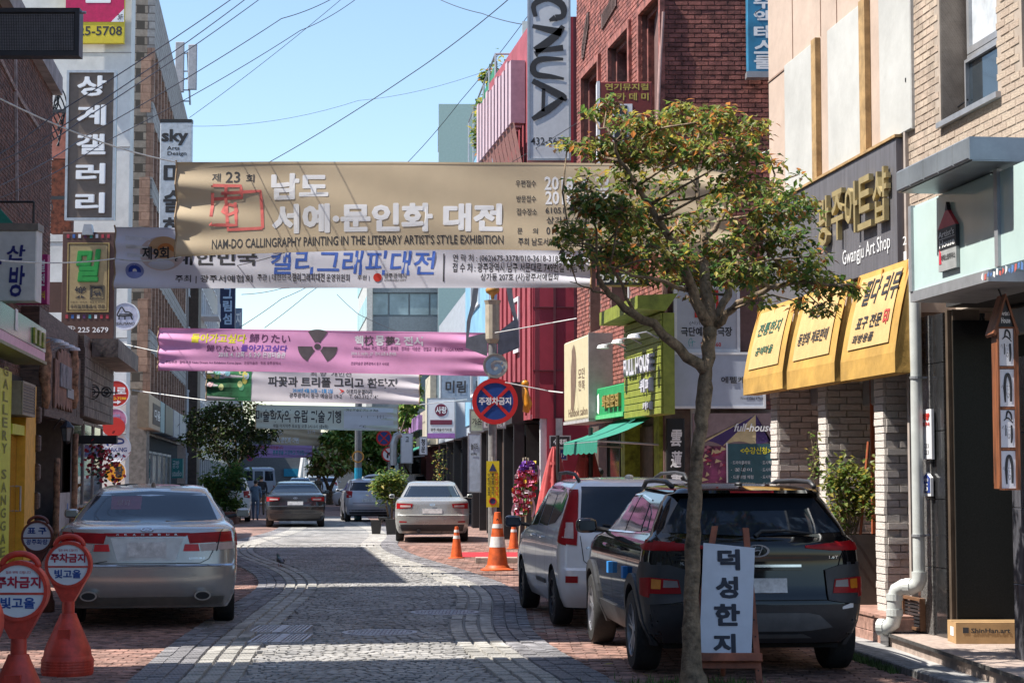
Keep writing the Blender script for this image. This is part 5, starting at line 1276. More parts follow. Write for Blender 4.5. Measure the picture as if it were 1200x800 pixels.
b3.words(mat('plum_ink',(.12,.03,.10),.7),[('歸りたい',*R(293,391,341,402),{'shear':.1}),('歸りたい',*R(243,404,281,412),{'shear':.1}),('Akira Tsuboi  허진 · 하성흡 · 류재웅 · 정희승 · 이승은 · 정철교 · 홍성담 · YODA RAISO',*R(415,406,543,411)),('주최/주관 · 협력/후원 Nuke Dream Art Exhibition Korea Japan · 은암미술관 · 후원 광주광역시',*R(195,423,330,427)),('참여 전시시간 오전 10시',*R(413,417,436,419)),('은암미술관 광주광역시 동구 서석로',*R(412,424,456,428))],bold=.01)
b3.words(mat('violet_ink',(.16,.06,.42),.7),[('돌아가고싶다',*R(284,404,338,412),{'bold':.04,'shear':.1})])
b3.words(M_wp,[('2018. 4. 12목 - 5. 2수 은암미술관',*R(257,412,336,419),{'bold':.02,'shear':.1}),('핵',*R(416,393,426,405),{'bold':.06}),('몽',*R(440,393,451,405),{'bold':.06}),('2 전시',*R(463,394,496,405),{'bold':.05}),('2018. 5. 16(수) - 27 · 전시 오픈 & 콘서트',*R(412,412,465,417))],bold=.02)
b3.words(mat('grey_print',(.09,.07,.08),.7),[('核',*R(427,393,438,405)),('夢',*R(452,394,463,405))],bold=.03)
b=MB();q=R(350,388,396,424);um,vm=(q[0]+q[2])/2,q[1]+(q[3]-q[1])*.50;ru,rv=(q[2]-q[0])/2,(q[3]-q[1])*.56
for k in range(3):
 c0=pi/2+k*2*pi/3;vs=[];n=8
 for i in range(n+1):
  th=c0+(i/n-.5)*pi/3
  for rr in(.26,1):vs.append(b3.fn(um+ru*rr*cos(th),vm+rv*rr*sin(th),.005))
 b.add(vs,[(2*i,2*i+1,2*i+3,2*i+2)for i in range(n)])
vs=[b3.fn(um+ru*.17*cos(2*pi*i/16),vm+rv*.17*sin(2*pi*i/16),.005)for i in range(16)];b.add(vs,[tuple(range(16))])
b.build('trefoil',mat('grey_print',()),b3.t)
b4=Banner('street_banner','pale banner with painted tulips and black Korean title below the pink one',242,492,427,469,432,474,51,cloth('pale_pink_cloth',(.60,.55,.56)),crease=.06)
R=b4.R
b=MB();q=R(243,424,296,470);b.grid(lambda u,v:b4.fn(q[0]+(q[2]-q[0])*u,.01+.98*v,.006),12,8);b.build('tulip_field',cloth('tulip_green',(.03,.20,.07),var=.5),b4.t)
tc=[mat('tul_a',(.45,.5,.2)),mat('tul_b',(.12,.3,.35)),mat('tul_c',(.5,.3,.3)),mat('tul_d',(.3,.4,.5)),mat('tul_e',(.55,.5,.1)),mat('tul_f',(.08,.3,.15))]
for k in range(26):
 x=247+rnd.random()*44;y=431+rnd.random()**1.3*26;blob(b4,'tulip',tc[k%6],x,y,3.0,4.0,.010+k*.0003,10)
b4.words(M_ink,[('최 향  개인전',*R(365,435,413,441)),('파꽃과 트리플 그리고 환타지',*R(315,442,466,454),{'bold':.045}),('아트타운갤러리',*R(407,456,437,462),{'bold':.02}),('광주광역시 동구 예술길 19-2      T. 062.232.7141',*R(340,461,444,467))],bold=.01)
b4.words(mat('cyan_print',(.02,.25,.55),.7),[('2018년 4월 26일 ~ 5월 2일',*R(344,455,391,460))],bold=.03)
b=MB();q=R(398,455,405,462);b.add([b4.fn(q[0],q[3],.012),b4.fn(q[2],q[1]+(q[3]-q[1])*.6,.012),b4.fn(q[0],q[1],.012),b4.fn(q[0]+(q[2]-q[0])*.5,q[1]+(q[3]-q[1])*.5,.012)],[(0,1,3),(3,1,2)]);b.build('gallery_mark',M_sred,b4.t)
b5=Banner('street_banner','grey-green banner about European art travel hanging behind the tree',300,467,474,502,477,505,62,cloth('grey_green_cloth',(.46,.51,.45)),crease=.06)
R=b5.R
b=MB();q=R(404,476,462,504);b.grid(lambda u,v:b5.fn(q[0]+(q[2]-q[0])*u,.06+.9*v,.006),8,5);b.build('info_field',cloth('pale_blue_cloth',(.52,.56,.62)),b5.t)
b5.words(M_ink,[('미술학자의 유럽 미술 기행',*R(302,480,401,495),{'bold':.03}),('매월 마지막주 토요일 오후 3시-5시 (총4회)',*R(322,497,386,502)),('강사 미술사 강사 이경환',*R(407,479,445,484)),('장소 광주시립미술관 세미나실',*R(407,485,454,490)),('문의 062-613-7157 www.artmuse',*R(407,491,461,495)),('ACC',*R(418,498,430,501))],bold=.012)
b6=Banner('street_banner','small far tan banner, a twin of the big one, over the end of the street',318,376,500,521,502,522,92,M_tan)
R=b6.R;b6.words(M_wl,[('남도',*R(322,504,334,510)),('서예·문인화 대전',*R(322,512,352,519)),('2018. 4. 23',*R(362,504,371,508))],bold=.05)
b7=Banner('street_banner','small far lilac banner with teal letters, lowest over the cars',297,366,521,536,521,536,100,cloth('lilac_cloth',(.50,.32,.58)))
R=b7.R;b7.words(mat('teal_print',(.02,.3,.3),.7),[('훈훈정을 고감하고 기념합니다',*R(322,527,365,533))],bold=.03);b7.words(M_sred,[('갤러리만 되었습니다',*R(306,522,334,526))],bold=.03)
# ropes of the banners
rope('banner_rope','pale rope from the tan banner up to the left wall',[(0,116,24),(206,190,29.6)],.012,M_rope,'rope','banner ropes',.1)
rope('banner_rope','pale rope from the tan banner to the pink art shop wall',[(858,193,29.6),(1070,95,WA.P(LA,0,0).y+.1)],.010,M_rope,'rope','banner ropes',.05)
rope('banner_rope','thin rope from the lower left corner of the tan banner to the left signs',[(0,305,24),(134,303,30),(212,301,29.6)],.010,M_rope,'rope','banner ropes',.05)
rope('banner_rope','rope tying the pink banner to the tiled building',[(140,402,55),(185,412,43)],.012,M_rope,'rope','banner ropes')
rope('banner_rope','rope tying the tulip banner to the tiled building',[(155,457,60),(242,469,51)],.016,M_rope,'rope','banner ropes')
rope('banner_rope','rope from the lamp post across the red building to the brick corner',[(580,390,43),(648,378,43.2),(676,373,41)],.014,M_rope,'rope','banner ropes')
rope('banner_rope','lower rope from the no stopping sign to the cream signboard',[(592,448,43),(643,458,43.2),(660,460,40)],.014,M_rope,'rope','banner ropes')
rope('banner_rope','rope from the white banner to the brick building',[(693,275,32),(720,262,33)],.012,M_rope,'rope','banner ropes')
rope('banner_rope','rope of the tulip banner tied to the grey shop',[(492,474,51),(547,468,52)],.014,M_rope,'rope','banner ropes')
wires=[([(600,-4,40),(480,88,44),(312,192,50)],.022,.2),([(404,-4,60),(222,138,64)],.018,.3),([(276,-4,30),(60,137,24),(-10,186,22)],.016,.1),([(292,-4,32),(70,150,24),(-10,192,22)],.016,.15),
         ([(306,-2,34),(90,145,25),(-10,205,22)],.016,.12),([(398,-6,36),(330,22,34),(100,160,27),(-10,222,22)],.016,.15),([(424,-6,36),(352,36,34),(120,168,27),(-10,236,22)],.014,.2),
         ([(512,-2,70),(565,16,66),(622,30,60)],.03,.2),([(628,6,70),(540,118,78),(476,192,84)],.03,.3),([(220,148,66),(420,118,68),(622,62,60)],.014,.9),([(893,10,30),(790,68,36),(600,190,44)],.016,.2),
         ([(930,-4,30),(800,88,36),(590,210,46)],.016,.2),([(690,5,44),(770,50,36),(850,62,32)],.012,.2),([(280,384,75),(330,350,78),(372,330,82)],.028,.1),([(310,384,80),(360,345,82),(395,318,86)],.028,.1),
         ([(395,345,90),(420,368,84),(470,390,78)],.028,.1),([(283,345,90),(330,338,94),(392,330,100)],.03,.2),([(133,327,50),(240,316,34),(345,292,31)],.014,.2),([(560,190,60),(620,150,50),(668,118,46)],.02,.2)]
WLAB=['long overhead wire running down from the top centre to the tan banner','overhead wire ending at the twin antenna panels','leftmost of the overhead wires fanning out over the brown gallery sign','second overhead wire from the left over the brown gallery sign','third overhead wire from the left over the gallery sign','overhead wire passing between antenna panels and gallery sign','lowest overhead wire of the fan on the upper left',
 'short overhead wire reaching the giant brush letter sign at the top','overhead wire falling past the pale green tower','long nearly level overhead wire from the sky sign to the brush letter sign','upper overhead wire crossing the brick building face','lower overhead wire crossing the brick building face','thin overhead wire above the oxblood academy sign','overhead wire rising right from behind the pink banner','second overhead wire rising right below the white banner','overhead wire sinking right in front of the glass office','nearly level far overhead wire below the white banner','wire along the lower edge of the white banner at left','overhead wire crossing the lower part of the brush letter sign']
for k,(p,r,sg)in enumerate(wires):
 rope('overhead_wire',WLAB[k],p,r*.5,M_black,'wire','overhead wires',sg*.3)
# cable loop on the white wall
b=MB();f=facing(WA.P(LA,0,0).y-.1);a,z=f.px(1065,96);b.tube([f.P(a+.05*cos(i*.7),z+.04*sin(i*.7),.08)for i in range(12)],.008,5);b.tube([f.P(a-.02,z-.03,.1),f.P(a-.03,z-.3,.12)],.006,5)
tag(b.build('cable_loop',M_black),'small black cable loop at the right edge of the pink wall','cable')
rope('wall_cable','dark cable running down the beige brick wall from its window',[(1134,117,WH.P(.9,0,0).y-.25),(1098,143,WH.P(.4,0,0).y-.12),(1092,160,WH.P(.35,0,0).y-.1),(1094,196,WH.P(.35,0,0).y-.1)],.010)
# ================================================================ SIGNS ON THE RIGHT
# giant vertical black-brush sign
f=facing(CR.y-1.2);t,q,fr,c=plaque('brush_letter_sign','tall white vertical sign with black brush letters CNUA and 432 number',619,-40,668,187,f,0,mat('greyish_white_panel',(.62,.62,.64),.5,var=.05),None,.35)
b=MB()
L_C=[[(.85,.75,.2),(.75,1.,.16),(.35,.95,.22),(.1,.5,.2),(.35,.05,.16),(.8,.1,.12)],[(.85,.75,.2),(.95,.55,.08)]]
L_N=[[(.1,0,.1),(.3,.95,.22)],[(.1,1.0,.12),(.4,.75,.2),(.85,.1,.22)],[(.85,.1,.1),(.75,1.0,.16)],[(.85,.1,.1),(1.02,.15,.05)]]
L_U=[[(.1,1,.1),(.1,.3,.2),(.35,.03,.2),(.75,.1,.22),(.85,.6,.16),(.95,1.02,.08)]]
L_A=[[(.0,.0,.14),(.4,.95,.2),(.5,1.0,.1)],[(.45,1.0,.12),(.75,.5,.2),(1.0,.0,.12)],[(.2,.36,.09),(.8,.34,.09)]]
for L,y0,y1 in((L_C,-5,26),(L_N,27,66),(L_U,67,94),(L_A,95,140)):
 r_=f.rect(624,y0,660,y1);rot=[[(p[1],1-p[0],p[2]*1.25)for p in ln]for ln in L]
 strokes(b,rot,r_[0],r_[1],r_[2],r_[3],.012,f)
b.build('brush_lettering',M_ink,t)
b=MB();text(b,'432-5678',*f.rect(622,161,664,170),.003,f,bold=.01);b.build('lettering',M_ink,t)
b=MB();b.frame(q[0]-.02,q[2]+.02,q[1]-.02,q[3],.05,-.36,.015,f);b.build('frame',M_alu,t)
# red academy sign
f=facing(30.2);t,q,fr,c=plaque('academy_sign','dark red projecting sign with yellow Korean letters behind the tree top',703,96,765,298,f,0,mat('oxblood_panel',(.17,.025,.02),.5,var=.08),None,.3)
b=MB();b.box(q[0]-.05,q[0],q[1],q[3]+.01,-.31,.003,f);b.build('white_edge',M_white,t)
b=MB();text(b,'연기뮤지컬',*f.rect(709,98,760,106),.003,f,bold=.03);text(b,'아 카 데 미',*f.rect(709,109,760,118),.003,f,bold=.03);b.build('lettering',mat('mustard_letter',(.5,.4,.08)),t)
for y in(122,152):b=MB();r_=f.rect(718,y,741,y+14);b.box(r_[0],r_[2],r_[1],r_[3],0,.012,f);b.build('photo_print',M_white,t);b=MB();r_=f.rect(720,y+2,735,y+12);b.box(r_[0],r_[2],r_[1],r_[3],.012,.018,f);b.build('photo_dark',M_black,t)
t,q,fr,c=plaque('dance_hall_sign','maroon and black sign with white number 234-22 below the tan banner',699,299,760,334,f,.0,mat('oxblood_panel',()),None,.3)
b=MB();r_=rel(q,0,0,1,.42);b.box(r_[0],r_[2],r_[1],r_[3],0,.012,f);b.build('black_field',M_black,t)
b=MB();text(b,'234-2288',*rel(q,.04,.08,.95,.36),.016,f,bold=.03);b.build('lettering',M_wl,t)
b=MB();text(b,'댄스 학원',*rel(q,.04,.5,.6,.85),.016,f,bold=.03);b.build('lettering',mat('mustard_letter',()),t)
# blue vertical sign at the top right of the brick wall
f=facing(CB.y-.3);t,q,fr,c=plaque('blue_vertical_sign','blue vertical banner sign with white Korean letters high on the brick wall',875,-60,913,84,f,0,mat('cyan_blue_panel',(.04,.22,.38),.4,var=.25,scale=1.5),None,.2)
b=MB();vtext(b,'주액테스쿨',*rel(q,.2,.02,.85,.62),.003,f,gap=.1,bold=.05);b.build('lettering',M_wl,t)
b=MB();q=f.rect(875,84,911,91);b.box(q[0],q[2],q[1],q[3],-.2,.02,f);b.build('bottom_rail',M_alu,t)
# theatre billboard and cake shop board, both on the brick side wall
f=Frame(WC.P(0,0,.22),WC.ex)
t,q,fr,c=plaque('theatre_billboard','white theatre billboard with red square outline, seen through the branches',791,336,866,411,f,0,mat('cold_white_panel',(.46,.48,.54),.5,var=.04),None,.2)
b=MB();b.frame(q[0]-.02,q[2]+.02,q[1]-.02,q[3]+.02,.05,-.2,.012,f);b.build('frame',M_white,t)
b=MB();r_=f.rect(814,340,842,372);b.frame(r_[0],r_[2],r_[1],r_[3],.04,0,.012,f);b.build('red_square',M_sred,t)
b=MB();text(b,'극단예린소극장',*f.rect(798,383,858,394),.003,f,bold=.04);text(b,'(사)한국연극',*f.rect(808,376,842,381),.003,f);text(b,'연',*f.rect(806,340,822,352),.014,f,bold=.02);b.build('lettering',M_ink,t)
b=MB();text(b,'224-5560',*f.rect(821,401,845,406),.003,f,bold=.02);b.build('lettering',M_sred,t)
b=MB();strokes(b,[[(.2,0),(.1,.6),(.4,1),(.5,.5),(.2,.5)],[(.5,0),(.6,.6),(.9,.5)]],*f.rect(806,396,816,406),.003,f,w=.06);b.build('stage_sketch',mat('teal_print',()),t)
t,q,fr,c=plaque('cake_shop_board','wide pale blue-grey board with small black Eiffel cake lettering',786,414,896,477,f,.05,mat('pale_blue_panel',(.42,.46,.55),.5,var=.04),None,.22)
b=MB();b.frame(q[0]-.02,q[2]+.02,q[1]-.02,q[3]+.02,.04,-.17,.062,f);b.build('frame',M_white,t)
b=MB();text(b,'에펠케이크',*f.rect(845,441,893,449,.05),.06,f,bold=.02);text(b,'Eiffel Cake',*f.rect(871,458,893,463,.05),.06,f,bold=.02);text(b,'Flower Cake & Rice',*f.rect(868,465,894,468,.05),.06,f);b.build('lettering',M_ink,t)
# umbrella mural board
t,q,fr,c=plaque('menu_mural_board','printed board with purple and cream parasol and teal chalk menu',812,484,905,604,f,0,mat('mural_plum',(.24,.05,.13),.6,var=.8,scale=4),None,.12)
b=MB();r_=rel(q,0,.68,1,1);b.box(r_[0],r_[2],r_[1],r_[3],0,.008,f);b.build('sky_field',mat('taupe_field',(.28,.2,.2),.6),t)
cxm,czm=q[0]+(q[2]-q[0])*.80,q[1]+(q[3]-q[1])*.68;RR=(q[2]-q[0])*.85;ncol=[mat('mural_navy',(.06,.03,.14)),mat('mural_cream',(.6,.48,.26))]
for k in range(6):
 a0=pi*k/6+.0;a1=pi*(k+1)/6;pts=[(cxm,q[3]-.02)]
 for i in range(7):
  th=a0+(a1-a0)*i/6;x=cxm+RR*cos(th);z=czm+RR*.07*abs(sin((th-a0)/(a1-a0)*pi));pts.append((min(max(x,q[0]),q[2]),z))
 b=MB();b.poly(pts,.008,.012+k*.0005,f);b.build('parasol_panel',ncol[k%2],t)
b=MB();r_=rel(q,.44,0,1,.70);b.box(r_[0],r_[2],r_[1],r_[3],.016,.022,f);b.build('chalk_field',mat('chalk_teal',(.03,.10,.12)),t)
b=MB();r_=rel(q,.42,0,.438,.71);b.box(r_[0],r_[2],r_[1],r_[3],.022,.026,f);text(b,'full-house',*rel(q,.52,.82,1.02,.90),.03,f,bold=.02,shear=.3)
for i,s_ in enumerate(('· 드라이플라워','· 꽃꽂이','· 드론라벨 체험','· 기타(예약필수)')):text(b,s_,*rel(q,.48,.50-i*.07,.72+.02*i,.535-i*.07),.024,f);text(b,'· 도시락',*rel(q,.86,.50-i*.07,.99,.535-i*.07),.024,f)
b.build('lettering',M_wl,t)
b=MB();text(b,'<수강신청>',*rel(q,.6,.60,.99,.67),.024,f,bold=.03);b.build('lettering',mat('yellow_print',()),t)
b=MB()
for i in range(60):
 u,v=rnd.uniform(.02,.38),rnd.uniform(.02,.66);r_=rel(q,u,v,u+rnd.uniform(.02,.1),v+rnd.uniform(.005,.03));b.poly([(r_[0],r_[1]),(r_[2],r_[1]+.03),(r_[2],r_[3]),(r_[0]+.02,r_[3]+.04)],.008,.0085+i*.0001,f,mi=i%3)
b.build('flower_print',[mat('mural_pink',(.5,.2,.25)),mat('mural_red',(.35,.03,.08)),mat('mural_cream',())],t)
# black calligraphy board
t,q,fr,c=plaque('calligraphy_board','black vertical board with white brushed Chinese characters beside the green post',781,490,803,600,f,.02,mat('lacquer_board',(.012,.013,.014),.4),None,.1)
b=MB();vtext(b,'雲蓮書房',*rel(q,.2,.02,.85,.88),.03,f,gap=.25,bold=.03,shear=.15);b.build('lettering',M_wl,t)
# cream box sign with silhouette, green sign, lime board on the brick street face
YS=.45
a0=WB.px(661,450,YS)[0];a1=WB.px(690,450,YS)[0];z1=WB.px(690,391,YS)[1];z0=WB.px(690,490,YS)[1]
t=thing('cream_box_sign','large cream light box sign with brown figure print and grey side','sign',WB.P((a0+a1)/2,z0,YS))
b=MB();b.bev(a0,a1,z0,z1,.05,YS,.03,WB);b.build('face',mat('cream_acrylic',(.60,.54,.34),.4,var=.05),t)
b=MB();b.box(a1+.002,a1+.03,z0-.02,z1+.02,.0,YS+.01,WB);b.box(a0-.03,a1+.03,z0-.06,z0-.002,.0,YS+.01,WB);b.build('case',mat('grey_case',(.42,.42,.42),.5),t)
b=MB();h_=z1-z0;w_=a1-a0;strokes(b,[[(.38,.9,.16),(.42,.75,.3),(.4,.5,.34),(.38,.3,.26),(.34,.12,.14)]],a0,z0,a1,z1,YS+.006,WB,w=.2);b.build('figure_print',mat('sepia_print',(.18,.12,.08)),t)
b=MB();text(b,'모던\n한복',a0+w_*.6,z0+h_*.35,a0+w_*.85,z0+h_*.62,YS+.006,WB);text(b,'Hanbok salon',a0+w_*.2,z0+h_*.05,a0+w_*.95,z0+h_*.15,YS+.006,WB);b.build('lettering',mat('sepia_print',()),t)
def wboard(name,lab,x0,x1,yt,yb,c,mc,th=.15):
 a0=WB.px(x0,(yt+yb)/2,c)[0];a1=WB.px(x1,(yt+yb)/2,c)[0];z1=WB.px(x1,yt,c)[1];z0=WB.px(x1,yb,c)[1]
 t=thing(name,lab,'sign',WB.P((a0+a1)/2,z0,c));b=MB();b.bev(a0,a1,z0,z1,c-th,c,.02,WB);b.build('board',mc,t);return t,(a0,z0,a1,z1)
t,q=wboard('green_shop_board','bright green shop board with gold letters left of the lime board',697,732,448,487,.3,mat('bright_green_board',(.02,.30,.10),.5,var=.1))
b=MB();text(b,'화원문집',*rel(q,.35,.3,.9,.72),.31,WB,bold=.07,depth=.05);b.build('lettering',mat('gold_letter_b',(.32,.22,.06)),t)
b=MB();strokes(b,[[(.5,0),(.6,.5),(.5,1)]],*rel(q,.06,.2,.2,.8),.31,WB,w=.5);b.build('mark',M_wl,t)
b=MB();b.box(q[0],q[2],q[1],q[1]+.07,.3,.33,WB);b.build('light_strip',mat('light_green',(.1,.5,.2)),t)
t,q=wboard('lime_plank_board','tall lime green plank board lettered FULL HOUSE with sloping roof',733,776,366,485,.35,mat('lime_plank',(.24,.27,.035),.6,var=.15),.2)
nk=14
for k in range(nk):
 z=q[1]+(q[3]-q[1])*k/nk;b=MB();b.bev(q[0],q[2],z+.006,z+(q[3]-q[1])/nk-.006,.35,.375+rnd.uniform(0,.006),.006,WB);b.build('plank',mat('lime_plank',()),t)
b=MB();text(b,'FULL HOUSE',*rel(q,.08,.44,.86,.62),.385,WB,bold=.05,depth=.05);text(b,'뷔페',*rel(q,.5,.24,.82,.38),.385,WB,bold=.06,depth=.04);text(b,'카페',*rel(q,.58,.06,.8,.14),.385,WB,bold=.06,depth=.03);b.build('lettering',mat('pale_lilac_letter',(.55,.55,.62)),t)
b=MB();zt1=q[3];b.add([WB.P(q[0]-.25,zt1+.02,.3),WB.P(q[2]+.05,zt1+.02,.3),WB.P(q[2]+.05,zt1+.06,.75),WB.P(q[0]-.25,zt1+.02,.75),WB.P(q[0]-.25,zt1+.3,.1),WB.P(q[2]+.05,zt1+.3,.1),WB.P(q[2]+.05,zt1+.26,.75),WB.P(q[0]-.25,zt1+.24,.75)],
 [(0,1,2,3),(4,5,6,7),(0,1,5,4),(2,3,7,6),(0,3,7,4),(1,2,6,5)]);b.build('roof',mat('olive_roof',(.22,.26,.03),.6,var=.2),t)
for k in range(3):gooseneck('board_lamp',WB,q[0]+.2+k*(q[2]-q[0]-.3)/2,q[3]-.4,.38,.4,['left','middle','right'][k]+' small silver lamp over the lime green board','lamps over the lime board')
# teal canvas awning over the cafe
def slope_awning(name,lab,fr,a0,a1,zt,zb,proj,m,val=.2,grp=None):
 t=thing(name,lab,'awning',fr.P((a0+a1)/2,zb,0),grp)
 b=MB();b.grid(lambda u,v:fr.P(a0+(a1-a0)*u,zt+(zb-zt)*v-.05*sin(pi*v)*1,.1+proj*v),10,6);b.build('canvas',m,t)
 b=MB();b.grid(lambda u,v:fr.P(a0+(a1-a0)*u,zb-val*v-(.03*abs(sin(u*20))if v>.9 else 0),.1+proj+.01*v),40,2);b.build('valance',m,t)
 b=MB()
 for a in(a0+.1,a1-.1):b.tube([fr.P(a,zt-.5,.05),fr.P(a,zb-.02,.1+proj-.03)],.02,6)
 b.tube([fr.P(a0,zb-.03,.08+proj),fr.P(a1,zb-.03,.08+proj)],.025,6);b.build('arm',M_alu,t)
 return t
M_tealc=mat('teal_canvas',(.015,.20,.14),.75,var=.1)
ta0=WB.px(712,500,.3)[0];ta1=LB-.1;tz=WB.px(770,484,.2)[1]
slope_awning('teal_awning','teal canvas awning sloping over the cafe front with brown doors',WB,ta0,ta1,tz,tz-.42,1.0,M_tealc)
slope_awning('teal_awning','small distant teal awning behind the potted bush',W3,seg(478),seg(499),3.0,2.45,1.0,M_tealc)
# signs of the far right row
def hang(name,lab,x0,y0,x1,y1,Y,m,lines=(),th=.2,cat='sign'):
 f=facing(Y);q=f.rect(x0,y0,x1,y1);t=thing(name,lab,cat,f.P((q[0]+q[2])/2,q[1],0));b=MB();b.bev(q[0],q[2],q[1],q[3],-th,0,.015,f);b.build('panel',m,t)
 b=MB();b.frame(q[0]-.02,q[2]+.02,q[1]-.02,q[3]+.02,.03,-th-.01,.003,f);b.build('frame',M_alu,t)
 for(s,u0,v0,u1,v1,mm,*k)in lines:b=MB();text(b,s,*rel(q,u0,v0,u1,v1),.010,f,**(k[0]if k else{'bold':.03}));b.build('lettering',mm,t)
 return t,q,f
t,q,f=hang('pale_purple_hanging_sign','white hanging sign with maroon round logo and purple foot',501,467,533,513,55,M_wht,[('사랑',.3,.62,.7,.8,M_wl),('광주 예술의거리점',.12,.17,.88,.25,M_ink)])
b=MB();b.disc((q[0]+q[2])/2,q[1]+(q[3]-q[1])*.71,(q[2]-q[0])*.23,.0,.008,f,20);b.box(q[0]+(q[2]-q[0])*.1,q[0]+(q[2]-q[0])*.9,q[1]+(q[3]-q[1])*.34,q[1]+(q[3]-q[1])*.46,0,.008,f);b.build('maroon_print',mat('maroon_print',(.16,.02,.05)),t)
b=MB();b.box(q[0],q[2],q[1],q[1]+(q[3]-q[1])*.12,0,.006,f);b.build('purple_foot',mat('purple_print',(.35,.15,.45)),t)
hang('grey_blue_board','grey-blue board with dark Korean letters on the grey shop',517,438,551,470,57.5,mat('grey_blue_board',(.28,.34,.42),.5),[('미림',.15,.3,.85,.75,M_ink)])
hang('pale_green_board','pale green shop board partly behind the round no stopping sign',551,480,566,505,49,mat('pale_green_board',(.45,.52,.38),.5),[('가온',.15,.3,.9,.6,M_ink)])
hang('green_trim_board','white shop board on the black shop right of the lamp post',566,492,592,501,47,M_wht,[('갤러리 관선재',.1,.2,.9,.8,M_ink)])
hang('white_vertical_sign','small white vertical sign far along the right side',470,508,483,542,66,M_wht,[('고',.4,.72,.7,.9,M_ink)])
hang('tall_white_banner_sign','tall pale blue vertical banner sign on the black shop front',549,508,563,576,48.5,mat('ice_blue_panel',(.45,.52,.62),.5),[('놀이터',.2,.72,.8,.84,M_ink),('art shop',.2,.62,.7,.68,M_ink)],.08)
hang('white_board','small white sign boards stacked beside the teal awning',492,512,500,532,62,M_wht,[('청\n운',.2,.1,.8,.9,M_ink)])
t,q,f=hang('oval_iron_sign','small dark oval iron sign on the red wall by the parasols',645,511,668,524,CR.y-.5,M_black,[('수채화',.15,.25,.85,.75,M_wl)],.06)
hang('blue_house_number','small blue street plate on the red wall beside parasol',656,526,664,538,CR.y-.3,mat('plate_blue',(.02,.05,.25)),[('17',.2,.2,.8,.6,M_wl)],.03)
# plates by the drain pipe
f=Frame(WH.P(0,0,.03),WH.ex)
q=onrect(WH,1080.5,479,1091,538,.05);t=thing('white_shop_plate','white vertical plate with red stamp on the grey granite','plate',WH.P(q[0],q[1],.05))
b=MB();b.bev(q[0],q[2],q[1],q[3],.02,.05,.006,WH);b.build('plate',M_wht,t)
b=MB();text(b,'예향',*rel(q,.1,.78,.9,.93),.053,WH,bold=.07,shear=.2);text(b,'표구사',*rel(q,.1,.66,.9,.75),.053,WH,bold=.09);b.build('lettering',M_sred,t)
b=MB();text(b,'223\n223',*rel(q,.25,.1,.75,.32),.053,WH);b.build('lettering',M_ink,t)
q=onrect(WH,1080.5,553,1090,581,.05);t=thing('address_plate','blue house-shaped address plate numbered 15 on grey granite','plate',WH.P(q[0],q[1],.05))
b=MB();b.poly([(q[0],q[1]),(q[2],q[1]),(q[2],q[3]-.05),((q[0]+q[2])/2,q[3]),(q[0],q[3]-.05)],.02,.045,WH);b.build('rim',M_wl,t)
b=MB();i_=.008;b.poly([(q[0]+i_,q[1]+.03),(q[2]-i_,q[1]+.03),(q[2]-i_,q[3]-.055),((q[0]+q[2])/2,q[3]-.012),(q[0]+i_,q[3]-.055)],.045,.05,WH);b.build('field',mat('plate_blue',()),t)
b=MB();text(b,'15',*rel(q,.25,.2,.75,.52),.053,WH,bold=.04);text(b,'예술길',*rel(q,.2,.62,.8,.74),.053,WH);b.build('lettering',M_wl,t)
# drain pipe
M_pvc=mat('grey_white_pvc',(.52,.54,.52),.4,var=.08)
pc=.12;pa_,pz=WA.px(1075,600,pc)
t=thing('drain_pipe','thick pale plastic drain pipe with S-bend outlet above the step','pipe',WA.P(LA+.02,.3,pc))
a_=WA.px(1076,600,pc)[0];rp=.055
zbnd=WA.px(1072,684,pc)[1];
b=MB();b.tube([WA.P(a_,zs0-.02,pc),WA.P(a_,2.4,pc),WA.P(a_,zbnd+.1,pc)],rp,16);b.build('down_pipe',M_pvc,t,smooth=1)
out=Frame(WA.P(a_,0,pc),WA.ez)
path=[(0,zbnd+.12),(0,zbnd+.05),(.03,zbnd+.0),(.10,zbnd-.02),(.22,zbnd-.02),(.3,zbnd-.05),(.34,zbnd-.13),(.34,zbnd-.28),(.37,zbnd-.36),(.44,zbnd-.40),(.56,zbnd-.40)]
ex2=(WA.ez*.75-WA.ex*.66).normalized()
b=MB();b.tube([WA.P(a_,z,pc)+ex2*(x*.72)for x,z in path],.07,16);b.build('bend',M_pvc,t,smooth=1)
for(x,z,ax)in((.15,zbnd-.02,0),(.34,zbnd-.12,1),(.34,zbnd-.26,1),(.52,zbnd-.40,0)):
 p=WA.P(a_,z,pc)+ex2*(x*.72);d=ex2*.03 if ax==0 else V((0,0,.03));b=MB();b.tube([p-d,p+d],.078,16);b.build('collar',M_pvc,t)
b=MB();p=WA.P(a_,zbnd-.40,pc)+ex2*(.565*.72);b.tube([p-ex2*.01,p+ex2*.002],.058,14);b.build('pipe_mouth',M_dark,t)
for z in(zbnd+.45,zbnd+1.9):b=MB();p=WA.P(a_,z,pc);b.ring(0,0,rp+.008,rp-.001,-.012,.012,Frame(p,(1,0,0),(0,1,0)),16);b.tube([p,p+WA.ez*-.13],.012,6);b.build('clamp',M_alu,t)
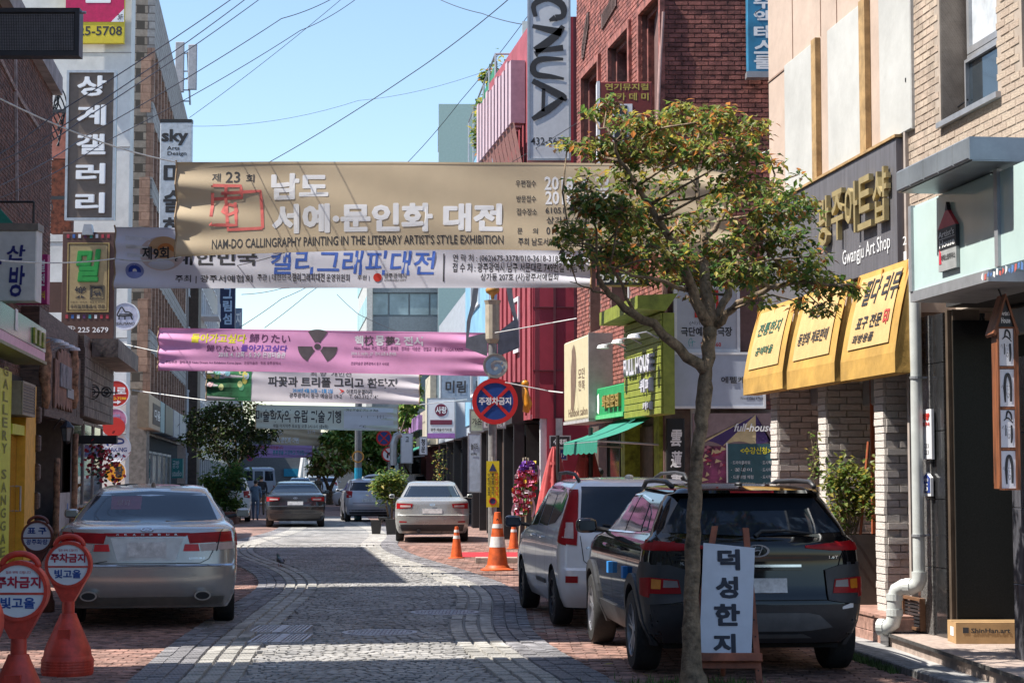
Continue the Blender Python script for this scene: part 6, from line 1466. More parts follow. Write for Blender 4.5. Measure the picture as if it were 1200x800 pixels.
# wooden portrait sign hanging at the right
f=facing(WH.P(y1_,0,0).y-.45);q=f.rect(1168,383,1193,574)
t=thing('portrait_wood_sign','house-shaped orange wooden column sign with four ink portraits','sign',f.P((q[0]+q[2])/2,q[1],0))
M_ow=mat('orange_stained_wood',(.26,.085,.03),.55,var=.35,scale=4,stretch=(4,4,.6),bump=.15)
w_=q[2]-q[0];zr=f.px(1180,347)[1];dd=.22
b=MB();b.box(q[0]+.012,q[2]-.012,q[1]+.01,q[3],-dd,-.006,f);b.build('core',M_ow,t)
b=MB();b.frame(q[0],q[2],q[1],q[3],.014,-.005,.014,f)
for k in range(1,4):z=q[1]+(q[3]-q[1])*k/4;b.box(q[0]+.014,q[2]-.014,z-.007,z+.007,-.005,.012,f)
b.build('frame',M_ow,t)
b=MB();b.box(q[2]+.002,q[2]+.02,q[1],q[3],-dd-.02,.015,f);b.build('side_board',M_ow,t)
xm=(q[0]+q[2])/2
for sgn in(-1,1):
 xe=q[0]if sgn<0 else q[2];b=MB();b.add([f.P(xe+sgn*.03,q[3]-.05,.02),f.P(xm,zr+.02,.02),f.P(xm,zr-.02,.02),f.P(xe+sgn*.012,q[3]-.07,.02),f.P(xe+sgn*.03,q[3]-.05,-dd-.03),f.P(xm,zr+.02,-dd-.03),f.P(xm,zr-.02,-dd-.03),f.P(xe+sgn*.012,q[3]-.07,-dd-.03)],[(0,1,2,3),(4,5,6,7),(0,1,5,4),(2,3,7,6),(0,3,7,4)]);b.build('roof_board',M_ow,t)
b=MB();b.poly([(q[0]+.01,q[3]+.004),(q[2]-.01,q[3]+.004),(xm,zr-.03)],-dd,-.004,f);b.build('gable',M_black,t)
b=MB();text(b,"Artist's",q[0]+w_*.25,q[3]+.09,q[2]-w_*.25,q[3]+.125,.0,f,bold=.03);text(b,"House",q[0]+w_*.25,q[3]+.03,q[2]-w_*.25,q[3]+.075,.0,f,bold=.03);b.build('lettering',M_wl,t)
for k in range(4):
 z0_=q[1]+(q[3]-q[1])*k/4+.014;z1_=q[1]+(q[3]-q[1])*(k+1)/4-.014
 b=MB();b.box(q[0]+.016,q[2]-.016,z0_,z1_,-.004,.004,f);pp_=b.build('portrait_card',mat('paper_white',(.72,.72,.76),.6,var=.02),t)
 b=MB();r_=(q[0]+.02,z0_+.005,q[2]-.02,z1_-.005)
 hat=k in(1,3)
 hair=[[(.35,.1,.12),(.32,.5,.2),(.42,.82,.22),(.62,.86,.24),(.78,.6,.2),(.78,.12,.16)]]
 if hat:hair=[[(.2,.72,.05),(.5,.8,.12),(.9,.66,.06)],[(.38,.78,.1),(.5,.98,.14),(.75,.9,.14),(.8,.74,.1)],[(.78,.6,.14),(.8,.3,.18),(.75,.1,.1)],[(.35,.6,.06),(.34,.3,.08)]]
 strokes(b,hair+[[(.42,.5,.02),(.46,.32,.02),(.58,.22,.03),(.68,.34,.02)],[(.48,.54,.035),(.54,.55,.03)],[(.62,.54,.035),(.68,.55,.03)],[(.56,.48,.015),(.58,.42,.02)],[(.52,.34,.03),(.64,.34,.03)],[(.08,.5,.02),(.16,.58,.015),(.22,.46,.015)]],*r_,.0065,f,w=.05)
 b.build('ink_portrait',M_ink,pp_)
b=MB();b.tube([f.P(xm,zr,-.1),f.P(xm-.1,zr+.35,-.2)],.008,5);b.build('hanger',M_black,t)
# cardboard box
f=Frame(WH.P(0,0,-.15),WH.ex);c0=f.px(1120,735)[0];c1=c0+.62;zt=zst
t=thing('cardboard_box','long brown cardboard carton printed ShinHan.art lying by the black door','box',f.P(c0+.3,zt,-.15))
fb=facing(16.42);q=fb.rect(1120,721,1187,746);zc=q[3]-q[1]
b=MB();b.box(q[0],q[2]+.1,zt,zt+zc,-.32,0,fb);b.build('carton',mat('cardboard',(.42,.26,.12),.8,var=.12),t)
b=MB();b.box(q[0]-.003,q[0]-.001,zt+.06,zt+zc*.75,-.2,-.08,fb);b.build('label',M_wht,t)
b=MB();text(b,'ShinHan.art',q[0]+.13,zt+zc*.5,q[0]+.47,zt+zc*.72,.003,fb,bold=.03);b.box(q[0]+.06,q[0]+.11,zt+zc*.5,zt+zc*.76,0,.003,fb);b.build('lettering',M_ink,t)
b=MB();b.box(q[0]+.0,q[2]+.1,zt+zc,zt+zc+.003,-.19,-.13,fb);b.build('tape',mat('brown_tape',(.3,.2,.1),.3),t)
# ================================================================ STREET FURNITURE
# lamp post with finial, emblem disc and no stopping sign
Yp=43.4;f=facing(Yp);a0=f.px(577,600)[0];zt=f.px(581,352)[1]
t=thing('lamp_post','grey lamp post with ochre onion finial and curved metal wings','lamp post',f.P(a0,0,0));M_post=mat('grey_post',(.30,.29,.28),.5,metal=.4,var=.2)
b=MB();b.tube([f.P(a0,0,0),f.P(a0,zt,0)],.10,12);b.build('pole',M_post,t,smooth=1)
zz=f.px(581,352)[1];k_=Frame(f.P(a0,zz,0),(1,0,0))
b=MB();b.lathe([(.03,0),(.05,.12),(.15,.18),(.17,.25),(.10,.33),(.02,.42)],k_,12);b.build('finial',mat('ochre_finial',(.45,.22,.04),.5),t,smooth=3)
b=MB();b.lathe([(.12,-1.0),(.17,-.9),(.17,-.1),(.2,0),(.05,.02)],k_,12);b.build('lamp_head',mat('beige_lamp',(.42,.36,.27),.5),t)
for s in(-1,1):
 b=MB();b.poly([(a0+s*.12,zz-.75),(a0+s*.55,zz-.85),(a0+s*.5,zz-.45),(a0+s*.36,zz+.0),(a0+s*.3,zz+.5),(a0+s*.42,zz+.5),(a0+s*.5,zz-.1),(a0+s*.6,zz-.5),(a0+s*.62,zz-1.1),(a0+s*.12,zz-1.3)]if s<0 else[(a0+.12,zz-.75),(a0+.12,zz-1.3),(a0+.62,zz-1.1),(a0+.6,zz-.5),(a0+.5,zz-.1),(a0+.42,zz+.5),(a0+.3,zz+.5),(a0+.36,zz+.0),(a0+.5,zz-.45)],-.04,.04,f);b.build('wing',mat('grey_wing',(.22,.23,.25),.4,metal=.5),t)
def dsign(f,x,y,r,lab,name='traffic_sign',c=.12):
 a,z=f.px(x,y,c);rr=abs(f.px(x+r,y,c)[0]-a);t=thing(name,lab,'sign',f.P(a,z-rr,c));g_=Frame(f.P(a,z,c),f.ex);return t,g_,rr
t,g_,rr=dsign(f,580.5,428.5,14.5,'round grey disc with pale blue swirl emblem on the lamp post','emblem_disc')
b=MB();b.disc(0,0,rr,-.03,0,g_,32);b.build('disc',mat('disc_grey',(.45,.45,.42),.5),t)
b=MB();b.ring(0,0,rr,rr*.92,0,.015,g_,32);b.build('rim',mat('disc_rim',(.28,.27,.22),.5),t)
b=MB();strokes(b,[[(.75,.8,.08),(.4,.85,.2),(.15,.6,.26),(.2,.25,.26),(.5,.12,.24),(.75,.3,.22),(.65,.5,.18),(.45,.48,.12)],[(.85,.7,.05),(.8,.55,.1)],[(.95,.5,.05),(.9,.3,.1)]],-rr*.8,-rr*.75,rr*.8,rr*.8,.012,g_);b.build('swirl',mat('swirl_blue',(.16,.25,.36),.5),t)
def nostop(t,g_,rr,words_=True):
 b=MB();b.disc(0,0,rr,-.03,0,g_,40);b.build('plate',mat('traffic_blue',(.01,.055,.25),.4,var=.05),t)
 b=MB();b.ring(0,0,rr,rr*.80,0,.012,g_,40)
 for s in(1,-1):
  d=rr*.82*.7071;w_=rr*.07;b.poly([(-d-w_*.7,-s*d+s*w_*.7),(-d+w_*.7,-s*d-s*w_*.7),(d+w_*.7,s*d-s*w_*.7),(d-w_*.7,s*d+s*w_*.7)],.0,.008+.001*s,g_)
 b.build('red_band',mat('traffic_red',(.55,.02,.02),.4,var=.05),t)
 if words_:b=MB();text(b,'주정차금지',-rr*.70,-rr*.16,rr*.70,rr*.18,.016,g_,bold=.05);b.build('lettering',M_wl,t)
t,g_,rr=dsign(f,580,470,27,'round blue and red no stopping sign with white Korean lettering');nostop(t,g_,rr)
b=MB();b.box(-.05,.05,rr*.4,rr*.5,-.14,-.03,g_);b.build('clamp',M_alu,t)
# yellow caution panel on its post
f=facing(41.5);q=f.rect(570,540,585,594);t=thing('yellow_caution_sign','tall narrow yellow caution sign with triangle and no stopping roundel','sign',f.P((q[0]+q[2])/2,0,0))
b=MB();b.box(q[0],q[2],q[1],q[3],-.02,0,f);b.build('panel',mat('caution_yellow',(.62,.55,.02),.5,var=.05),t)
b=MB();b.tube([f.P((q[0]+q[2])/2,0,-.05),f.P((q[0]+q[2])/2,q[3]+.1,-.05)],.035,8);b.build('post',M_post,t)
b=MB();r_=rel(q,.2,.78,.8,.96);b.poly([(r_[0],r_[1]),(r_[2],r_[1]),((r_[0]+r_[2])/2,r_[3])],0,.008,f);b.build('triangle',mat('caution_navy',(.02,.04,.12)),t)
b=MB();
for k,col in enumerate(('어린이보호','불법주정차','단속구역입')):vtext(b,col,*rel(q,.1+.3*k,.26,.3+.3*k,.74),.006,f,gap=.1,mi=1 if k==2 else 0,bold=.03)
b.build('lettering',[M_ink,M_sred],t)
g_=Frame(f.P((q[0]+q[2])/2,q[1]+(q[3]-q[1])*.13,.01),f.ex);b=MB();b.disc(0,0,.085,-.01,0,g_,20);b.build('roundel',mat('caution_navy',()),t);b=MB();b.ring(0,0,.085,.065,0,.006,g_,20);b.build('roundel_ring',M_sred,t)
# far signs: no right turn etc.
f=facing(64);xx=f.px(456,600)[0];t=thing('far_sign_post','slim grey post carrying two far round traffic signs','post',f.P(xx,0,0));b=MB();b.tube([f.P(xx,0,0),f.P(xx,f.px(456,505)[1],0)],.05,8);b.build('pole',M_post,t)
t,g_,rr=dsign(f,456,532,8.8,'far round white and red no turning sign behind the potted bush',c=.08)
b=MB();b.disc(0,0,rr,-.02,0,g_,28);b.build('plate',M_wht,t);b=MB();b.ring(0,0,rr,rr*.82,0,.01,g_,28);b.poly([(-rr*.65,rr*.5),(-rr*.5,rr*.65),(rr*.65,-rr*.5),(rr*.5,-rr*.65)],0,.009,g_);b.build('red_band',mat('traffic_red',()),t)
b=MB();strokes(b,[[(.35,.15),(.4,.55),(.75,.6)],[(.6,.45),(.85,.62),(.62,.78)]],-rr*.7,-rr*.7,rr*.7,rr*.7,.012,g_,w=.16);b.build('arrow',M_ink,t)
t,g_,rr=dsign(f,450,513,9.2,'far small blue and red no stopping sign under the pale banner',c=.10);nostop(t,g_,rr,False)
f=facing(96);t,g_,rr=dsign(f,293,536,4,'tiny far blue and red round sign left of the lilac banner');nostop(t,g_,rr,False)
# grey and turquoise street pole
f=facing(68);a0=f.px(419.5,600)[0];zt=f.px(419,500)[1];zm=f.px(419,548)[1]
t=thing('street_pole','thick street pole grey above and turquoise below beyond the banners','pole',f.P(a0,0,0))
b=MB();b.tube([f.P(a0,zm,0),f.P(a0,zt+3,0)],.13,10);b.build('upper_pole',mat('pole_grey',(.12,.125,.14),.5),t)
b=MB();b.tube([f.P(a0,0,0),f.P(a0,zm,0)],.14,10);b.build('lower_pole',mat('pole_turquoise',(.01,.22,.36),.5),t)
b=MB();b.ring(0,0,.22,.17,0,.03,Frame(f.P(a0,f.px(419,535)[1],.15),f.ex),20);b.build('ring',mat('ochre_finial',()),t)
b=MB();f=facing(63);b.tube([f.P(*f.px(461,545),0),f.P(*f.px(461,520),0),f.P(*f.px(464,511),0),f.P(*f.px(470,508),0)],.12,8);b.build('bent_duct',M_alu);tag(bpy.data.objects['bent_duct'],'bent grey metal duct on the far shop corner','duct')
# easel with board
fe=facing(2200/150.);Ye=fe.o.y
q=fe.rect(821,637,881,766);tilt=radians(8)
ey=V((0,sin(tilt),cos(tilt)))
za=G(850,805).y
fe2=Frame((0,Ye,0),(1,0,0),ey)
r0=fe2.px(819,766);r1=fe2.px(882,637)
t=thing('signboard_easel','white vertical signboard with black Korean letters on a reddish wooden easel','easel',fe2.P((r0[0]+r1[0])/2,0,0))
bd=thing
M_ease=mat('reddish_easel_wood',(.30,.09,.045),.6,var=.3,scale=5,bump=.2)
tl,bl_=fe2.px(824,636),fe2.px(819,764);tr,br=fe2.px(884,642),fe2.px(880,768)
b=MB();b.add([fe2.P(*bl_,.03),fe2.P(*br,.03),fe2.P(*tr,.03),fe2.P(*tl,.03),fe2.P(*bl_,.015),fe2.P(*br,.015),fe2.P(*tr,.015),fe2.P(*tl,.015)],[(0,1,2,3),(7,6,5,4),(0,4,5,1),(1,5,6,2),(2,6,7,3),(3,7,4,0)])
bo=b.build('board',mat('board_white',(.56,.60,.68),.5,var=.04),t)
b=MB()
for ch,(x0,y0,x1,y1)in zip('덕성한지',((841,643,867,668),(839,675,865,701),(837,707,867,733),(836,742,862,766))):
 p0=fe2.px(x0,y1,.03);p1=fe2.px(x1,y0,.03);text(b,ch,p0[0],p0[1],p1[0],p1[1],.033,fe2,bold=.065)
b.build('lettering',mat('navy_black_ink',(.012,.014,.03),.5),bo)
for(x0,y0,x1,y1)in((838,616,806,800),(874,618,890,800)):
 p0=fe2.px(x0,y0);p1=fe2.px(x1,y1);w_=.024;b=MB();zb_=0.0;k=(p1[0]-p0[0])/(p1[1]-p0[1]);xb=p0[0]+k*(zb_-p0[1])
 b.add([fe2.P(xb-w_,.03,c)for c in(-.03,.0)]+[fe2.P(xb+w_,.03,c)for c in(-.03,.0)]+[fe2.P(p0[0]-w_,p0[1],c)for c in(-.03,.0)]+[fe2.P(p0[0]+w_,p0[1],c)for c in(-.03,.0)],[(0,1,3,2),(4,5,7,6),(0,1,5,4),(2,3,7,6),(1,3,7,5),(0,2,6,4)]);b.build('leg',M_ease,t)
 b=MB()
 for j in range(7):s_=.15+j*.13;b.disc(p0[0]+k*(s_-p0[1])+0,s_,.007,.0,.003,fe2,8)
 b.build('peg_hole',M_dark,t)
p0=fe2.px(804,765);p1=fe2.px(892,775)
b=MB();b.bev(p0[0],p1[0],p1[1],p0[1],.0,.09,.006,fe2);b.build('ledge',M_ease,t)
b=MB();b.box(p0[0]+.02,p1[0]-.02,p1[1]-.05,p1[1]-.003,-.0,.02,fe2);b.build('crossbar',M_ease,t)
b=MB();pt=fe2.P((r0[0]+r1[0])/2+.03,r1[1]-.1,-.04);b.tube([pt,V((pt.x+.02,pt.y+.62,0.03))],.02,6);b.build('rear_leg',M_ease,t)
# red bollard signs
M_redp=mat('red_plastic',(.66,.055,.03),.5,var=.2,scale=9,stain=.38);M_brnp=mat('brown_plastic',(.16,.045,.03),.45,var=.1)
def stand(x,ybase,s,lab,m,lines,yaw=0.0,name='stand_sign'):
 Y=FPX/s;X=(x-600)/s*1.0;f=Frame((X,Y,.02),(cos(yaw),sin(yaw),0))
 t=thing(name,lab,'stand sign',(X,Y,0.0),'no parking stand signs');k=f
 b=MB();b.lathe([(.205,0),(.21,.02),(.21,.13),(.195,.16)],k,28);b.build('base',m,t,smooth=.6)
 b=MB()
 for j in range(5):b.lathe([(.213,.025+j*.022),(.214,.033+j*.022),(.213,.041+j*.022)],k,28)
 b.build('base_rib',m,t)
 b=MB();b.lathe([(.195,.16),(.185,.22),(.15,.30),(.115,.38),(.075,.47),(.065,.50)],k,28);b.build('bell',m,t,smooth=.6)
 b=MB();b.box(-.05,.05,.27,.38,.06,.145,k);b.build('grip',m,t)
 b=MB();b.lathe([(.052,.49),(.05,.60)],k,16);b.build('neck',m,t,smooth=1)
 R_=.19;zc=.90;pts=[]
 for i in range(27):
  th=radians(-38)+radians(256)*i/26;pts.append((R_*cos(th),zc+R_*1.02*sin(th)))
 pts+=[(-.05,.60),(.05,.60)]
 b=MB();b.poly(pts,-.035,.035,k);hd=b.build('head',m,t)
 inner=[(x_*.86,zc+(y_-zc)*.86)for x_,y_ in pts[:27]]
 b=MB();n=len(pts)
 b.ring(0,0,R_*1.0,R_*.88,.035,.05,Frame(k.P(0,zc,0),k.ex),36);b.build('rim',m,t)
 b=MB();b.disc(0,zc,R_*.87,.035,.040,k,36,rb=R_*.87);b.build('sticker',mat('sticker_white',(.68,.68,.70),.4,var=.03),t)
 b=MB();b.box(-R_*.86,R_*.86,zc-.022,zc-.008,.040,.044,k);b.build('stripe',m,t)
 b=MB();pth=[k.P(R_*.62*cos(th),zc+R_*.80+.085*sin(th),0)for th in[pi*i/12 for i in range(13)]];b.tube(pth,.02,8);b.build('handle',m,t,smooth=3)
 for(s_,u0,v0,u1,v1,mm,bo_)in lines:b=MB();text(b,s_,u0*R_,zc+v0*R_,u1*R_,zc+v1*R_,.0425,k,bold=bo_);b.build('lettering',mm,t)
 return t
M_srl=mat('crimson_ink',(.45,.01,.04),.5);M_nvl=mat('navy_ink_b',(.02,.07,.28),.5)
np=[('협조 부탁 드립니다',-.42,.58,.42,.68,M_srl,.01),('주차금지',-.76,.10,.76,.5,M_srl,.055),('빛고을',-.58,-.58,.58,-.2,M_nvl,.05)]
stand(84,793,141,'red plastic no parking stand sign nearest the silver sedan bumper',M_redp,np)
stand(27,858,182,'red plastic no parking stand sign, second from the left edge',M_redp,np)
stand(-36,938,230,'red plastic stand sign cut off by the lower left corner',M_redp,np)
stand(47,715,97,'brown plastic stand sign reading framing shop in navy letters',M_brnp,[('표 구',-.6,.15,.6,.58,M_nvl,.06),('광주화랑',-.68,-.5,.68,-.15,M_nvl,.03)])
# traffic cones
M_con=mat('orange_cone',(.72,.12,.02),.55,var=.22,scale=9,stain=.4);M_refl=mat('reflective_white',(.66,.64,.62),.4,var=.12,scale=12)
def cone(x,ybase,h,lab,big=False):
 p=G(x,ybase,.02);f=Frame((p.x,p.y,.024),(1,0,0));t=thing('traffic_cone',lab,'traffic cone',(p.x,p.y,0),'orange traffic cones')
 k=h
 if big:base=[(.30*k,0),(.30*k,.02*k),(.22*k,.045*k),(.19*k,.09*k)]
 else:base=[(.26*k,0),(.26*k,.025*k),(.20*k,.04*k)]
 b=MB();b.lathe(base,f,24);b.build('base',M_con,t,smooth=.6)
 rb=base[-1][0]*.96;r=lambda z:rb+(.055*k-rb)*(z-base[-1][1]/k)/(1-base[-1][1]/k)
 z0_=base[-1][1]/k;b=MB();b.lathe([(r(z0_),z0_*k),(r(1),k),(r(1)*.6,k*1.005)],f,24);b.build('cone',M_con,t,smooth=.8)
 for(v0,v1)in((.40,.58),(.73,.80))if big else((.62,.72),(.82,.90)):b=MB();b.lathe([(r(v0)+.003,v0*k),(r(v1)+.003,v1*k)],f,24);b.build('reflective_band',M_refl,t,smooth=1)
 if big:b=MB();b.disc(-.0,k*.87,.022,.03,.072,f,12);b.build('hole',M_dark,t)
 return t
cone(583,668,.99,'large orange traffic cone with broad white band, the biggest cone',True)
cone(535,654,.62,'small orange cone with two narrow white bands left of the biggest',False)
cone(602,643,.60,'orange cone half hidden behind the white minivan mirror',False)
# red mat, kerb slab in front of the white shop
b=MB();A=G(541,646,.03);B=G(560,653,.03);b.box(A.x,A.x+2.7,A.y-2.6,A.y-.3,.022,.032);tag(b.build('red_carpet',mat('red_carpet',(.40,.02,.03),.95,bump=.4,scale=40)),'flat red carpet on the pavement beside the orange cones','carpet')
b=MB();p=G(557,661,0);b.bev(p.x,p.x+.95,0.022,.13,-p.y-.25,-p.y,.01,Frame((0,0,0),(1,0,0)));tag(b.build('stone_block',M_step),'small pinkish stone kerb block behind the biggest cone','kerb block')
# flower wreath stand
f=facing(42.5);a0,z0_=f.px(616,615);t=thing('flower_wreath_stand','tall congratulatory stand packed with red yellow and violet flowers','flower stand',f.P(a0,0,0))
b=MB();zt_=f.px(618,536)[1]
for s in(-.16,.2):b.tube([f.P(a0+s,0,0),f.P(a0+s*.3,zt_,.0)],.02,6)
b.tube([f.P(a0,0,-.5),f.P(a0,zt_,0)],.02,6);b.build('frame',mat('pale_stick',(.5,.42,.3)),t)
fcol=[mat('fl_red',(.55,.02,.04)),mat('fl_pink',(.65,.12,.25)),mat('fl_yel',(.75,.5,.03)),mat('fl_wht',(.7,.6,.65)),mat('fl_vio',(.22,.07,.45)),mat('fl_leaf',(.08,.18,.04))]
b=MB()
for i in range(520):
 v=rnd.random();y=541+v*62;w_=7+6*sin(pi*min(1,v*1.1));x=619.5-v*9+rnd.uniform(-1,1)*w_
 p=f.P(*f.px(x,y),rnd.uniform(0,.2));r=rnd.uniform(.03,.06)
 ci=4 if v<.18 and rnd.random()<.8 else rnd.choice((0,0,1,2,3,1,5))
 for k in range(3):
  n1=V((rnd.uniform(-1,1),-1,rnd.uniform(-1,1))).normalized();e1=n1.orthogonal().normalized()*r;e2=n1.cross(e1).normalized()*r;b.add([p+e1,p+e2,p-e1,p-e2],[(0,1,2,3)],ci)
b.build('blossom_mass',fcol,t)
for s in(-1,1):b=MB();b.grid(lambda u,v:f.P(*f.px(619-v*8+s*(10+3*sin(v*9))+u*2.5,545+v*60),.12+.02*sin(v*12)),1,10);b.build('ribbon',mat('ribbon_pink',(.65,.45,.55)),t)
# closed parasols
def parasol(x,yb,ytop,ycl,lab,Y):
 f=facing(Y);a,_=f.px(x,560);zt=f.px(x,ytop)[1];zc=f.px(x,ycl)[1]
 t=thing('closed_parasol',lab,'parasol',f.P(a,0,0),'closed red parasols')
 b=MB();b.tube([f.P(a+.06,0,.14),f.P(a+.06,zt,.14)],.04,8);b.build('pole',M_black,t)
 k=Frame(f.P(a,zc,0),(1,0,0));L=zc-.75
 def fn(u,v):
  th=2*pi*u;r=(.04+.30*v**.8)*(1+.28*sin(8*th+v));return k.P(r*cos(th),-L*v,r*sin(th)*.8)
 b=MB();b.grid(fn,48,12);b.build('canopy',mat('faded_red_canvas',(.50,.09,.09),.8,var=.2,scale=3),t,smooth=3)
 b=MB();b.ring(0,0,.13,.1,-.03,.03,Frame(k.P(0,-.35,0),(1,0,0),(0,1,0)),12);b.build('tie',mat('faded_red_canvas',()),t)
 b=MB();b.lathe([(.25,0),(.25,.08)],Frame(f.P(a,.02,0),(1,0,0)),16);b.build('base',M_black,t)
parasol(650,640,510,523,'closed faded red parasol by the red wall, left of the two',39)
parasol(688,640,501,515,'closed faded red parasol under the teal awning, right of the two',33.5)
# orange beacon sculpture
f=facing(CR.y-.4);a,z=f.px(616,478);b=MB();b.tube([f.P(a,z-.1,0),f.P(a+.05,z+.1,0),f.P(a,z+.3,0),f.P(a-.02,z+.5,0)],[.08,.11,.09,.07],10);b.ball(f.P(a-.02,z+.56,0),.1)
tag(b.build('orange_wall_lamp',mat('orange_plastic',(.70,.28,.02),.4),smooth=3),'orange rounded lamp figure fixed to the red building corner','wall lamp')
# far gate posts at the end of the street
f=facing(190)
for k,x in enumerate((350,357,363)):
 b=MB();a,z=f.px(x,535);b.tube([f.P(a,0,0),f.P(a+(.5 if k==0 else 0),z,0)],.3,6);tag(b.build('far_white_post',M_white),['left leaning','middle','right'][k]+' tall white post at the far end of the street','post','white posts at the street end')
t=thing('far_teal_shop_building','low dark building with teal sign band at the very end','building',(-24,225,0))
f=facing(222);q=f.rect(318,536,372,570);b=MB();b.box(q[0]-8,q[2]+4,0,q[3]+3,-8,0,f);b.build('wall',mat('far_dark_wall',(.13,.14,.15),.7),t)
b=MB();r_=f.rect(333,549,350,558);b.box(r_[0],r_[2],r_[1],r_[3],0,.3,f);b.build('sign_band',mat('pole_turquoise',()),t)
for k in range(8):window(t,f,q[0]-6+k*2.2,q[0]-4.4+k*2.2,q[3]+.5,q[3]+2.2,0)
# ================================================================ TREES AND PLANTS
M_dlf=[mat('dull_leaf_a',(.04,.065,.02),.8,spec=.1),mat('dull_leaf_b',(.055,.085,.025),.8,spec=.1),mat('dull_leaf_c',(.09,.10,.03),.8,spec=.1),mat('dull_leaf_d',(.09,.06,.02),.7),mat('dull_leaf_e',(.08,.05,.02),.7),mat('dull_leaf_f',(.03,.035,.015),.8,spec=.1)]
M_barkm=mat('grey_brown_bark',(.23,.165,.105),.9,var=.35,scale=14,bump=1.0,bscale=30)
M_lf=[mat('leaf_deep_green',(.05,.11,.035),.55,var=.25,spec=.25),mat('leaf_green',(.10,.17,.035),.5,var=.25,spec=.3),mat('leaf_olive',(.20,.22,.05),.5,var=.2),mat('leaf_yellow',(.36,.29,.05),.5),mat('leaf_orange',(.36,.14,.04),.5),mat('leaf_dark_plum',(.10,.06,.035),.5)]
for m_ in M_lf:
 n_=m_.node_tree.nodes;l_=m_.node_tree.links;t_=n_.new('ShaderNodeBsdfTranslucent');x_=n_.new('ShaderNodeMixShader');x_.inputs[0].default_value=.45
 hs=n_.new('ShaderNodeHueSaturation');hs.inputs['Value'].default_value=1.7;pb_=n_['Principled BSDF'];l_.new(pb_.inputs['Base Color'].links[0].from_socket,hs.inputs['Color']);l_.new(hs.outputs[0],t_.inputs[0])
 l_.new(pb_.outputs[0],x_.inputs[1]);l_.new(t_.outputs[0],x_.inputs[2]);l_.new(x_.outputs[0],n_['Material Output'].inputs[0])
def leaf(b,p,L,W,mi,droop=.5,rr=rnd):
 th=rr.uniform(0,2*pi);d=V((cos(th),sin(th),rr.gauss(-droop,.45))).normalized();s=d.cross(V((rr.gauss(0,.35),rr.gauss(0,.35),1))).normalized();n=s.cross(d)
 q=p+d*L;m=p+d*L*.45
 b.add([p,m+s*W+n*W*.35,q-n*W*.3,m-s*W+n*W*.35,m],[(0,4,1),(1,4,2),(2,4,3),(3,4,0)],mi)
def tree(name,lab,limbs,clusters,Y,rt,leafL=.075,per=100,dY=.9,weights=(3,4,2,1,1,.5),toptint=None,trunk=None,seed=3,twig=.006,group=None,mats=None):
 rr=random.Random(seed);mats=mats or M_lf
 base=AT(trunk[0][0],trunk[0][1],Y);base.z=0
 t=thing(name,lab,'tree',base,group)
 b=MB();P=[AT(x,y,Y)for x,y,*_ in trunk];P[0].z=-.0
 path=[];rad=[]
 for i in range(len(P)-1):
  for k in range(4):u=k/4;path.append(P[i].lerp(P[i+1],u)+V((rr.gauss(0,rt*.05),rr.gauss(0,rt*.08),0)));rad.append((trunk[i][2]*(1-u)+trunk[i+1][2]*u)*rr.uniform(.93,1.08))
 path.append(P[-1]);rad.append(trunk[-1][2]);b.tube(path,rad,14);b.build('trunk',M_barkm,t,smooth=3)
 pts=[]
 b=MB()
 for L in limbs:
  Yo=L[0];pp=L[1];Q=[AT(x,y,Y+Yo*(i/(len(pp)-1)))for i,(x,y)in enumerate(pp)];path=[];rad=[];r0,r1=L[2],L[3];n=(len(Q)-1)*4
  for i in range(len(Q)-1):
   for k in range(4):u=(i*4+k)/n;path.append(Q[i].lerp(Q[i+1],k/4)+V((rr.gauss(0,.01),rr.gauss(0,.015),rr.gauss(0,.008))));rad.append(r0+(r1-r0)*u)
  path.append(Q[-1]);rad.append(r1);b.tube(path,rad,8);pts+=list(zip(path,rad))
 lb_=MB()
 for cl in clusters:
  x,y,rx,ry=cl[:4];k=cl[4]if len(cl)>4 else 1;dy=cl[5]if len(cl)>5 else rr.uniform(-1,1)*dY
  c=AT(x,y,Y+dy);s=(Y+dy)/FPX
  near=min(pts,key=lambda q:(q[0]-c).length+(.15 if q[0].z>c.z else 0));mid=near[0].lerp(c,.5)+V((rr.gauss(0,.04),rr.gauss(0,.05),rr.gauss(0,.04)))
  b.tube([near[0],mid,c],[min(near[1],twig*2.4),twig*1.4,twig*.8],5)
  n=int(per*k*(rx*ry)/500);
  for i in range(n):
   while True:
    v=V((rr.uniform(-1,1),rr.uniform(-1,1),rr.uniform(-1,1)))
    if v.length<1:break
   v*=1 if rr.random()<.8 else 1.25
   p=c+V((v.x*rx*s,v.y*(rx+ry)*.5*s*1.2,v.z*ry*s))
   w_=list(weights);tl=toptint(x,y,v.z)if toptint else 0
   w_[3]*=1+2.5*tl;w_[4]*=1+4*tl;w_[2]*=1+2*tl;w_[0]*=1-.8*tl  # upper leaves come out olive as leaf colour
   mi=rr.choices(range(6),w_)[0];leaf(lb_,p,leafL*rr.uniform(.7,1.2),leafL*rr.uniform(.2,.3),mi,rr=rr)
   if i%9==0:e=p+V((rr.gauss(0,.04),rr.gauss(0,.04),rr.gauss(0,.04)));b.tube([c.lerp(p,.2),c.lerp(p,.65)+V((0,0,.01)),p],[twig*.6,twig*.5,twig*.35],3,cap=False)
 b.build('limbs',M_barkm,t,smooth=3);lb_.build('crown',mats,t)
 return t
Yt_=14.4;r=.5/149
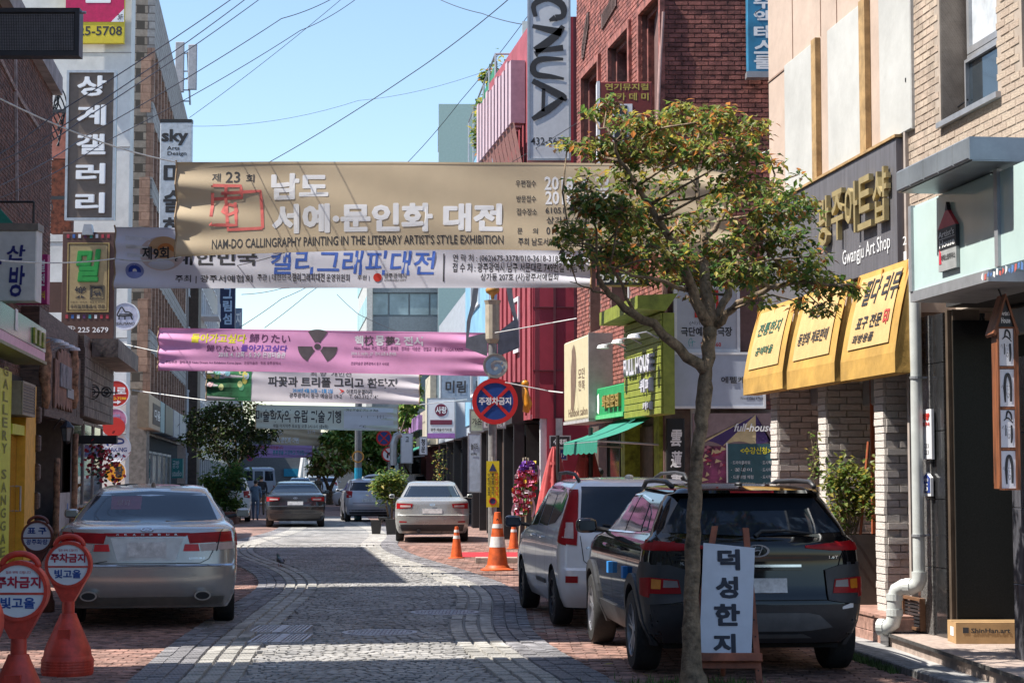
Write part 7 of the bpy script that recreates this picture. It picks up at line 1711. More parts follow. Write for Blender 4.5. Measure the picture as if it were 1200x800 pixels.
tree('street_tree','street tree with orange-tipped leaves standing in front of the black hatchback',[
 (-.5,[(830,384),(812,342),(795,300),(778,265),(755,228),(728,188),(712,150)],.046,.008),
 (.5,[(833,382),(828,330),(826,282),(818,232),(812,175)],.054,.010),
 (.7,[(834,384),(850,345),(868,300),(892,252),(908,205)],.037,.008),
 (-.4,[(836,382),(866,355),(902,338),(950,330),(988,336)],.033,.007),
 (-.7,[(826,434),(786,400),(742,366),(714,346),(702,326),(699,303)],.047,.010),
 (-.6,[(714,346),(690,338),(668,330)],.012,.003),(-.4,[(742,366),(712,300),(690,290),(665,288)],.014,.003),
 (.3,[(800,310),(770,290),(735,285),(700,290),(668,282)],.022,.005),
 (.2,[(826,282),(850,250),(860,200),(858,160)],.025,.006),(-.8,[(812,342),(780,330),(740,322),(715,312)],.02,.005)],
 [(712,122,16,12,.6),(695,132,22,10,.5),(728,140,24,14,.8),(760,150,30,20,1),(800,135,30,18,1),(842,140,28,18,1),(880,152,26,18,.9),(665,168,20,9,.8),(700,172,30,14,1),(740,180,32,20,1.1),(780,180,30,22,.9),(822,178,30,20,.9),
     (865,182,30,20,.9),(905,190,18,12,.4),(690,206,24,10,.4),(735,212,28,14,.8),(862,216,34,16,.8),(905,222,28,14,.8),(935,205,14,8,.3),(690,238,24,18,1.1),(725,246,34,20,1.2),(765,236,24,16,.7),(668,268,22,12,.9),(706,278,34,16,1.1),
     (750,276,32,20,1),(790,300,30,18,.9),(690,303,20,10,.5),(905,248,34,18,1),(940,246,26,16,.8),(875,268,30,14,.7),(925,280,32,18,.9),(830,318,32,22,1.1),(865,318,34,18,1.1),(800,322,30,14,.8),(905,318,34,20,1.1),(945,322,28,20,1.1),
     (975,335,24,16,1.1),(1002,336,14,10,.8),(965,362,20,10,.9),(890,352,20,10,.5),(755,322,30,12,.8),(712,318,14,10,.4),(960,300,20,12,.6),(845,238,26,16,.7),(930,232,22,12,.6),(792,212,26,14,.6),(940,355,16,8,.6),(770,250,30,18,.6),(672,300,20,10,.7),(660,282,16,9,.7),(715,296,26,12,.8),(740,300,30,16,.8),(810,262,26,16,.5),(890,280,30,18,.8),(680,222,20,10,.7),(820,155,26,14,.7),(775,160,26,16,.7),(790,280,28,16,.7),(850,290,28,16,.8),(820,345,22,10,.5),(735,262,26,16,.8),(885,225,24,14,.6)],
 Yt_,.09,leafL=.074,per=215,dY=1.0,weights=(1.6,3.2,4.0,1.1,1.2,1.0),toptint=lambda x,y,vz:max(0,min(1,(215-y)/80))*(.55 if x>745 else.15)*(1 if vz>-.3 else.4),
 trunk=[(812,812,.12),(811,775,.078),(810,700,.062),(811,640,.058),(814,580,.056),(816,535,.051),(821,500,.050),(825,462,.060),(828,430,.050),(832,384,.055)],seed=5)
b=MB();c=AT(811,806,Yt_)
p=G(812,806,.02);tag(tufts('grass',lambda:V((p.x+rnd.gauss(0,.28),p.y+rnd.gauss(0,.2),.02)),700,.08),'patchy green grass around the foot of the street tree','grass')
b=MB();b.ring(0,0,.62,.5,.006,.035,Frame((p.x,p.y,0),(1,0,0),(0,1,0)),4);b.disc(0,0,.5,.002,.018,Frame((p.x,p.y,0),(1,0,0),(0,1,0)),12);tag(b.build('tree_pit',mat('soil',(.10,.075,.05),.95,bump=.6)),'square earthen pit around the street tree trunk','tree pit')
# dark street tree on the left
def s_at(Y):return FPX/Y
tree('street_tree','dark leafy street tree on the left beyond the silver sedan',[(0,[(276,560),(262,530),(245,508)],.06,.02),(.5,[(276,560),(285,525),(300,500)],.06,.02),(-.4,[(277,560),(276,520),(272,490)],.05,.015)],
 [(238,490,22,13),(262,482,24,14),(290,480,24,12),(318,484,14,9,.7),(232,512,20,12),(256,508,24,16,1.2),(284,505,24,16,1.2),(308,505,18,14),(246,528,16,8),(270,530,22,10),(298,526,16,8),(322,500,8,8,.6)],66,.1,leafL=.2,per=560,dY=1.5,mats=M_dlf,weights=(6,3,1,.1,.1,2),trunk=[(277,613,.17),(277,590,.13),(278,560,.12),(277,545,.10)],seed=9,twig=.012)
def bush(name,lab,x0,y0,x1,y1,Y,n,L,ws,cat='bush',pot=None,stems=3,ybase=None,group=None,gaps=.0,seed=1):
 rr=random.Random(seed);f=facing(Y);q=f.rect(x0,y0,x1,y1);base=f.P((q[0]+q[2])/2,0,0);t=thing(name,lab,cat,base,group)
 cx,cz=(q[0]+q[2])/2,(q[1]+q[3])/2;hw,hh=(q[2]-q[0])/2,(q[3]-q[1])/2
 cl=[(rr.uniform(-.7,.7),rr.uniform(-.6,.6),rr.uniform(-.75,.8),rr.uniform(.25,.5))for _ in range(14)]
 b=MB();sb=MB();z0=0 if pot is None else pot[1]
 for k in range(stems):
  a=(k-(stems-1)/2)*hw*.15;sb.tube([f.P(cx+a,z0,0),f.P(cx+a*2.2,z0+(cz-z0)*.6,0),f.P(cx+a*3.5,cz+hh*.3,0)],[L*.22,L*.16,L*.08],6)
 for c in cl:sb.tube([f.P(cx,max(z0,cz-hh*.7),0),f.P(cx+c[0]*hw,cz+c[2]*hh,c[1]*hw)],[L*.12,L*.05],4)
 for i in range(n):
  c=rr.choice(cl);v=V((rr.gauss(0,1),rr.gauss(0,1),rr.gauss(0,1)))*c[3]*.55
  leaf(b,f.P(cx+(c[0]+v.x)*hw,cz+(c[2]+v.z)*hh,(c[1]+v.y)*hw),L*rr.uniform(.7,1.2),L*.27,rr.choices(range(6),ws)[0],.2,rr)
 sb.build('stem',M_barkm,t);b.build('foliage',M_lf,t)
 return t,f,cx
M_yg=(1,5,5,.8,0,0)
def pot(parent,f,cx,w_,h,m,sq=True,c=0):
 b=MB();tw,bw_=w_/2,w_*.36
 vs=[f.P(cx+x*bw_,0.02,c+y*bw_)for y in(-1,1)for x in(-1,1)]+[f.P(cx+x*tw,h,c+y*tw)for y in(-1,1)for x in(-1,1)]+[f.P(cx+x*tw*.85,h-.02,c+y*tw*.85)for y in(-1,1)for x in(-1,1)]
 b.add(vs,[(0,1,3,2),(0,1,5,4),(1,3,7,5),(3,2,6,7),(2,0,4,6),(8,9,11,10),(4,5,9,8),(5,7,11,9),(7,6,10,11),(6,4,8,10)]);return b.build('pot',m,parent)
M_pot=mat('dark_plastic_pot',(.035,.035,.035),.5)
Yk=WA.P(LA*.70,0,.3).y
t,f,cx=bush('potted_tree','bushy light green potted tree between the black hatchback and white columns',962,540,1030,646,Yk,1500,.075,(.3,4,6,1.6,0,0),'potted plant',pot=(0,1.05),stems=3,seed=4)
pot(t,f,cx+.12,.36,1.05,mat('tall_dark_pot',(.05,.042,.036),.5));b=MB();b.tube([f.P(cx+.1,1.0,0),f.P(cx+.2,2.0,0)],.015);b.build('stake',mat('rust_red_post',()),t)
M_flf=[mat('far_leaf_a',(.08,.17,.03),.6,spec=.2),mat('far_leaf_b',(.14,.25,.04),.6,spec=.2),mat('far_leaf_c',(.26,.30,.06),.6,spec=.2),mat('far_leaf_d',(.40,.33,.09),.6),mat('far_leaf_e',(.32,.20,.08),.6),mat('far_leaf_f',(.10,.10,.04),.6)]
t,f,cx=bush('twig_shrub','thin sparse twigs with small leaves by the first white column',946,500,968,570,Yk+.8,60,.06,(.5,4,4,1,0,0),'potted plant',stems=2,seed=8)
t,f,cx=bush('potted_bush','leafy green bush in dark pots beside the silver sedan',437,551,482,596,52,1500,.14,(1.2,5,4,.3,0,0),'potted plant',pot=(0,.4),stems=3,seed=6)
pot(t,f,f.px(441,600)[0],.30,.42,M_pot);pot(t,f,f.px(460,600)[0],.32,.46,M_pot,c=.5);b=MB();b.box(f.px(444,590)[0],f.px(458,590)[0],.44,.5,-.2,.2,f);b.build('shelf',M_pot,t)
bush('roadside_shrub','green shrubbery in a planter under the dark left tree',232,545,288,598,64,2600,.17,(5,5,.8,0,0,0),'bush',stems=4,seed=11)
b=MB();f=facing(62.5);q=f.rect(247,604,276,612);b.bev(q[0],q[2],0.02,.35,-.9,0,.03,f);b.box(q[0]-.1,q[2]+.1,.35,.42,-1.0,.06,f);tag(b.build('planter_box',mat('red_brown_planter',(.14,.05,.035),.7)),'low red-brown planter box below the dark tree','planter')
# trees beyond, roof plants
def far_tree(lab,x,ybase,cl,Y,L,per,ws,seed):
 return tree('far_tree',lab,[(0,[(x,575),(x-6,560),(x-14,545)],.12,.04),(0,[(x,575),(x+8,558),(x+16,545)],.12,.04)],cl,Y,.2,leafL=L,per=per,dY=2.5,weights=ws,trunk=[(x,ybase,.24),(x,588,.2),(x,575,.18)],seed=seed,twig=.03,mats=M_flf)
far_tree('yellowish brown-green tree beyond the dark sedan on the far road',386,592,[(372,535,12,9),(388,525,14,9),(402,532,12,9),(380,548,14,8),(398,548,12,8),(368,550,8,6),(410,545,7,7),(386,537,14,9)],104,.34,1300,(.6,2,5,2.5,2,.5),21)
far_tree('big bright green tree behind the street pole at the far corner',440,600,[(385,512,10,8),(400,505,14,9),(420,500,14,9),(440,512,16,12),(410,520,16,10),(458,510,14,12),(430,530,16,10),(452,535,14,12),(475,520,12,12),(476,490,10,10),(446,552,12,8),(428,548,8,8),(480,475,12,6)],94,.36,1200,(3.5,5,2.5,.4,0,0),22)
far_tree('bright green tree showing between the pale banner and grey shop',488,600,[(484,440,7,14),(482,470,10,10),(488,455,6,12),(484,492,12,8),(478,458,6,8)],98,.36,1200,(1.5,5,5,.6,0,0),23)
far_tree('small green tree in front of the glass office block',546,600,[(545,372,5,9),(548,382,5,6),(541,380,4,6),(547,395,8,10),(543,410,8,10)],130,.4,900,(1,5,4,1,0,0),24)
def roof_plant(lab,x0,y0,x1,y1,Y,n,seed,ws=(1,3,3,2,.2,0)):
 t,f,cx=bush('roof_plant',lab,x0,y0,x1,y1,Y,n,.2,ws,'roof plant',stems=2,seed=seed,pot=(0,WU.px(576,128)[1]-.5));return t
yr=WU.P(LU*.5,0,0).y
roof_plant('yellow-green creeper hanging over the blue building roof edge',556,114,577,190,yr,520,31);roof_plant('leafy plant on the blue roof terrace behind green net',578,70,617,128,yr-2,520,32);roof_plant('small creeper tip reaching out over the blue roof',562,82,583,96,yr+.5,120,33)
b=MB();f=facing(W3.P(seg(527),0,.3).y)
rr=random.Random(5)
for i in range(260):p=W3.P(seg(rr.uniform(519,536)),rr.uniform(.2,2.6),.35+rr.gauss(0,.08));leaf(b,p,.12,.035,rr.choices(range(6),(1,1,3,3,1,1))[0])
tag(b.build('climbing_vine',M_lf),'dry yellowish vine climbing the black trellis of the grey shop','vine')
# a few fallen leaves
for k,(x,y)in enumerate(((672,787),(713,777),(757,790),(560,782))):
 b=MB();p=G(x,y,.036);th=rnd.uniform(0,3);d=V((cos(th),sin(th),.1))*.05;s_=V((-sin(th),cos(th),.15))*.025;b.add([p-d,p+s_,p+d,p-s_],[(0,1,2),(0,2,3)])
 tag(b.build('fallen_leaf',M_lf[3]),['yellow fallen leaf on the road left of the black hatchback wheel','yellow fallen leaf close to the black hatchback wheel','fallen leaf on the brick paving left of the tree','tiny fallen leaf on the cobbles left of the border stones'][k],'leaf')
# ================================================================ VEHICLES
M_tyre=mat('tyre_rubber',(.018,.018,.018),.8,bump=.3,scale=30);M_alloy=mat('alloy_rim',(.55,.55,.57),.3,metal=.8);M_chrome=mat('chrome',(.7,.7,.72),.12,metal=1.0)
M_tail=mat('tail_red',(.30,.004,.008),.4,var=.15,spec=.25,scale=8);M_clear=mat('tail_clear',(.46,.36,.34),.3,var=.15,coat=.3);M_amber=mat('tail_amber',(.6,.2,.02),.15,coat=1)
M_plate=mat('licence_plate',(.62,.62,.62),.5,var=.2,scale=14);M_tint=mat('tinted_glass',(.015,.022,.034),.04,var=.05,spec=.3);M_trim=mat('black_plastic_trim',(.025,.025,.027),.5);M_clad=mat('grey_cladding',(.035,.036,.04),.5);M_liner=mat('wheel_arch_liner',(.008,.008,.008),.9)
class Car:
 """local frame: x right, y forward (0 = rear bumper), z up, metres"""
 def __init__(s,name,lab,x,y,yaw,rows,L,body,wheels,wr,n=3.2,group=None,ground=.035,cat='car',scale=1.0):
  s.rows=rows;s.L=L;s.n=n
  s.t=thing(name,lab,cat,(x,y,ground),group,world=False,rz=yaw);s.t.scale=(scale,)*3
  s.t.location=V((x,y,ground))
  s.mb_body(body,wheels,wr)
 def row(s,z):
  R=s.rows
  if z<=R[0][0]:return R[0]
  for r0,r1 in zip(R,R[1:]):
   if z<=r1[0]:
    t=(z-r0[0])/(r1[0]-r0[0]);return tuple(a+(b-a)*t for a,b in zip(r0,r1))
  return R[-1]
 def rear(s,x,z,off=0):
  z_,yr,yf,w,cr,cf=s.row(z);k=min(1,abs(x)/w)
  y=yr+cr*(1-max(0,1-k**s.n)**(1/s.n));
  return V((x,y-off,z))
 def side(s,sg,y,z,off=0):
  z_,yr,yf,w,cr,cf=s.row(z)
  if y<yr+cr:
   k=max(0,min(1,1-(y-yr)/cr));xx=w*max(0,1-k**s.n)**(1/s.n)
  elif y>yf-cf:
   k=max(0,min(1,1-(yf-y)/cf));xx=w*max(0,1-k**s.n)**(1/s.n)
  else:xx=w
  return V((sg*(xx+off),y,z))
 def outline(s,r,m=9,ns=34):
  z,yr,yf,w,cr,cf=r;pts=[]
  q=[(pi/2)*i/m for i in range(m+1)]
  P=lambda a:(w*sin(a)**(2/s.n),1-cos(a)**(2/s.n))
  right=[(P(a)[0],yr+cr*P(a)[1])for a in q]+[(w,yr+cr+(yf-cf-yr-cr)*i/ns)for i in range(1,ns)]+[(P(a)[0],yf-cf*P(a)[1])for a in q[::-1]]
  left=[(-x,y)for x,y in right[::-1]][1:-1]
  return[V((x,y,z))for x,y in right+left]
 def mb_body(s,body,wheels,wr):
  zs=[s.rows[0][0]]
  for r0,r1 in zip(s.rows,s.rows[1:]):
   k=max(1,int(max(abs(r1[0]-r0[0])/.06,abs(r1[1]-r0[1])/.12)));zs+=[r0[0]+(r1[0]-r0[0])*i/k for i in range(1,k+1)]
  b=MB();n=None;vs=[]
  for z in zs:o=s.outline(s.row(z));n=len(o);vs+=o
  fs=[(j*n+i,j*n+(i+1)%n,(j+1)*n+(i+1)%n,(j+1)*n+i)for j in range(len(zs)-1)for i in range(n)]
  fs+=[tuple(range(n))[::-1],tuple(range((len(zs)-1)*n,len(zs)*n))]
  b.add(vs,fs);o=b.build('body',[body,M_liner],s.t)
  cut=[]
  for(yw,track)in wheels:
   for sg in(-1,1):
    c=MB();f=Frame((sg*(track/2+.13),yw,wr),(0,1,0));c.disc(0,0,wr*1.17,-.28,.28,f,32);co=c.build('cutter',M_liner,base=(0,0,0));cut.append(co)
    m=o.modifiers.new('b','BOOLEAN');m.operation='DIFFERENCE';m.solver='EXACT';m.object=co;m.material_mode='TRANSFER' if hasattr(m,'material_mode')else 'INDEX'
  par=o.parent;o.parent=None;COL.objects.unlink(o);TCOL.objects.link(o)
  for q in cut:COL.objects.unlink(q);TCOL.objects.link(q)
  me=evaluated(o);TCOL.objects.unlink(o);COL.objects.link(o);o.parent=par
  o.modifiers.clear();old=o.data;o.data=me;me.name='body'
  for c in cut:bpy.data.objects.remove(c)
  me.polygons.foreach_set('use_smooth',[True]*len(me.polygons));me.set_sharp_from_angle(angle=radians(38));s.body=o
 def patch(s,name,m,top,bot,surf='rear',sg=1,off=.004,nx=14,nz=5,parent=None,skirt=.02):
  """region between two curves, given as lists of (a,z) with a = x (rear) or y (side), same count"""
  def lerp(L,u):
   k=u*(len(L)-1);i=min(int(k),len(L)-2);t=k-i;return L[i][0]+(L[i+1][0]-L[i][0])*t,L[i][1]+(L[i+1][1]-L[i][1])*t
  def P(u,v,o):
   a1,z1=lerp(top,u);a0,z0=lerp(bot,u);a=a0+(a1-a0)*v;z=z0+(z1-z0)*v
   return s.rear(a,z,o)if surf=='rear' else s.side(sg,a,z,o)
  b=MB();b.grid(lambda u,v:P(u,v,off),nx,nz)
  e=off-skirt
  b.grid(lambda u,v:P(u,0,e+skirt*v),nx,1);b.grid(lambda u,v:P(u,1,e+skirt*v),nx,1);b.grid(lambda u,v:P(0,u,e+skirt*v),nz,1);b.grid(lambda u,v:P(1,u,e+skirt*v),nz,1)
  o=b.build(name,m,parent or s.t);o.data.polygons.foreach_set('use_smooth',[i<nx*nz for i in range(len(o.data.polygons))]);return o
 def seam(s,pts,surf='rear',sg=1,w=.007,m=None,name='panel_gap',off=.003,parent=None):
  b=MB();q=[]
  for(a0,z0),(a1,z1)in zip(pts,pts[1:]):
   n=max(2,int(sqrt((a1-a0)**2+(z1-z0)**2)/.05));q+=[(a0+(a1-a0)*i/n,z0+(z1-z0)*i/n)for i in range(n)]
  q.append(pts[-1]);f=(lambda a,z:s.rear(a,z,off))if surf=='rear' else(lambda a,z:s.side(sg,a,z,off));L=[];R=[]
  for i,(a,z)in enumerate(q):
   a1,z1=q[min(i+1,len(q)-1)];a0,z0=q[max(0,i-1)];dx,dz=a1-a0,z1-z0;d=sqrt(dx*dx+dz*dz)or 1;L.append(f(a-dz/d*w/2,z+dx/d*w/2));R.append(f(a+dz/d*w/2,z-dx/d*w/2))
  n=len(q);b.add(L+R,[(i,i+1,n+i+1,n+i)for i in range(n-1)]);return b.build(name,m or M_liner,parent or s.body)
 def wheel(s,yw,track,r,w,spokes=5,rim=None,rimr=.68,style='split'):
  for sg in(-1,1):
   f=Frame((sg*(track/2),yw,r),(0,-sg,0)if False else(0,1,0)if sg>0 else(0,-1,0))
# ez = ex x up : (0,1,0)x(0,0,1) = (1,0,0)
   k=Frame(f.o,f.ex,V((0,0,1)))
   h=MB();prof=[(r*.66,.5*w),(r*.93,.5*w),(r*.985,.42*w),(r,.25*w),(r,-.25*w),(r*.985,-.42*w),(r*.93,-.5*w),(r*.5,-.5*w)]
   n=36;vs=[k.P(pr_*cos(2*pi*j/n),pr_*sin(2*pi*j/n),d)for pr_,d in prof for j in range(n)]
   h.add(vs,[(i*n+j,i*n+(j+1)%n,(i+1)*n+(j+1)%n,(i+1)*n+j)for i in range(len(prof)-1)for j in range(n)])
   wo=h.build('wheel',M_tyre,s.t,smooth=.7)
   g_=MB()
   for q in range(0):pass
   rr=r*rimr;b=MB();b.ring(0,0,rr,rr*.92,.30*w,.49*w,k,36);b.disc(0,0,rr*.2,.2*w,.42*w,k,16)
   for j in range(spokes):
    for dl in((-.09,.09)if style=='split' else(0,)):
     th=2*pi*j/spokes+.3;c0,s0=cos(th+dl*1.3),sin(th+dl*1.3);c1,s1=cos(th+dl*2.2),sin(th+dl*2.2);ww=rr*(.055 if style=='split' else.12)
     px_,py_=-s0,c0
     b.add([k.P(rr*.12*c0+px_*ww,rr*.12*s0+py_*ww,.40*w),k.P(rr*.12*c0-px_*ww,rr*.12*s0-py_*ww,.40*w),k.P(rr*.96*c1-px_*ww*.8,rr*.96*s1-py_*ww*.8,.44*w),k.P(rr*.96*c1+px_*ww*.8,rr*.96*s1+py_*ww*.8,.44*w),
                           k.P(rr*.12*c0+px_*ww,rr*.12*s0+py_*ww,.2*w),k.P(rr*.12*c0-px_*ww,rr*.12*s0-py_*ww,.2*w),k.P(rr*.96*c1-px_*ww*.8,rr*.96*s1-py_*ww*.8,.25*w),k.P(rr*.96*c1+px_*ww*.8,rr*.96*s1+py_*ww*.8,.25*w)],
                          [(0,1,2,3),(0,4,5,1),(2,6,7,3),(0,3,7,4),(1,2,6,5)])
   b.build('rim',rim or M_alloy,wo)
   b=MB();b.disc(0,0,rr*.93,-.1*w,.1*w,k,24);b.build('brake_disc',mat('brake_dark',(.03,.03,.03),.4,metal=.5),wo)
 def mirror(s,y,z,m,sgs=(-1,1),w=.20,h=.14):
  for sg in sgs:
   p=s.side(sg,y,z,0);b=MB();c=p+V((sg*(.10+w/2),-.02,.05))
   sb=lambda q,e:abs(q)**e*(1 if q>=0 else-1)
   b.grid(lambda u,v:c+V((w/2*sb(cos(2*pi*u),.55)*sb(sin(pi*v),.6),.07*sb(sin(2*pi*u),.8)*sb(sin(pi*v),.6),h/2*sb(cos(pi*v),.6))),20,10);mo=b.build('mirror',m,s.t,smooth=3)
   b=MB();b.tube([p+V((-sg*.02,0,.0)),c-V((sg*w*.3,0,.02))],.025,6);b.build('mirror_stalk',M_trim,mo)
   b=MB();b.grid(lambda u,v:c+V(((u-.5)*w*.72,-.074,(v-.5)*h*.62)),1,1);b.build('mirror_glass',mat('mirror_face',(.10,.13,.16),.05,metal=.6),mo)
 def box(s,name,m,x0,x1,y0,y1,z0,z1,parent=None,d=0):b=MB();b.box(x0,x1,y0,y1,z0,z1);return b.build(name,m,parent or s.t)
 def badge_oval(s,z,w=.06,h=.034,m=None,off=.012,letter='H'):
  p=s.rear(0,z,off);e=s.rear(0,z+.02,off)-s.rear(0,z-.02,off);f=Frame(p,(1,0,0),V((0,e.y,e.z))if abs(e.z)>0 else V((0,0,1)))
  n=28;b=MB();vs=[]
  for(k,c)in((1,0),(1,.006),(.80,.006),(.80,0)):vs+=[f.P(w*k*cos(2*pi*i/n),h*k*sin(2*pi*i/n),c)for i in range(n)]
  b.add(vs,[(k*n+i,k*n+(i+1)%n,((k+1)%4)*n+(i+1)%n,((k+1)%4)*n+i)for k in range(4)for i in range(n)])
  strokes(b,[[(.25,.1,.1),(.32,.5,.12),(.42,.92,.1)],[(.58,.08,.1),(.68,.5,.12),(.75,.9,.1)],[(.3,.45,.12),(.5,.55,.12),(.7,.5,.12)]],-w*.8,-h*.8,w*.8,h*.8,.006,f,w=.2)
  return b.build('badge',m or M_chrome,s.t)
def sedan_rows(L,W,H,belt,deck_z,deck_l,rw,roof_y0,roof_y1,hood_z,hood_l,bz=.26,tumble=.16):
 w=W/2;gy=deck_l
 return[(bz-.05,.16,L-.2,w*.90,.30,.4),(bz,.10,L-.12,w*.93,.34,.45),(bz+.08,.03,L-.04,w*.965,.36,.5),(bz+.22,.0,L,w*.99,.36,.55),(bz+.38,.0,L-.0,w,.36,.6),(bz+.405,.045,L-.03,w,.34,.6),
   (deck_z-.25,.06,L-.10,w,.34,.65),(deck_z-.06,.08,L-.35,w*.985,.34,.7),(deck_z-.015,.10,L-.6,w*.965,.32,.7),(deck_z,.14,L-hood_l*.8,w*.95,.32,.6),(deck_z+.03,gy*.55,L-hood_l*.95,w*.91,.3,.5),(deck_z+.055,gy,L-hood_l*1.0,w*.86,.22,.35),
   (deck_z+.10,gy+.12,L-hood_l-.1,w*.845,.2,.35),(H-.12,roof_y0-.16,roof_y1+.14,w*(.84-tumble),.22,.35),(H-.055,roof_y0+.05,roof_y1,w*(.80-tumble),.25,.35),(H-.02,roof_y0+.35,roof_y1-.25,w*(.70-tumble),.3,.35),(H,roof_y0+.75,roof_y1-.6,w*(.4-tumble*.5),.3,.3)]
def place(px,y,side_x=None):p=G(px,y,0);return p
def yawto(xv):return-atan((xv-600)/FPX)*-1*-1
def sidewin(c,sg,panes,m=None):
 for(top,bot)in panes:c.patch('side_window',m or M_tint,top,bot,'side',sg,.004,12,5)
# --- silver sedan, left foreground
def heading(xv):return-atan((xv-600)/FPX)
M_silver=paint('silver_paint',(.40,.39,.37),metal=.55,rough=.24,coat=.8)
yaw=heading(262);yr_=G(175,741).y;xr_=AT(171.5,650,yr_).x
rows=sedan_rows(4.9,1.865,1.49,.9,1.045,.62,.7,1.40,2.75,1.0,1.25)
c=Car('silver_sedan','silver sedan with wide red tail lamp band parked at left front',xr_,yr_,yaw,rows,4.9,M_silver,[(1.08,1.58),(3.86,1.58)],.335,scale=1.02)
for yw in(1.08,3.86):c.wheel(yw,1.60,.335,.225)
zt,zb=1.385,1.105
c.patch('rear_window',M_tint,[(-.59,zt),(0,zt+.03),(.59,zt)],[(-.72,zb+.01),(0,zb-.02),(.72,zb+.01)],nx=20,nz=10)
M_tin=mat('inner_tail_red',(.55,.01,.015),.3)
for sg in(-1,1):
 c.patch('tail_light',M_tail,sorted([(sg*.41,.985),(sg*.915,1.005)]),sorted([(sg*.44,.878),(sg*.915,.90)]),off=.006,nx=10);c.patch('tail_inner',M_tin,sorted([(sg*.39,.872),(sg*.53,.872)]),sorted([(sg*.375,.80),(sg*.545,.80)]),off=.007,nx=4,nz=2)
for sg in(-1,1):
 c.patch('reversing_lamp',M_clear,sorted([(sg*.545,.872),(sg*.912,.892)]),sorted([(sg*.56,.80),(sg*.905,.82)]),off=.006,nx=8,nz=2)
 c.seam([(sg*.76,1.0),(sg*.72,.80)],w=.01,off=.012)
 c.patch('side_tail_light',M_tail,[(.04+.28,.985),(.56,.97)],[(.04+.28,.85),(.50,.86)],'side',sg,.006,6,3)
rs=c.patch('red_strip',M_tail,[(-.44,.99),(.44,.99)],[(-.40,.955),(.40,.955)],off=.010,nx=10,nz=1)
b=MB()
for i,ch in enumerate('GRANDEUR'):u=-.30+i*.60/7;text(b,ch,u-.015,.963,u+.015,.982,0,fn=lambda a,z,cc:c.rear(a,z,.014),bold=.03)
b.build('lettering',M_chrome,c.t)
c.patch('plate_recess',mat('silver_recess',(.55,.54,.53),.3,metal=.3),[(-.37,.938),(.37,.938)],[(-.30,.705),(.30,.705)],off=.003,nx=8,nz=3)
c.patch('licence_plate',M_plate,[(-.20,.895),(.20,.895)],[(-.20,.745),(.20,.745)],off=.018,nx=4,nz=2,skirt=.02)
c.badge_oval(1.04-.03+.015,.065,.03,off=.02)
b=MB();text(b,'LUXURY',.44,.715,.60,.735,0,fn=lambda a,z,cc:c.rear(a,z,.006));b.build('lettering',M_chrome,c.t)
c.seam([(-.40,.70),(-.55,.675),(.55,.675),(.64,.72),(.70,.84),(.76,1.0),(.80,1.04)],w=.008);c.seam([(-.40,.70),(-.55,.675),(-.64,.72),(-.70,.84),(-.76,1.0),(-.80,1.04)],w=.008)
c.patch('bumper_chrome',M_chrome,[(-.90,.665),(.90,.665)],[(-.90,.648),(.90,.648)],off=.010,nx=24,nz=1)
for x in(-.5,.0+.05,.5):c.patch('parking_sensor',M_silver,[(x-.018,.595),(x+.018,.595)],[(x-.018,.56),(x+.018,.56)],off=.006,nx=2,nz=2)
c.patch('bumper_lower',mat('lower_bumper_grey',(.2,.19,.17),.4,metal=.3),[(-.80,.33),(.80,.33)],[(-.78,.235),(.78,.235)],off=.004,nx=20,nz=2)  # lower bumper strip in a darker grey than the body
for sg in(-1,1):
 f=Frame((sg*.58,.0,.345),(1,0,0));b=MB();b.disc(0,0,.085,-.18,.03,f,24,rb=.05);e=b.build('exhaust',mat('steel_tip',(.35,.34,.33),.35,metal=.8),c.t);b=MB();b.disc(0,0,.07,.0,.032,f,24,rb=.038);b.build('exhaust_mouth',M_dark,e)
 zw=1.36;c.patch('side_window',M_tint,[(1.55,1.33),(2.2,1.39),(3.0,1.35),(3.35,1.2)],[(1.25,1.12),(2.2,1.12),(3.0,1.12),(3.65,1.12)],'side',sg,.004,20,4)
 c.seam([(1.5,.25),(1.45,.7),(1.35,1.1)],'side',sg);c.seam([(2.55,.25),(2.55,1.35)],'side',sg);c.seam([(3.6,.3),(3.62,1.1)],'side',sg);c.seam([(.45,.66),(4.5,.70)],'side',sg,w=.012,m=M_chrome,name='side_trim')
c.mirror(3.35,1.08,M_silver,w=.17,h=.11)
b=MB();p=c.rear(0,1.452,0);b.ball(V((0,1.75,1.46)),.5,10,6,(.05,.12,.1));b.build('roof_antenna',mat('brown_antenna',(.2,.14,.09)),c.t,smooth=3)
c.box('underbody',M_liner,-.75,.75,.25,4.6,.20,.30)
c.patch('window_sticker',mat('dark_plum_sticker',(.12,.02,.04),.3),[(-.43,1.36),(-.10,1.36)],[(-.42,1.22),(-.10,1.22)],off=.006,nx=3,nz=2)  # plum sticker on the rear window, under its lettering
b=MB();text(b,'금연\n주차',-.36,1.26,-.22,1.32,0,fn=lambda a,z,cc:c.rear(a,z,.009));b.build('lettering',mat('sticker_grey',(.3,.25,.25)),c.t)
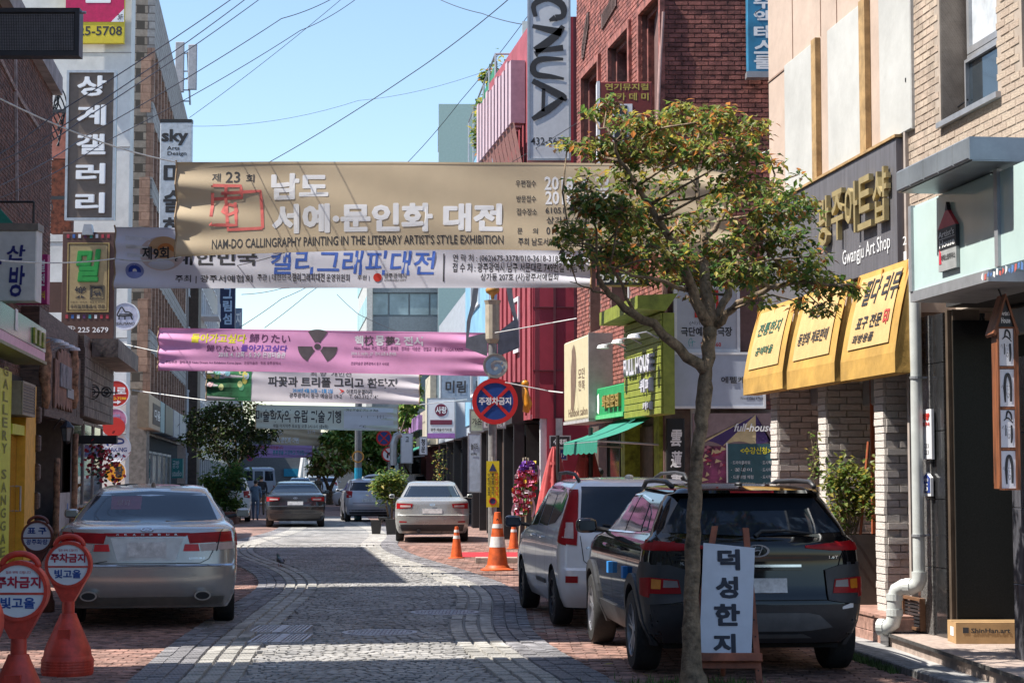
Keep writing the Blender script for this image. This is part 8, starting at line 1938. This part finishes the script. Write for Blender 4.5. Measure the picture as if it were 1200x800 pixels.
# --- black compact SUV, right foreground
M_blk=paint('black_paint',(.005,.005,.006),rough=.05,coat=0)
L=4.165;H=1.555;w=.90
rows=[(.26,.18,L-.2,w*.88,.25,.4),(.34,.08,L-.08,w*.93,.28,.45),(.45,.02,L,w*.975,.30,.5),(.60,.0,L,w*.995,.32,.6),(.66,.03,L-.01,w*1.0,.32,.6),(.82,.05,L-.05,w*1.0,.30,.6),(.96,.06,L-.15,w*.99,.30,.6),(1.04,.05,L-.45,w*.975,.30,.6),(1.09,.07,L-.95,w*.95,.28,.5),
  (1.13,.12,L-1.15,w*.90,.26,.4),(1.20,.17,L-1.3,w*.87,.26,.4),(1.40,.32,L-1.65,w*.76,.28,.4),(1.455,.36,L-1.75,w*.72,.30,.4),(1.475,.22,L-1.8,w*.68,.22,.4),(1.50,.24,L-1.85,w*.66,.22,.4),(1.525,.45,L-1.95,w*.58,.3,.4),(1.545,.8,L-2.1,w*.42,.3,.4),(H,1.1,L-2.3,w*.2,.3,.3)]
yaw=heading(405);p=G(887,787);xr_=AT(889,680,15.15).x
k=Car('black_compact_suv','glossy black compact SUV with grey cladding parked behind the tree trunk',xr_,15.15,yaw,rows,L,M_blk,[(.78,1.57),(3.38,1.57)],.335,n=3.0)
for yw in(.78,3.38):k.wheel(yw,1.62,.335,.215,5,M_alloy,.70)
k.patch('rear_window',M_tint,[(-.56,1.43),(0,1.445),(.56,1.43)],[(-.74,1.16),(0,1.13),(.74,1.16)],nx=20,nz=8)
for sg in(-1,1):
 s_=lambda L_:sorted(L_)
 k.patch('tail_light',M_tail,s_([(sg*.40,1.055),(sg*.62,1.075),(sg*.86,1.10)]),s_([(sg*.40,1.035),(sg*.62,1.015),(sg*.87,1.015)]),off=.012,nx=10,nz=3)
 k.patch('side_tail_light',M_tail,[(.12,1.09),(.34,1.07),(.5,1.05)],[(.12,1.01),(.34,1.02),(.5,1.045)],'side',sg,.008,6,2)
 k.patch('lamp_pod',M_clad,s_([(sg*.56,.86),(sg*.70,.90),(sg*.885,.90)]),s_([(sg*.58,.62),(sg*.70,.60),(sg*.885,.58)]),off=.02,nx=8,nz=5,skirt=.04)
 k.patch('corner_lamp',M_tail,s_([(sg*.64,.785),(sg*.85,.80)]),s_([(sg*.62,.675),(sg*.86,.672)]),off=.028,nx=6,nz=3);k.patch('turn_lamp',M_amber,s_([(sg*.775,.782),(sg*.845,.79)]),s_([(sg*.78,.71),(sg*.85,.71)]),off=.032,nx=3,nz=2)
 k.patch('reversing_lamp',mat('smoked_lamp',(.22,.19,.19),.3),s_([(sg*.65,.775),(sg*.755,.782)]),s_([(sg*.64,.725),(sg*.76,.722)]),off=.032,nx=3,nz=2)
 k.patch('side_corner_lamp',M_tail,[(.17,.80),(.3,.79)],[(.17,.64),(.3,.66)],'side',sg,.02,3,3)
# wheel arch cladding
 for yw in(.78,3.38):
  b=MB();n=22;R0,R1=.335*1.15,.335*1.15+.085
  vs=[];
  for i in range(n+1):
   th=radians(-14)+radians(208)*i/n
   for rr,off in((R0,.0),(R0,.028),(R1,.024),(R1,-.01)):vs.append(k.side(sg,yw+rr*cos(th),max(.24,.335+rr*sin(th)),off))
  b.add(vs,[(4*i+j,4*i+j+1,4*(i+1)+j+1,4*(i+1)+j)for i in range(n)for j in range(3)]);b.build('arch_cladding',M_clad,k.t)
 k.patch('rear_corner_cladding',M_clad,[(.02+.12,.92),(.40,.92),(.52,.80)],[(.14,.34),(.34,.34),(.40,.30)],'side',sg,.010,6,6)
 k.patch('sill_cladding',M_clad,[(1.16,.46),(3.0,.46)],[(1.2,.27),(2.98,.27)],'side',sg,.016,12,3)
 k.patch('side_window',M_tint,[(1.10,1.38),(1.75,1.435)],[(.92,1.15),(1.72,1.13)],'side',sg,.006,8,4);k.patch('side_window',M_tint,[(1.80,1.437),(2.30,1.42),(2.62,1.33)],[(1.77,1.13),(2.6,1.12),(2.98,1.12)],'side',sg,.006,10,4)
 k.patch('quarter_window',M_tint,[(.80,1.30),(1.02,1.36)],[(.62,1.17),(.86,1.155)],'side',sg,.006,4,3)
 k.seam([(.58,1.14),(2.99,1.105)],'side',sg,w=.014,m=M_chrome,name='belt_trim',off=.010);k.seam([(1.06,1.41),(1.75,1.455),(2.3,1.44),(2.7,1.33)],'side',sg,w=.012,m=M_chrome,name='window_trim',off=.010)
 k.seam([(1.22,.45),(1.2,.8),(1.05,1.1)],'side',sg);k.seam([(2.05,.45),(2.08,1.1)],'side',sg);k.seam([(2.98,.5),(3.0,1.08)],'side',sg)
 for y in(1.30,2.22):b=MB();p0=k.side(sg,y,.985,.03);p1=k.side(sg,y+.2,.99,.03);b.tube([k.side(sg,y-.02,.985,0),p0,p1,k.side(sg,y+.22,.99,0)],.014,6);b.build('door_handle',M_blk,k.t)
 for y in(1.12,2.02):b=MB();q0=k.side(sg,y,.80,.02);b.box(q0.x-.02,q0.x+.02,y-.06,y+.06,.745,.845);b.build('door_guard',mat('blue_foam',(.02,.20,.55),.7),k.t)
 b=MB();q=[V((sg*.60,.55,1.525)),V((sg*.615,.75,1.565)),V((sg*.62,1.3,1.575)),V((sg*.60,1.9,1.565)),V((sg*.58,2.15,1.52))];b.tube(q,.022,6);b.build('roof_rail',M_black,k.t,smooth=3)
k.badge_oval(1.015,.10,.052,off=.012)
k.patch('chrome_strip',M_chrome,[(-.36,.905),(.36,.905)],[(-.36,.885),(.36,.885)],off=.022,nx=8,nz=1);k.patch('plate_hood',M_blk,[(-.38,.885),(.38,.885)],[(-.38,.86),(.38,.86)],off=.03,nx=8,nz=1)
k.patch('licence_plate',M_plate,[(-.24,.795),(.24,.795)],[(-.24,.68),(.24,.68)],off=.014,nx=4,nz=2)
k.patch('bumper',M_clad,[(-.86,.585),(.86,.585)],[(-.80,.27),(.80,.27)],off=.010,nx=24,nz=6);k.patch('skid_plate',mat('skid_grey',(.12,.125,.13),.5),[(-.50,.50),(-.40,.52),(.40,.52),(.50,.50)],[(-.62,.40),(-.4,.37),(.4,.37),(.62,.40)],off=.024,nx=14,nz=2)
k.patch('skid_plate',mat('skid_grey',()),[(-.38,.345),(.38,.345)],[(-.46,.31),(.46,.31)],off=.022,nx=10,nz=1)
k.seam([(-.58,.62),(.58,.62)],w=.008);k.seam([(-.60,.64),(-.70,.95),(-.79,1.14)],w=.008);k.seam([(.60,.64),(.70,.95),(.79,1.14)],w=.008)
k.patch('brake_lamp',M_tail,[(-.18,1.492),(.18,1.492)],[(-.18,1.478),(.18,1.478)],off=.006,nx=6,nz=1)
b=MB();p0=k.rear(.05,1.17,.03);p1=k.rear(.47,1.15,.03);b.tube([k.rear(0,1.13,.01),p0,k.rear(.25,1.175,.035),p1],[.02,.014,.012,.008],6);b.build('rear_wiper',M_trim,k.t)
b=MB();b.ball(V((0,.75,1.548)),.5,8,6,(.07,.09,.035));b.tube([V((0,.75,1.55)),V((.02,.60,1.72))],.004,4);b.build('roof_antenna',M_black,k.t)
b=MB();text(b,'KONA',-.62,.90,-.45,.925,0,fn=lambda a,z,cc:k.rear(a,z,.006),bold=.02);text(b,'1.6T',.60,.95,.68,.972,0,fn=lambda a,z,cc:k.rear(a,z,.006),bold=.02);b.build('lettering',M_chrome,k.t)
k.patch('arrow_sticker',M_wl,[(.70,.565),(.80,.60)],[(.70,.545),(.80,.555)],off=.014,nx=2,nz=1)
k.mirror(2.72,1.10,M_blk);k.box('underbody',M_liner,-.72,.72,.3,3.9,.22,.34)
# --- white minivan behind it
M_pearl=paint('pearl_white_paint',(.70,.71,.73),metal=.05,rough=.25,coat=.7)
L=4.35;H=1.60;w=.8775
rows=[(.22,.16,L-.2,w*.9,.26,.4),(.32,.05,L-.08,w*.95,.30,.5),(.46,.0,L,w*.985,.32,.6),(.62,.0,L-.02,w,.32,.7),(.645,.05,L-.04,w,.30,.7),(.90,.08,L-.35,w*.99,.30,.7),(.98,.10,L-.8,w*.975,.30,.6),(1.05,.13,L-1.15,w*.955,.30,.6),
  (1.45,.30,L-1.75,w*.80,.30,.5),(1.53,.38,L-1.95,w*.74,.32,.5),(1.57,.55,L-2.15,w*.64,.35,.5),(1.59,.9,L-2.4,w*.45,.35,.4),(H,1.2,L-2.6,w*.2,.3,.3)]
yaw=heading(330);Yv=19.9;xr_=AT(755,640,Yv).x
v=Car('white_minivan','white pearl minivan with tall red tail lamps parked ahead of the black SUV',xr_,Yv,yaw,rows,L,M_pearl,[(.80,1.49),(3.40,1.49)],.305,n=3.0)
for yw in(.80,3.40):v.wheel(yw,1.54,.305,.20,6,mat('dark_rim',(.10,.10,.11),.35,metal=.7),.68)
v.patch('rear_window',M_tint,[(-.60,1.50),(.60,1.50)],[(-.66,1.02),(.66,1.02)],nx=18,nz=10)
for sg in(-1,1):
 s_=lambda L_:sorted(L_)
 v.patch('tail_light',M_tail,s_([(sg*.635,1.47),(sg*.70,1.47)]),s_([(sg*.70,.88),(sg*.86,.90)]),off=.012,nx=5,nz=12)
 v.patch('side_tail_light',M_tail,[(.44,1.47),(.52,1.46)],[(.20,.88),(.36,.92)],'side',sg,.010,4,12);v.patch('reversing_lamp',M_clear,s_([(sg*.72,1.12),(sg*.82,1.12)]),s_([(sg*.73,.95),(sg*.84,.96)]),off=.016,nx=3,nz=3)
 v.patch('side_window',M_tint,[(.62,1.40),(.9,1.47),(1.3,1.50)],[(.62,1.22),(.9,1.10),(1.3,1.07)],'side',sg,.006,10,4);v.patch('side_window',M_tint,[(1.36,1.50),(2.0,1.50)],[(1.36,1.06),(2.05,1.05)],'side',sg,.006,8,4);v.patch('side_window',M_tint,[(2.1,1.50),(2.5,1.46),(2.9,1.28)],[(2.12,1.05),(2.7,1.03),(3.25,1.03)],'side',sg,.006,10,4)
 v.seam([(1.30,.30),(1.32,1.05)],'side',sg);v.seam([(2.08,.30),(2.08,1.05)],'side',sg);v.seam([(3.0,.4),(3.1,1.0)],'side',sg);v.seam([(.75,.66),(.75,.9),(.62,1.05)],'side',sg)
 v.patch('side_trim',M_clad,[(1.36,.47),(2.06,.47)],[(1.36,.42),(2.06,.42)],'side',sg,.014,4,1)
 b=MB();q=[V((sg*.60,.60,1.56)),V((sg*.61,.80,1.63)),V((sg*.62,1.3,1.65)),V((sg*.60,2.0,1.64)),V((sg*.56,2.3,1.57))];b.tube(q,.022,6);b.build('roof_rail',M_clad,v.t,smooth=3)
 v.patch('reflector',M_tail,s_([(sg*.70,.56),(sg*.82,.56)]),s_([(sg*.70,.49),(sg*.82,.49)]),off=.008,nx=3,nz=1)
 for y in(1.4,2.15):b=MB();b.tube([v.side(sg,y,.93,0),v.side(sg,y+.02,.93,.03),v.side(sg,y+.18,.93,.03),v.side(sg,y+.2,.93,0)],.013,6);b.build('door_handle',M_pearl,v.t)
v.patch('licence_plate',M_plate,[(-.22,.80),(.22,.80)],[(-.22,.69),(.22,.69)],off=.012,nx=4,nz=2)
v.seam([(-.66,.98),(-.63,.72),(-.55,.65),(.55,.65),(.63,.72),(.66,.98)],w=.008)
b=MB();text(b,'REZZO',-.60,.84,-.36,.87,0,fn=lambda a,z,cc:v.rear(a,z,.006),bold=.03);b.build('lettering',M_chrome,v.t)
b=MB();b.tube([v.rear(-.1,1.05,.02),v.rear(-.42,1.10,.03)],.009,5);b.build('rear_wiper',M_trim,v.t)
b=MB();b.ball(V((.0,.85,1.60)),.5,8,6,(.10,.12,.06));b.build('roof_antenna',mat('cream_antenna',(.6,.58,.5)),v.t)
v.mirror(2.95,1.02,mat('dark_blue_mirror',(.05,.06,.09),.2,coat=.5));v.box('underbody',M_liner,-.7,.7,.3,4.0,.2,.32)
# --- small cars: generic sedan / hatch with all main parts
def small(name,lab,px,pyb,xv,L,W,H,body,kind='sedan',ps=None,tl=None,group=None,plate=True,yaw=None):
 s=(pyb-556)/CAMH;Y=FPX/s;X=(px-600)/s;yaw=heading(xv)if yaw is None else yaw;w=W/2
 if kind=='sedan':rows=sedan_rows(L,W,H,.9,1.0,.5,.7,1.25,L-1.95,1.0,1.15)
 else:
  rows=[(.24,.16,L-.2,w*.9,.26,.4),(.36,.04,L-.06,w*.96,.3,.5),(.55,.0,L,w*.99,.32,.6),(.75,.03,L-.05,w,.3,.65),(.95,.07,L-.5,w*.985,.3,.6),(1.05,.12,L-.95,w*.95,.3,.5),(H-.16,.32,L-1.55,w*.80,.3,.45),(H-.07,.36,L-1.7,w*.74,.32,.45),(H-.03,.55,L-1.9,w*.6,.35,.4),(H,1.0,L-2.2,w*.3,.3,.3)]
 c=Car(name,lab,X,Y,yaw,rows,L,body,[(.85,W-.3),(L-.85,W-.3)],.315,group=group)
 for yw in(.85,L-.85):c.wheel(yw,W-.24,.315,.2)
 if kind=='sedan':
  c.patch('rear_window',M_tint,[(-w*.62,H-.13),(w*.62,H-.13)],[(-w*.78,1.08),(w*.78,1.08)],nx=12,nz=6);z0,z1=.80,.94
  x0=.52
 else:
  c.patch('rear_window',M_tint,[(-w*.72,H-.14),(w*.72,H-.14)],[(-w*.82,1.08),(w*.82,1.08)],nx=12,nz=6);z0,z1=.82,1.08;x0=.70
 for sg in(-1,1):
  c.patch('tail_light',M_tail,sorted([(sg*w*x0,z1-.02),(sg*w*.96,z1)]),sorted([(sg*w*(x0+.03),z0+.03),(sg*w*.96,z0)]),off=.008,nx=6,nz=3);c.patch('reversing_lamp',M_clear,sorted([(sg*w*(x0+.06),z0+.085),(sg*w*.86,z0+.09)]),sorted([(sg*w*(x0+.06),z0+.04),(sg*w*.86,z0+.04)]),off=.012,nx=3,nz=1)
  c.patch('side_window',M_tint,[(1.2,H-.16),(1.9,H-.10),(L-1.8,H-.16)],[(.95,1.08),(1.9,1.07),(L-1.15,1.07)],'side',sg,.006,12,4);c.seam([(L*.5,.3),(L*.5,H-.2)],'side',sg,w=.02)
 if plate:c.patch('licence_plate',M_plate,[(-.24,.80),(.24,.80)],[(-.24,.69),(.24,.69)],off=.012,nx=3,nz=1)
 c.seam([(-w*.7,.64),(w*.7,.64)],w=.012);c.patch('bumper_lower',M_clad,[(-w*.86,.42),(w*.86,.42)],[(-w*.82,.26),(w*.82,.26)],off=.006,nx=12,nz=2)
 c.badge_oval(.90,.06,.03,off=.015);c.mirror(L-1.45,1.02,ps or body,w=.15,h=.11);c.box('underbody',M_liner,-w*.8,w*.8,.3,L-.3,.19,.3)
 return c
M_sil2=paint('silver_paint_b',(.36,.36,.34),metal=.4,rough=.28)
flu=small('silver_saloon','silver saloon parked on the right beside the small cone',507,636,480,4.62,1.81,1.48,M_sil2,ps=M_sil2)
for sg in(-1,1):flu.patch('reflector',M_tail,sorted([(sg*.62,.50),(sg*.80,.51)]),sorted([(sg*.62,.47),(sg*.80,.47)]),off=.008,nx=3,nz=1)
b=MB();f=Frame((-.33,.06,.27),(1,0,0));b.disc(0,0,.05,-.1,.06,f,14);b.build('exhaust',M_trim,flu.t)
small('black_saloon','black saloon with red tail lamps driving away up the street',347,618.5,350,4.8,1.855,1.42,paint('black_paint_b',(.02,.021,.024),rough=.15),ps=M_blk)
small('silver_hatchback','small silver hatchback parked beside the potted bush',433,612,250,3.6,1.6,1.5,paint('silver_lilac_paint',(.42,.42,.46),metal=.4,rough=.3),'hatch')
small('white_crossover','white crossover with grey bumper half hidden by the left tree',264,612.5,300,4.4,1.82,1.62,paint('white_paint',(.62,.63,.66)),'hatch')
# white SUV turning into the street, seen from its side
s=(600-556)/CAMH;suv=small('white_suv','white SUV turning into the street across the far junction',502,598,300,4.6,1.85,1.68,paint('white_paint',()),'hatch',yaw=radians(72),plate=False)
small('far_white_car','tiny white car on the far road right of the dark saloon',383,582,390,4.2,1.75,1.5,paint('white_paint',()),'hatch')
small('far_dark_car','tiny dark car far ahead of the black saloon',352,586,380,4.4,1.8,1.45,paint('dark_blue_paint',(.03,.04,.07)))
small('far_grey_car','tiny grey car farthest up the street',366,577,390,4.4,1.8,1.5,paint('mid_grey_paint',(.2,.21,.22)),'hatch')
# pale minibus
s=(592-556)/CAMH;Y=FPX/s;X=(304-600)/s
b_=[(.3,.1,5.4,.85,.15,.3),(.5,.0,5.5,.9,.18,.35),(1.1,.02,5.4,.92,.18,.4),(1.25,.04,5.1,.91,.18,.4),(1.9,.12,4.6,.83,.2,.4),(1.98,.2,4.4,.78,.25,.4),(2.02,.5,4.0,.6,.3,.3)]
m=Car('white_minibus','pale grey-white minibus with three rear windows far up the left side',X,Y,heading(330),b_,5.5,paint('van_paint',(.42,.45,.50),rough=.4),[(.9,1.5),(4.3,1.5)],.33)
for yw in(.9,4.3):m.wheel(yw,1.6,.33,.2)
for x in(-.55,0,.55):m.patch('rear_window',M_tint,[(x-.22,1.82),(x+.22,1.82)],[(x-.23,1.3),(x+.23,1.3)],nx=4,nz=3)
for sg in(-1,1):m.patch('tail_light',M_tail,sorted([(sg*.78,1.05),(sg*.88,1.05)]),sorted([(sg*.78,.75),(sg*.88,.75)]),off=.01,nx=2,nz=2);m.patch('side_window',M_tint,[(.3,1.8),(4.3,1.8)],[(.3,1.3),(4.6,1.3)],'side',sg,.01,12,3)
m.patch('licence_plate',M_plate,[(-.22,.75),(.22,.75)],[(-.22,.6),(.22,.6)],off=.012,nx=2,nz=1)
# ================================================================ PEOPLE AND BIRD
def skin_mesh(name,verts,edges,mats,parent,zones,sub=2):
 me=bpy.data.meshes.new(name);me.from_pydata([v[:3]for v in verts],edges,[]);o=bpy.data.objects.new(name,me);COL.objects.link(o)
 m=o.modifiers.new('s','SKIN');m.use_smooth_shade=True
 for i,v in enumerate(verts):me.skin_vertices[0].data[i].radius=(v[3],v[4]if len(v)>4 else v[3]);me.skin_vertices[0].data[i].use_root=(i==0)
 m2=o.modifiers.new('u','SUBSURF');m2.levels=sub;m2.render_levels=sub
 COL.objects.unlink(o);TCOL.objects.link(o);nm=evaluated(o);TCOL.objects.unlink(o);COL.objects.link(o);o.modifiers.clear();o.data=nm;nm.name=name
 for q in mats:nm.materials.append(q)
 if len(nm.materials)>len(mats):
  nm.materials.clear();[nm.materials.append(q)for q in mats]
 for p in nm.polygons:p.material_index=zones(p.center);p.use_smooth=True
 o.parent=parent;return o
M_skin=mat('skin',(.50,.29,.20),.55,var=.05);M_hair=mat('black_hair',(.012,.01,.009),.5);M_den=mat('denim_blue',(.10,.17,.27),.8);M_shoe=mat('shoe_dark',(.04,.035,.03),.6)
def person(lab,x,y,h,top,legs,yaw=0.0,stride=.22,group=None,bag=None,sleeve=None):
 s=(y-556)/CAMH;Y=FPX/s;X=(x-600)/s;t=thing('person',lab,'person',(X,Y,.02),group,world=False,rz=yaw);k=h/1.7
 W=lambda a,b_,c,r,r2=None:(a*k,b_*k,c*k,r*k,(r2 or r)*k)
 vs=[W(0,0,.95,.14,.11),W(0,0,1.15,.13,.10),W(0,.01,1.36,.165,.10),W(0,.01,1.46,.06,.055),W(0,.03,1.53,.075,.085),W(0,.03,1.63,.072,.085),
          W(-.17,.01,1.38,.055),W(-.23,-.02,1.12,.045),W(-.22,.06,.88,.035),W(.17,.01,1.38,.055),W(.23,-.02,1.12,.045),W(.22,.08,.88,.035),
          W(-.09,0,.86,.09),W(-.10,stride*.5,.48,.065),W(-.10,stride*.6,.08,.045),W(-.10,stride*.6+.14,.04,.04),
          W(.09,0,.86,.09),W(.10,-stride*.2,.48,.065),W(.10,-stride,.10,.045),W(.10,-stride+.13,.04,.04)]
 es=[(0,1),(1,2),(2,3),(3,4),(4,5),(2,6),(6,7),(7,8),(2,9),(9,10),(10,11),(0,12),(12,13),(13,14),(14,15),(0,16),(16,17),(17,18),(18,19)]
 def zone(c):
  z=c.z/k;
  if z>1.45 or(abs(c.x)/k>.17 and z<.95 and z>.8):return 0
  if z>.92:return 1
  if z>.1:return 2
  return 3
 skin_mesh('body',vs,es,[M_skin,top,legs,M_shoe],t,zone,1)
 for sg in(-1,1):
  for j in range(5):
   b=MB();x0=sg*.22*k;b.tube([V((x0+(j-2)*.012*k,.07*k,.86*k)),V((x0+(j-2)*.015*k,.085*k,(.80-.01*(2-abs(j-2)))*k)),V((x0+(j-2)*.014*k,.10*k,(.77-(.02 if j in(1,2,3)else 0))*k))],[.010*k,.009*k,.006*k],5);b.build('finger',M_skin,t)
 b=MB();b.ball(V((0,.015*k,1.61*k)),.105*k,12,8,(.85,1.0,.95));b.build('hair',M_hair,t,smooth=3)
 b=MB();b.ball(V((0,.125*k,1.57*k)),.018*k,6,4);
 for sg in(-1,1):b.ball(V((sg*.078*k,.03*k,1.57*k)),.02*k,6,4)
 b.build('face_features',M_skin,t)
 b=MB()
 for sg in(-1,1):b.ball(V((sg*.03*k,.112*k,1.59*k)),.008*k,5,4)
 b.build('eye',M_hair,t)
 return t
person('person in blue denim jacket and jeans walking by the dark saloon, seen from behind',300.5,610,1.46,M_den,mat('jeans_blue',(.08,.13,.22),.8),yaw=radians(4),stride=.28)
person('person in dark clothes walking just behind the denim-clad one',307,604,1.62,mat('dark_jacket',(.02,.022,.028),.8),mat('brown_trousers',(.12,.08,.05),.8),yaw=radians(8))
person('distant person in a pale patterned top beyond the dark saloon',374,594,1.6,mat('patterned_top',(.25,.22,.17),.8,var=.6,scale=10),mat('dark_trousers',(.03,.03,.035),.8),yaw=radians(170))
# man in a teal shirt sitting behind the minivan
f=facing(34.5);a0,z0_=f.px(711,569);t=thing('person','person with grey hair and teal shirt bending at the shop beyond the minivan roof','person',f.P(a0,0,0),world=False)
vs=[(0,0,.95,.15,.13),(0,.02,1.16,.15,.13),(-.03,.0,1.38,.17,.12),(-.1,-.02,1.50,.06,.06),(-.15,-.03,1.59,.075,.085),(-.16,-.03,1.70,.075,.085),(-.22,0,1.39,.065,.06),(-.30,-.15,1.20,.05,.05),(-.12,-.3,1.30,.04,.04),(.17,0,1.41,.065,.06),(.36,-.12,1.31,.05,.05),(.42,-.26,1.38,.04,.04),(-.1,-.02,.86,.09,.09),(-.11,-.03,.48,.065,.07),(-.11,0,.07,.045,.05),(.1,-.02,.86,.09,.09),(.11,-.03,.48,.065,.07),(.11,0,.07,.045,.05)]
es=[(0,1),(1,2),(2,3),(3,4),(4,5),(2,6),(6,7),(7,8),(2,9),(9,10),(10,11),(0,12),(12,13),(13,14),(0,15),(15,16),(16,17)]
skin_mesh('body',vs,es,[M_skin,mat('teal_shirt',(.04,.16,.24),.8),mat('dark_trousers',())],t,lambda c:0 if c.z>1.49 or c.y<-.24 and c.z>1.2 else(1 if c.z>.95 else 2),2)
b=MB();b.ball(V((-.15,.0,1.71)),.1,12,8,(.95,1,.85));b.build('hair',mat('grey_black_hair',(.05,.05,.055),.7),t,smooth=3)
for sg in(-1,1):
 cx_=-.12 if sg<0 else.42;cy_=-.3 if sg<0 else-.26;cz_=1.30 if sg<0 else 1.38
 for j in range(5):b=MB();b.tube([V((cx_+(j-2)*.014,cy_,cz_)),V((cx_+(j-2)*.016,cy_-.05,cz_+.03)),V((cx_+(j-2)*.015,cy_-.08,cz_+.01-.006*abs(j-2)))],[.011,.009,.007],5);b.build('finger',M_skin,t)
b=MB();b.ball(V((-.16,-.12,1.64)),.016,6,4);b.build('nose',M_skin,t);
# pigeon
p=G(328,664,.03);t=thing('pigeon','grey pigeon standing on the cobbles in the shade','pigeon',p,world=False,rz=radians(30))
vs=[(0,0,.11,.055,.05),(0,-.08,.10,.04,.035),(0,-.17,.075,.022,.012),(0,.06,.15,.04,.038),(0,.09,.20,.025,.025),(0,.105,.235,.026,.026)]
skin_mesh('body',vs,[(0,1),(1,2),(0,3),(3,4),(4,5)],[mat('pigeon_grey',(.12,.12,.135),.6,var=.3,scale=20),mat('pigeon_neck',(.04,.08,.07),.35)],t,lambda c:1 if.15<c.z<.22 else 0,2)
b=MB();b.tube([V((0,.125,.235)),V((0,.155,.225))],[.008,.003],6);b.build('beak',M_trim,t)
for sg in(-1,1):
 b=MB();b.tube([V((sg*.02,0,.07)),V((sg*.022,.01,.03)),V((sg*.022,.0,.004)),V((sg*.022,.03,.002))],.005,5);b.build('leg',mat('pink_leg',(.4,.12,.12)),t)
 b=MB();b.ball(V((sg*.045,-.03,.115)),.5,8,6,(.02,.17,.06));b.build('wing',mat('wing_dark',(.07,.07,.085),.6),t,smooth=3)
# ================================================================ off-frame buildings that shade the street or darken reflections
M_r1=mat('neighbour_render',(.40,.38,.35),.85)
shade_block('offframe_building','four storey grey neighbour on the left, beside the camera',-12,15.6,14.6,M_r1)
shade_block('offframe_building','narrow grey neighbour on the left between two alleys',17.3,26.4,15.6,mat('neighbour_render_b',(.34,.24,.2),.85))
f=Frame((25,-52,0),(-1,0,0));t=thing('offframe_building','long grey building added far behind the camera to darken reflections','building',(0,-56,0))  # unseen block, added so the car paint reflects something dark
b=MB();b.box(0,50,0,13,-8,0,f);b.build('wall',mat('reflection_block_render',(.22,.2,.19),.85),t)
for j in range(4):
 for k in range(12):window(t,f,1+k*4.1,3.8+k*4.1,1+j*3.1,2.8+j*3.1,0,t=.08)
bpy.data.scenes.remove(TMP)
bpy.context.view_layer.update()
S.camera=cam
